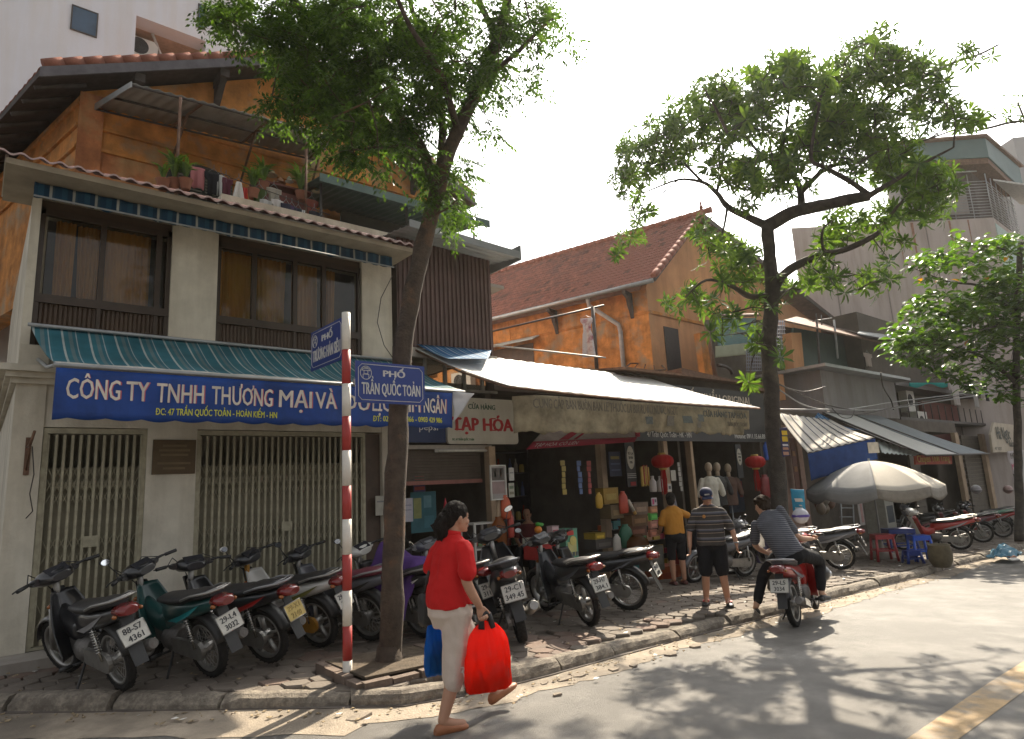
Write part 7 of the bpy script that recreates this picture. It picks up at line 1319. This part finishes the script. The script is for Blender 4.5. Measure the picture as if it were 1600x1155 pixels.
obj2('body',remesh(b,'body',skin_tan,.0095,4),skin_tan,PS); b=MB(); torso(b,[((0,0,.46),.14,.185),((0,0,.62),.135,.175),((.02,0,.80),.135,.18),((.03,0,.95),.10,.17),((.035,0,1.01),.062,.08)]); 
for y in(-1,1): limb3(b,[(.03,y*.18,.94),(.07,y*.22,.78)],[.08,.07])
obj2('shirt',remesh(b,'shirt',wine,.013,3),wine,PS); b=MB()
for y in(-1,1): limb3(b,[(.02,y*.09,.50),(.38,y*.12,.50),(.36,y*.12,.16)],[.105,.085,.075,.07,.065])
obj2('trousers',remesh(b,'trousers',black_c,.013,3),black_c,PS); obj2('hair',MB().ellip((.03,0,1.195),(.10,.088,.10),14,9),hairm,PS); face_bits(PS,(.06,0,1.16),Matrix.Rotation(rad(15),3,'Y'),.97)
st0=thing('wooden_stool','low wooden stool under the shopkeeper','stool',(8.35,9.7,G(8.3)+.16)); o0=V((8.35,9.7,G(8.35)+.17)); obj('seat',MB().box(o0+V((0,0,.42)),(.34,.34,.04)),darkwood,st0)
for i in(-1,1):
    for j in(-1,1): obj('leg',MB().tube([o0+V((i*.13,j*.13,.41)),o0+V((i*.15,j*.15,0))],.018,6),darkwood,st0)
# ======================= SHOP GOODS AND SMALL THINGS =======================
def cm_(c,r=.6,n=None): return M('goods_%d_%d_%d'%tuple(int(k*100) for k in c),c,r,0,.15,7,.05)
def dep(p): return (p-CC).dot(CF)
def at_(px,py,Y): p=AY(px,py,Y); return p,dep(p)/1000
def box_item(name,label,cat,px,py,w,h,Y,col,d=.18,trim=None,group=None,tape=True):
    p,k=at_(px,py,Y); g=thing(name,label,cat,tuple(p),group); W_,H_=w*k,h*k; b=MB(); b.box(p+Vector((0,d/2,0)),(W_,d,H_)); obj('box_body',b,cm_(col),g)
    if trim: obj('printed_label',MB().box(p+Vector((0,-.004,-.05*H_)),(W_*.7,.006,H_*.4)),cm_(trim),g)
    if tape: obj('lid_edge',MB().box(p+Vector((0,d/2,H_/2+.004)),(W_+.012,d+.012,.012)),cm_(tuple(c*.7 for c in col)),g)
    return g
def bag_item(name,label,px,py,w,h,Y,col,group=None,film=False,cat='bag'):
    p,k=at_(px,py,Y); g=thing(name,label,cat,tuple(p),group); W_,H_=w*k,h*k; b=MB()
    b.loft([[p+Vector((W_/2*kx*cos(a)*(1+.12*noise.noise(Vector((cos(a)*2,sin(a)*2,z*4+px)))),W_*.33*kx*sin(a)*(1+.2*noise.noise(Vector((a*2,z*5,py)))),-H_/2+H_*z+.02*noise.noise(Vector((a,z*6,px))))) for a in [2*pi*q/14 for q in range(14)]] for z,kx in ((0,.75),(.06,.96),(.3,1),(.55,1.0),(.75,.92),(.88,.62),(.93,.4),(1,.5))]); obj('bag_body',b,filmmat('film_%d'%px,col,.85) if film else cm_(col,.45),g); obj('tie',MB().tube([p+Vector((W_*.09*cos(a),W_*.06*sin(a),H_*.38)) for a in [q*.5 for q in range(13)]],.006,4),cm_(tuple(c*.5 for c in col)),g); return g
def card(name,label,px,py,w,h,Y,col,cat='sign',frame=None,bands=(),group=None):
    p,k=at_(px,py,Y); g=thing(name,label,cat,tuple(p),group); W_,H_=w*k,h*k; obj('sheet',MB().box(p,(W_,.012,H_)),cm_(col),g)
    if frame: 
        f=MB(); t=.02; f.box(p+Vector((0,-.008,H_/2)),(W_+t,.03,t)); f.box(p+Vector((0,-.008,-H_/2)),(W_+t,.03,t)); f.box(p+Vector((W_/2,-.008,0)),(t,.03,H_-t)); f.box(p+Vector((-W_/2,-.008,0)),(t,.03,H_-t)); obj('frame',f,cm_(frame),g)
    for (x,y,ww,hh,c) in bands: obj('printed_band',MB().box(p+Vector((x*W_,-.009,y*H_)),(ww*W_,.006,hh*H_)),cm_(c),g)
    return g
# first doorway
card('shop_poster','red and blue poster inside the first grocery doorway',655,755,21,27,8.9,(.06,.05,.14),bands=((0,.25,.8,.35,(.42,.04,.04)),(0,-.3,.85,.2,(.35,.06,.05)),(-.1,-.05,.5,.15,(.1,.12,.3))),cat='poster')
card('shop_poster','tall teal and green poster below the red and blue one',662,800,46,62,9.0,(.04,.15,.18),bands=((-.25,.1,.3,.5,(.3,.32,.12)),(.15,.25,.3,.3,(.12,.28,.32)),(.2,-.25,.4,.3,(.06,.2,.24))),cat='poster')
card('paper_sheet','pale sheet of paper hanging beside the leaning tree trunk',637,797,18,36,8.5,(.42,.40,.44),cat='paper',bands=((0,.2,.7,.05,(.25,.25,.3)),(0,0,.7,.05,(.25,.25,.3))))
card('notice_sheet','small grey notice on the corner house wall left of the leaning tree',594,790,16,30,8.57,(.38,.36,.30),cat='paper',bands=((0,.2,.7,.08,(.2,.2,.2)),))
g=card('picture_board','white framed picture board with two photographs at the grocery entrance',778,754,29,52,7.9,(.30,.28,.26),cat='board',frame=(.58,.56,.50),bands=((0,.25,.8,.36,(.10,.085,.07)),(0,-.15,.84,.36,(.28,.20,.19)),(0,.04,.96,.025,(.55,.53,.48)),(-.2,.27,.12,.2,(.4,.38,.33)),(.2,.28,.1,.22,(.34,.16,.08))))
p,k=at_(778,780,7.95); obj('stand_leg',MB().tube([p,Vector((p.x,p.y,G(p.x)+PAVE))],.035,6),tan,g)
card('white_notice','small white notice pinned right of the picture board',799,741,10,20,8.0,(.5,.49,.45),cat='paper',bands=((0,.1,.6,.08,(.2,.2,.2)),)); card('price_list','crowded price list under the white notice beside the picture board',799,766,11,22,8.0,(.42,.42,.34),cat='paper',bands=((0,.2,.7,.2,(.15,.2,.12)),(0,-.2,.7,.2,(.2,.18,.12))))
p,k=at_(696,790,8.8); g=thing('red_pennant','small red pennant cone behind the head of the woman in red','pennant',tuple(p)); obj('cone',MB().lathe([(.045,-.11),(.03,.0),(.004,.12)],p,12),cm_((.55,.03,.05)),g); obj('stick',MB().tube([p+Vector((0,0,-.3)),p],.008,5),tan,g)
bag_item('snack_bag','red and orange crisp bags bundle hanging on the grocery post',790,792,18,36,7.9,(.50,.09,.03),'hanging snack bags'); bag_item('snack_bag','clear bag of orange fruit hanging under the crisp bags',780,832,26,48,7.85,(.50,.20,.06),'hanging snack bags',True); bag_item('snack_bag','small red bag beside the clear bag of orange fruit',798,820,12,40,7.95,(.45,.06,.04),'hanging snack bags')
p,k=at_(760,865,7.9); g=thing('glass_cabinet','small white framed glass cabinet beside the grocery post','cabinet',(p.x,p.y,G(p.x)+PAVE)); z0_=G(p.x)+PAVE; f=MB(); hC=1.15
for i in(-1,1):
    for j in(0,1): f.box((p.x+i*.2,p.y+j*.35,z0_+hC/2),(.03,.03,hC))
for z in (.06,.42,.78,hC): f.box((p.x,p.y+.175,z0_+z),(.40,.33,.025))
obj('cabinet_frame',f,cm_((.50,.48,.43)),g); 
for j,z in enumerate((.10,.46,.82)):
    for q in range(4): c=[(.5,.2,.08),(.45,.4,.2),(.4,.08,.06),(.15,.25,.12)][(q+j)%4]; obj('packet',MB().box((p.x-.13+q*.088,p.y+.12,z0_+z+.06),(.07,.08,.10+.02*(q%2))),cm_(c),g)
p,k=at_(895,852,7.4); g=box_item('toy_carton','colourful green toy carton with a smiling face behind the parked scooter','box',894,855,26,54,7.4,(.12,.34,.22),.3,(.55,.5,.2)); obj('face',disc((p.x,p.y-.012,p.z+.07),.07,0,360),cm_((.6,.5,.15)),g); obj('red_top',MB().box((p.x-.05,p.y-.01,p.z+.19),(.14,.012,.07)),cm_((.5,.05,.04)),g); 
for q in range(3): obj('window_print',MB().box((p.x-.07+q*.07,p.y-.012,p.z-.13),(.045,.012,.06)),cm_((.1,.12,.12)),g)
box_item('cool_box','red cool box with white lid behind the scooter handlebars','box',858,858,44,30,7.3,(.42,.03,.025),.34); p,k=at_(858,840,7.3); 
box_item('white_tray','pale lid resting on the red cool box','tray',856,845,40,9,7.28,(.50,.47,.38),.36,tape=False); box_item('pink_carton','small pink and white carton on the pale lid','box',868,830,14,14,7.4,(.50,.36,.36),.12,(.45,.1,.12))
p,k=at_(841,828,7.3); g=thing('orange_fruit','orange fruit with green leaves on the grocery counter','fruit',tuple(p)); obj('fruit',MB().ellip(p,(.06,.06,.055)),cm_((.6,.2,.02),.4),g); obj('leaves',MB().ellip(p+Vector((.05,0,.07)),(.06,.03,.03)).ellip(p+Vector((.0,0,.08)),(.04,.04,.03)),cm_((.06,.3,.04)),g)
# shelves in the open grocery
g=thing('grocery_shelves','dark steel shelves of bottles along the back of the open grocery','shelves',(8.2,10.9,.2)); zz0=G(8)+.17
for z in (.5,1.0,1.5,2.0,2.45): obj('shelf',MB().box2((7.1,10.7,zz0+z-.02),(9.3,11.1,zz0+z)),darkmetal,g)
for x in (7.1,8.2,9.3): obj('upright',MB().box((x,10.9,zz0+1.25),(.04,.4,2.5)),darkmetal,g)
gr_='bottles and packs on the grocery shelves'
bm_=[MB().lathe([(.04,0),(.042,.02),(.042,.17),(.015,.23),(.015,.27),(.018,.275),(.017,.295),(.002,.297)],(0,0,0),10).mesh('shelf_bottle',M('bottle_dark',(.10,.11,.08),.15,0,.2,5,0)),MB().lathe([(.055,0),(.058,.02),(.058,.13),(.045,.15),(.048,.17),(.003,.175)],(0,0,0),10).mesh('shelf_jar',M('jar_pale',(.36,.33,.26),.3,0,.2,5,0))]
bc=[(.10,.13,.07),(.36,.33,.27),(.30,.05,.03),(.10,.12,.22),(.36,.26,.06)]
for si,z in enumerate((.5,1.0,1.5,2.0)):
    for q in range(13):
        o=bpy.data.objects.new('shelf_bottle' if (q+si)%3 else 'shelf_jar',bm_[0 if (q+si)%3 else 1]); COL.objects.link(o); o.location=(7.25+q*.16,10.78,zz0+z+.001); o.material_slots[0].link='OBJECT'; o.material_slots[0].material=cm_(bc[(q*3+si)%5],.25); ORD=['first','second','third','fourth','fifth','sixth','seventh','eighth','ninth','tenth','eleventh','twelfth','thirteenth']; lv=['lowest','second','third','highest'][si]; tag(o,('bottle' if (q+si)%3 else 'squat jar')+', '+ORD[q]+' item from the left on the '+lv+' grocery shelf' if True else ['bottle on the lowest grocery shelf','bottle on the second grocery shelf from the floor','bottle on the third grocery shelf from the floor','bottle on the highest grocery shelf'][si] if (q+si)%3 else ['squat jar on the lowest grocery shelf','squat jar on the second grocery shelf from the floor','squat jar on the third grocery shelf from the floor','squat jar on the highest grocery shelf'][si],'bottle' if (q+si)%3 else 'jar',gr_+(' row %s'%('lowest','second','third','highest')[si])+(' bottles' if (q+si)%3 else ' jars'))
# stall of mixed goods between the grocery and the clothes shop
card('navy_board','navy price board with faint lines hanging over the goods stall',961,725,28,38,8.3,(.03,.035,.07),bands=((0,.25,.7,.12,(.25,.2,.06)),(0,0,.75,.06,(.10,.12,.2)),(0,-.25,.75,.06,(.10,.12,.2))))
def oval_board(label,px,py,w,h,Y,low=True):
    p,k=at_(px,py,Y); g=thing('oval_sign',label,'sign',tuple(p)); W_,H_=w*k,h*k; obj('board',MB().box(p+Vector((0,.02,-.25*H_)),(W_*1.3,.03,H_*2.0)),cm_((.035,.035,.035)),g); obj('oval',MB().slab([p+Vector((W_/2*cos(a),-.0,H_/2*sin(a))) for a in [2*pi*q/24 for q in range(24)]],(0,-1,0),.008),cm_((.46,.43,.35)),g)
    for i,(s,z,ww) in enumerate((('TÚ LA',.12,.75),('TẠP HÓA',-.06,.62),('1996',-.26,.36))): lettering('letters',s,p+Vector((-ww*W_/2,-.009,z*H_)),X,Z,ww*W_,.11*H_,cm_((.05,.05,.045)),g,.02)
    if low: obj('white_bars',MB().box(p+Vector((0,-.0,-.78*H_)),(W_*1.2,.01,.03*H_)).box(p+Vector((0,-.0,-.86*H_)),(W_*1.2,.01,.03*H_)).box(p+Vector((0,-.0,-.70*H_)),(W_*1.2,.01,.03*H_)),cm_((.42,.41,.38)),g); obj('red_print',MB().box(p+Vector((.1*W_,0,-1.12*H_)),(W_*.7,.01,.16*H_)),cm_((.3,.03,.03)),g)
    return g
oval_board('black board with cream oval lettering left of the first red lantern',985,715,17,36,8.1); oval_board('dim oval shop sign on a dark board left of the second lantern',1155,714,12,26,8.4,False)
bag_item('yellow_packet','yellow packet hanging by the pillar of the goods stall',936,782,14,24,8.0,(.50,.30,.03)); box_item('gold_carton','gold carton high on the goods stall','box',955,775,34,24,8.2,(.36,.22,.04),.2,(.45,.32,.08)); bag_item('crisp_bag','red crisp bag with pale stripe beside the gold carton',974,785,18,34,7.9,(.42,.06,.03)); 
p,k=at_(985,790,7.85); g=thing('white_tube','white and yellow tube leaning below the oval board','tube',tuple(p)); obj('tube',MB().tube([p+Vector((-.05,0,.1)),p+Vector((.08,0,-.1))],.03,8),cm_((.55,.50,.40)),g); obj('cap',MB().tube([p+Vector((.08,0,-.1)),p+Vector((.12,0,-.16))],.032,8),cm_((.5,.32,.1)),g)
p,k=at_(1008,745,8.0); g=thing('incense_bundle','upright bundle of yellow and red incense packs','incense',tuple(p))
for q in range(7): obj('incense_pack',MB().box(p+Vector((-.10+q*.033,.01*(q%2),.02*(q%3))),(.028,.04,.36)),cm_([(.50,.33,.06),(.45,.28,.05),(.30,.05,.03)][q%3]),g)
for i,(px,l) in enumerate(((1020,'white plastic jug with cap right of the incense packs'),(1032,'second white plastic jug, just below the first lantern'))):
    p,k=at_(px,757,7.95); g=thing('plastic_jug',l,'jug',tuple(p),'white jugs on the goods stall'); obj('jug_body',MB().lathe([(.065,-.14),(.07,-.1),(.07,.05),(.03,.10),(.028,.13)],p,12),cm_((.55,.50,.46),.35),g); obj('cap',MB().lathe([(.034,.13),(.034,.16),(.003,.162)],p,10),cm_((.45,.4,.36)),g)
def lantern(label,px,py,w,Y,seed):
    p,k=at_(px,py,Y); R=w*k/2; g=thing('red_lantern',label,'lantern',tuple(p),'red lanterns under the shop signs'); red=clothmat('lantern_red',(.38,.02,.018),.25,.1,9,.6); b=MB(); n=24
    b.loft([[p+Vector((R*kx*cos(a)*(1+.035*cos(a*12)),R*kx*sin(a)*(1+.035*cos(a*12)),R*.62*z)) for a in [2*pi*q/48 for q in range(48)]] for z,kx in ((-1,.35),(-.85,.66),(-.5,.92),(0,1),(.5,.92),(.85,.66),(1,.35))]); obj('lantern_body',b,red,g)
    obj('cap_ring',MB().lathe([(R*.36,-.03),(R*.38,0),(R*.36,.03)],p+Vector((0,0,R*.64)),16,cap=True).lathe([(R*.36,-.03),(R*.38,0),(R*.36,.03)],p-Vector((0,0,R*.64)),16,cap=True),cm_((.42,.26,.05),.4),g)
    t=MB()
    for q in range(22): a=q*2.4; r=R*.30*((q%5)/5+.2); t.tube([p+Vector((r*.6*cos(a),r*.6*sin(a),-R*.66)),p+Vector((r*cos(a),r*sin(a),-R*1.6)),p+Vector((r*.9*cos(a),r*.9*sin(a),-R*2.6-.04*(q%3)))],.008,4,False)
    obj('tassel',t,red,g); obj('cord',MB().tube([p+Vector((0,0,R*.64)),p+Vector((0,0,R*.64+.3))],.006,4),darkmetal,g)
lantern('red lantern with tassel hanging above the woman in mustard',1035,721,34,7.6,1); lantern('red lantern with tassel hanging left of the dark tree trunk',1180,722,30,7.7,2)
card('price_card','blank pale price card right of the first lantern tassel',1052,743,12,16,7.9,(.42,.40,.34),cat='card'); card('price_card','small pale card with dark figure just over the mustard woman',1046,762,10,12,7.7,(.48,.46,.42),cat='card',bands=((0,0,.5,.4,(.06,.06,.06)),)); card('price_card','white card with pink mark among the goods of the stall',1022,784,13,12,7.6,(.52,.46,.46),cat='card',bands=((-.22,0,.3,.7,(.5,.05,.16)),(.2,.1,.3,.4,(.1,.1,.1))))
for i,(px,py,w,h,c,l) in enumerate(((1002,795,34,18,(.22,.15,.10),'brown carton at the top of the stall stack'),(1000,813,38,17,(.20,.11,.05),'orange brown carton second in the stall stack'),(998,830,40,16,(.17,.07,.04),'dark red brown carton third in the stall stack'),(965,800,30,20,(.14,.10,.05),'dull ochre carton left of the stall stack'),(945,850,40,14,(.10,.09,.08),'dark case low at the left of the goods stall'),(938,838,22,9,(.36,.25,.03),'yellow tray of packets low by the pillar'))): box_item('carton',l,'box',px,py,w,h,7.9+.02*i,c,.28,tuple(min(1,q*1.8) for q in c),'cartons on the goods stall')
bag_item('green_sack','dark green sack beside the carton stack',978,838,26,36,7.75,(.02,.11,.06)); bag_item('amber_bag','clear bag of brown goods sitting on the red tray',997,853,44,34,7.6,(.26,.12,.04),None,True); box_item('red_tray','flat red tray at the front of the goods stall','tray',985,870,54,9,7.5,(.45,.05,.03),.35,None,None,False); bag_item('silver_bag','crumpled silver packet bag by the green sack',964,850,16,30,7.6,(.38,.36,.32))
for i,(py,c,l) in enumerate(((797,(.42,.20,.10),'orange packet at the top of the hanging packet column'),(807,(.10,.38,.07),'bright green packet second in the packet column'),(820,(.48,.22,.16),'salmon packet third in the packet column'),(833,(.42,.16,.10),'rust packet at the foot of the packet column'))): box_item('snack_packet',l,'packet',1022,py,17,11,7.6,c,.06,tuple(min(1,q*1.5) for q in c),'packet column on the goods stall',False)
box_item('grey_bin','grey plastic storage bin left of the mustard woman','bin',1028,873,30,36,7.5,(.17,.16,.13),.3,(.22,.21,.18)); box_item('orange_crate','orange crate on the floor behind the mustard woman','crate',1048,898,52,24,7.7,(.45,.10,.03),.35,(.35,.06,.02)); box_item('red_bin','tall red bin behind the mustard woman','bin',1078,872,22,44,7.9,(.30,.03,.025),.3)
p,k=at_(1052,785,7.6); g=thing('folded_umbrellas','folded grey umbrellas standing beside the mustard woman','umbrella',tuple(p))
for q in range(4): obj('umbrella',MB().tube([p+Vector((-.1+q*.05,0,.12)),p+Vector((-.02+q*.05,.03,-.30))],[.012,.04],7),cm_((.08+.03*q,.08+.03*q,.11+.03*q)),g)
# clothes shop: mannequins and rack
def mannequin(label,px,py,Y,col,shirt=True):
    p,k=at_(px,py,Y); z0_=G(p.x)+.17; g=thing('mannequin',label,'mannequin',(p.x,p.y,z0_),'mannequins in the clothes shop'); top=p.z; ms=M('mannequin_skin',(.42,.33,.24),.5); c=Vector((p.x,p.y,0)); b=MB(); b.ellip(c+Vector((0,0,top-.12)),(.075,.085,.115)); b.tube([c+Vector((0,0,top-.2)),c+Vector((0,0,top-.32))],.05,10); obj('head_form',b,ms,g)
    b=MB(); torso(b,[(c+Vector((0,0,top-.98)),.12,.17),(c+Vector((0,0,top-.7)),.11,.15),(c+Vector((0,0,top-.48)),.125,.18),(c+Vector((0,0,top-.36)),.08,.16),(c+Vector((0,0,top-.31)),.05,.06)],Vector((.77,-.64,0)))
    for s in(-1,1): q=c+Vector((.77*s*.17,-.64*s*.17,top-.40)); limb3(b,[q,q+Vector((.77*s*.06,-.64*s*.06,-.17)),q+Vector((.77*s*.09,-.64*s*.09,-.30))],[.065,.065,.068])
    obj('garment',remesh(b,'garment',cm_(col,.8),.012,3,.5,.01,9,px),cm_(col,.8),g); obj('stand',MB().tube([c+Vector((0,0,top-.98)),c+Vector((0,0,z0_))],.02,6).lathe([(.16,0),(.16,.02),(.02,.03)],c+Vector((0,0,z0_)),14),grey_steel,g)
mannequin('mannequin in a white t-shirt in the clothes shop front',1106,722,8.3,(.58,.56,.48)); mannequin('mannequin in a black jacket right behind the white t-shirt one',1119,722,8.5,(.03,.03,.035)); mannequin('mannequin in a brown top, rightmost in the clothes shop',1136,724,8.6,(.13,.075,.055))
g=thing('clothes_rack','low rack of dark clothes that the mustard woman reaches to','clothes rack',tuple(at_(1085,830,7.3)[0])); pa,pb=AY(1072,822,7.3),AY(1105,818,7.5); obj('rail',MB().tube([Vector((pa.x,pa.y,G(pa.x)+PAVE)),pa,pb,Vector((pb.x,pb.y,G(pb.x)+PAVE))],.018,6),grey_steel,g)
for q in range(8):
    c=pa.lerp(pb,(q+.5)/8); obj('hung_garment',MB().grid(lambda u,v,c=c,q=q:c+Vector((.02*sin(v*5+q)+.25*(u-.5)*.5,.32*(u-.5)+.02*sin(u*9+q),-.02-.62*v)),6,8,True,.02,(1,0,0)),cm_([(.02,.02,.025),(.03,.03,.04),(.05,.05,.06),(.12,.12,.12)][q%4],.85),g)
bag_item('blue_bag','bright blue bag hanging high under the black shop sign by the tree',1199,705,16,28,7.9,(.02,.08,.38)); bag_item('dark_red_bag','dark red bundle hanging low left of the dark tree trunk',1196,760,24,36,8.0,(.20,.02,.02)); card('red_door_print','red patterned door strip right of the dark tree trunk',1242,725,14,80,8.45,(.16,.05,.025),cat='banner',bands=((0,.2,.6,.1,(.3,.12,.03)),(0,-.1,.6,.1,(.3,.12,.03))))
card('hanging_clothes','dark trousers and tops hanging across the clothes shop back',1150,775,44,50,9.3,(.035,.045,.07),cat='clothes',bands=((-.3,.1,.25,.7,(.09,.07,.07)),(.1,0,.2,.8,(.02,.03,.06)),(.35,.2,.2,.5,(.20,.04,.03))))
# under the sunshade and along the far shops
box_item('white_fridge','pale upright drinks fridge behind the sunshade','fridge',1391,800,34,64,8.2,(.34,.33,.28),.6,(.05,.06,.07)); card('standing_sign','pale standing sign with faded red print under the sunshade',1344,792,17,56,8.0,(.34,.31,.29),cat='sign',bands=((.1,0,.4,.85,(.36,.20,.19)),)); card('slatted_panel','tan slatted panel right of the pale fridge',1412,785,20,36,8.3,(.30,.25,.14),cat='panel',bands=tuple((x,0,.08,.9,(.12,.09,.05)) for x in (-.35,-.1,.15,.4)))
p,k=at_(1290,785,8.0); g=thing('plastic_pile','pile of wrapped plastic goods under the left rim of the sunshade','goods',tuple(p)); 
for q in range(5): obj('wrapped_pack',MB().ellip(p+Vector((-.3+q*.14,.1*(q%2),-.15+.12*(q%3))),(.14,.12,.16)),cm_([(.24,.19,.14),(.20,.12,.09),(.30,.28,.24)][q%3],.4),g)
g=thing('wire_shelf','dark wire shelf beside the pale standing sign','shelf',tuple(at_(1325,800,8.1)[0])); b=MB()
for q in range(4): b.tube([AY(1313,780+q*14,8.1),AY(1332,780+q*14,8.1)],.02,5)
b.tube([AY(1313,772,8.1),AY(1316,845,8.1)],.025,5).tube([AY(1332,772,8.1),AY(1335,845,8.1)],.025,5); obj('shelf_frame',b,grey_steel,g)
p=AG(1472,886,.13); g=thing('clay_pot','squat mossy clay pot on the pavement behind the blue stools','pot',tuple(p)); obj('pot_body',MB().lathe([(.14,0),(.20,.12),(.21,.26),(.18,.38),(.20,.42),(.17,.42),(.15,.34)],p,16),M('mossy_clay',(.11,.09,.055),.9,0,.3,6,.3),g)
p=AG(1570,868,.13); g=thing('trash_heap','small heap of blue plastic and paper rubbish on the far pavement edge','rubbish',tuple(p)); b=MB(); b.grid(lambda u,v:p+Vector(((u-.5)*.95,(v-.5)*.45,.20*max(0,1-((u-.5)**2+(v-.5)**2)*3.6)+.10*noise.noise(Vector((u*6,v*6,2))))),14,10,False,.02,(0,0,1)); obj('blue_sheet',b,cm_((.05,.18,.26),.5),g)
for q in range(9): o_=p+Vector((jit(1.1),jit(.4)-.15,.02)); obj('scrap',MB().box(o_,(.18+jit(.08),.10,.02),Matrix.Rotation(jit(1.5),3,'Z')@Matrix.Rotation(jit(.5),3,'X')),cm_([(.5,.48,.45),(.3,.12,.06),(.4,.3,.2)][q%3]),g)
p=AD(1251,806,9.9); g=thing('white_helmet','white and blue helmet resting on the motorbike behind the rider','helmet',tuple(p)); obj('shell',MB().ellip(p,(.13,.12,.12),16,10),cm_((.50,.50,.54),.2),g); obj('stripe',MB().lathe([(.125,-.02),(.132,0),(.125,.02)],p,18),cm_((.10,.06,.30),.3),g)
for i,(px,py,c,l) in enumerate(((1440,772,(.30,.05,.03),'red helmet on the motorbike beside the sunshade'),(1525,765,(.30,.28,.30),'grey helmet on the far motorbikes at right'),(1575,765,(.34,.22,.20),'dusty pink helmet on the last motorbikes at right'))): p=AY(px,py,6.3); g=thing('helmet',l,'helmet',tuple(p)); obj('shell',MB().ellip(p,(.15,.14,.14),14,9),cm_(c,.3),g); obj('brim',MB().ellip(p+Vector((-.1,-.06,-.03)),(.10,.12,.03),12,6),cm_(tuple(q*.5 for q in c),.4),g)
# paper leaflet and tiny bits on the gate wall
g=thing('meter_box','small grey meter box on the wall left of the leaning tree','meter box',(4.75,8.55,1.6)); obj('case',MB().box2((4.66,8.50,1.45),(4.86,8.597,1.80)),cm_((.30,.29,.25)),g); obj('conduit',MB().tube([(4.76,8.56,1.8),(4.76,8.56,3.3)],.018,6),galv,g)

# shelf of small packets at the back of the goods stall
g=thing('packet_shelf','narrow shelf crowded with small packets at the back of the goods stall','shelf',(10.6,9.0,.2))
pal=[(.42,.10,.04),(.45,.30,.05),(.10,.28,.10),(.08,.14,.34),(.46,.42,.36),(.36,.05,.08),(.40,.22,.12),(.20,.10,.26),(.06,.26,.26)]
for j,py in enumerate((806,830,854,878)):
    a=AY(930,py,8.75); b=AY(1062,py,8.75); zc=(a.z+b.z)/2; obj('shelf',MB().box2((a.x,8.65,zc-.22),(b.x,8.95,zc-.20)),darkmetal,g)
    for q in range(13):
        x=a.x+(b.x-a.x)*(q+.5)/13; h=.10+.08*((q*5+j*3)%4)/3; o=obj('packet',MB().box((x,8.70+.03*(q%2),zc-.199+h/2),(.13+.03*(q%3),.09,h),Matrix.Rotation(jit(.15),3,'Z')),cm_(pal[(q*4+j*5)%9],.45),g)
# strip of sachets hanging from the lintel over the stall and the grocery
for i,(px,c,l) in enumerate(((880,(.40,.30,.06),'strip of yellow sachets hanging in the grocery opening'),(905,(.10,.16,.34),'strip of blue sachets hanging in the grocery opening'),(920,(.38,.06,.05),'strip of red sachets beside the grocery pillar'),(1062,(.36,.34,.30),'strip of silver sachets left of the thin tan post'))):
    p,k=at_(px,738,8.2); g=thing('sachet_strip',l,'sachets',tuple(p),'sachet strips in the shop openings')
    for q in range(6): obj('sachet',MB().box(p+Vector((jit(.01),jit(.01),.16-q*.10)),(.09,.012,.09),Matrix.Rotation(jit(.3),3,'Z')),cm_(tuple(min(1,v*(.8+.1*(q%3))) for v in c),.35),g)
for (px,py,Y,n,h,l) in ((396,296,9.5,50,.40,'bushy pot plant right of the white skirt on the terrace'),(412,286,9.8,46,.45,'pot plant below the straw hats on the terrace'),(470,300,9.7,60,.5,'tall bushy pot plant by the right terrace post'),(255,280,9.3,34,.28,'low pot plant at the left end of the terrace')): potplant(l,T(px,py,Y)+Vector((0,0,-.22)),n,h)
for (px,py,c,l) in ((405,300,(.10,.14,.05),'green cloth bundle hung beside the terrace pot plants'),(428,300,(.40,.36,.30),'beige cloth hung under the straw hats'),(487,318,(.28,.08,.06),'dull red cloth right of the terrace post')): garment(l,T(px,py,9.5),.16,.30,c)
# thin haze added to lift the dark tones, standing in for lens glare
hz=bpy.data.materials.new('shadow_lift_haze'); hz.use_nodes=True; t=hz.node_tree; t.nodes.remove(t.nodes['Principled BSDF']); pv_=t.nodes.new('ShaderNodeVolumePrincipled'); pv_.inputs['Color'].default_value=(.97,.95,.90,1); pv_.inputs['Density'].default_value=GLARE_HAZE; pv_.inputs['Anisotropy'].default_value=.55; t.links.new(pv_.outputs[0],t.nodes['Material Output'].inputs['Volume'])
if GLARE_HAZE: obj('glare_haze',MB().box2((-42,-62,-5),(105,175,22)),hz)['kind']='stuff'
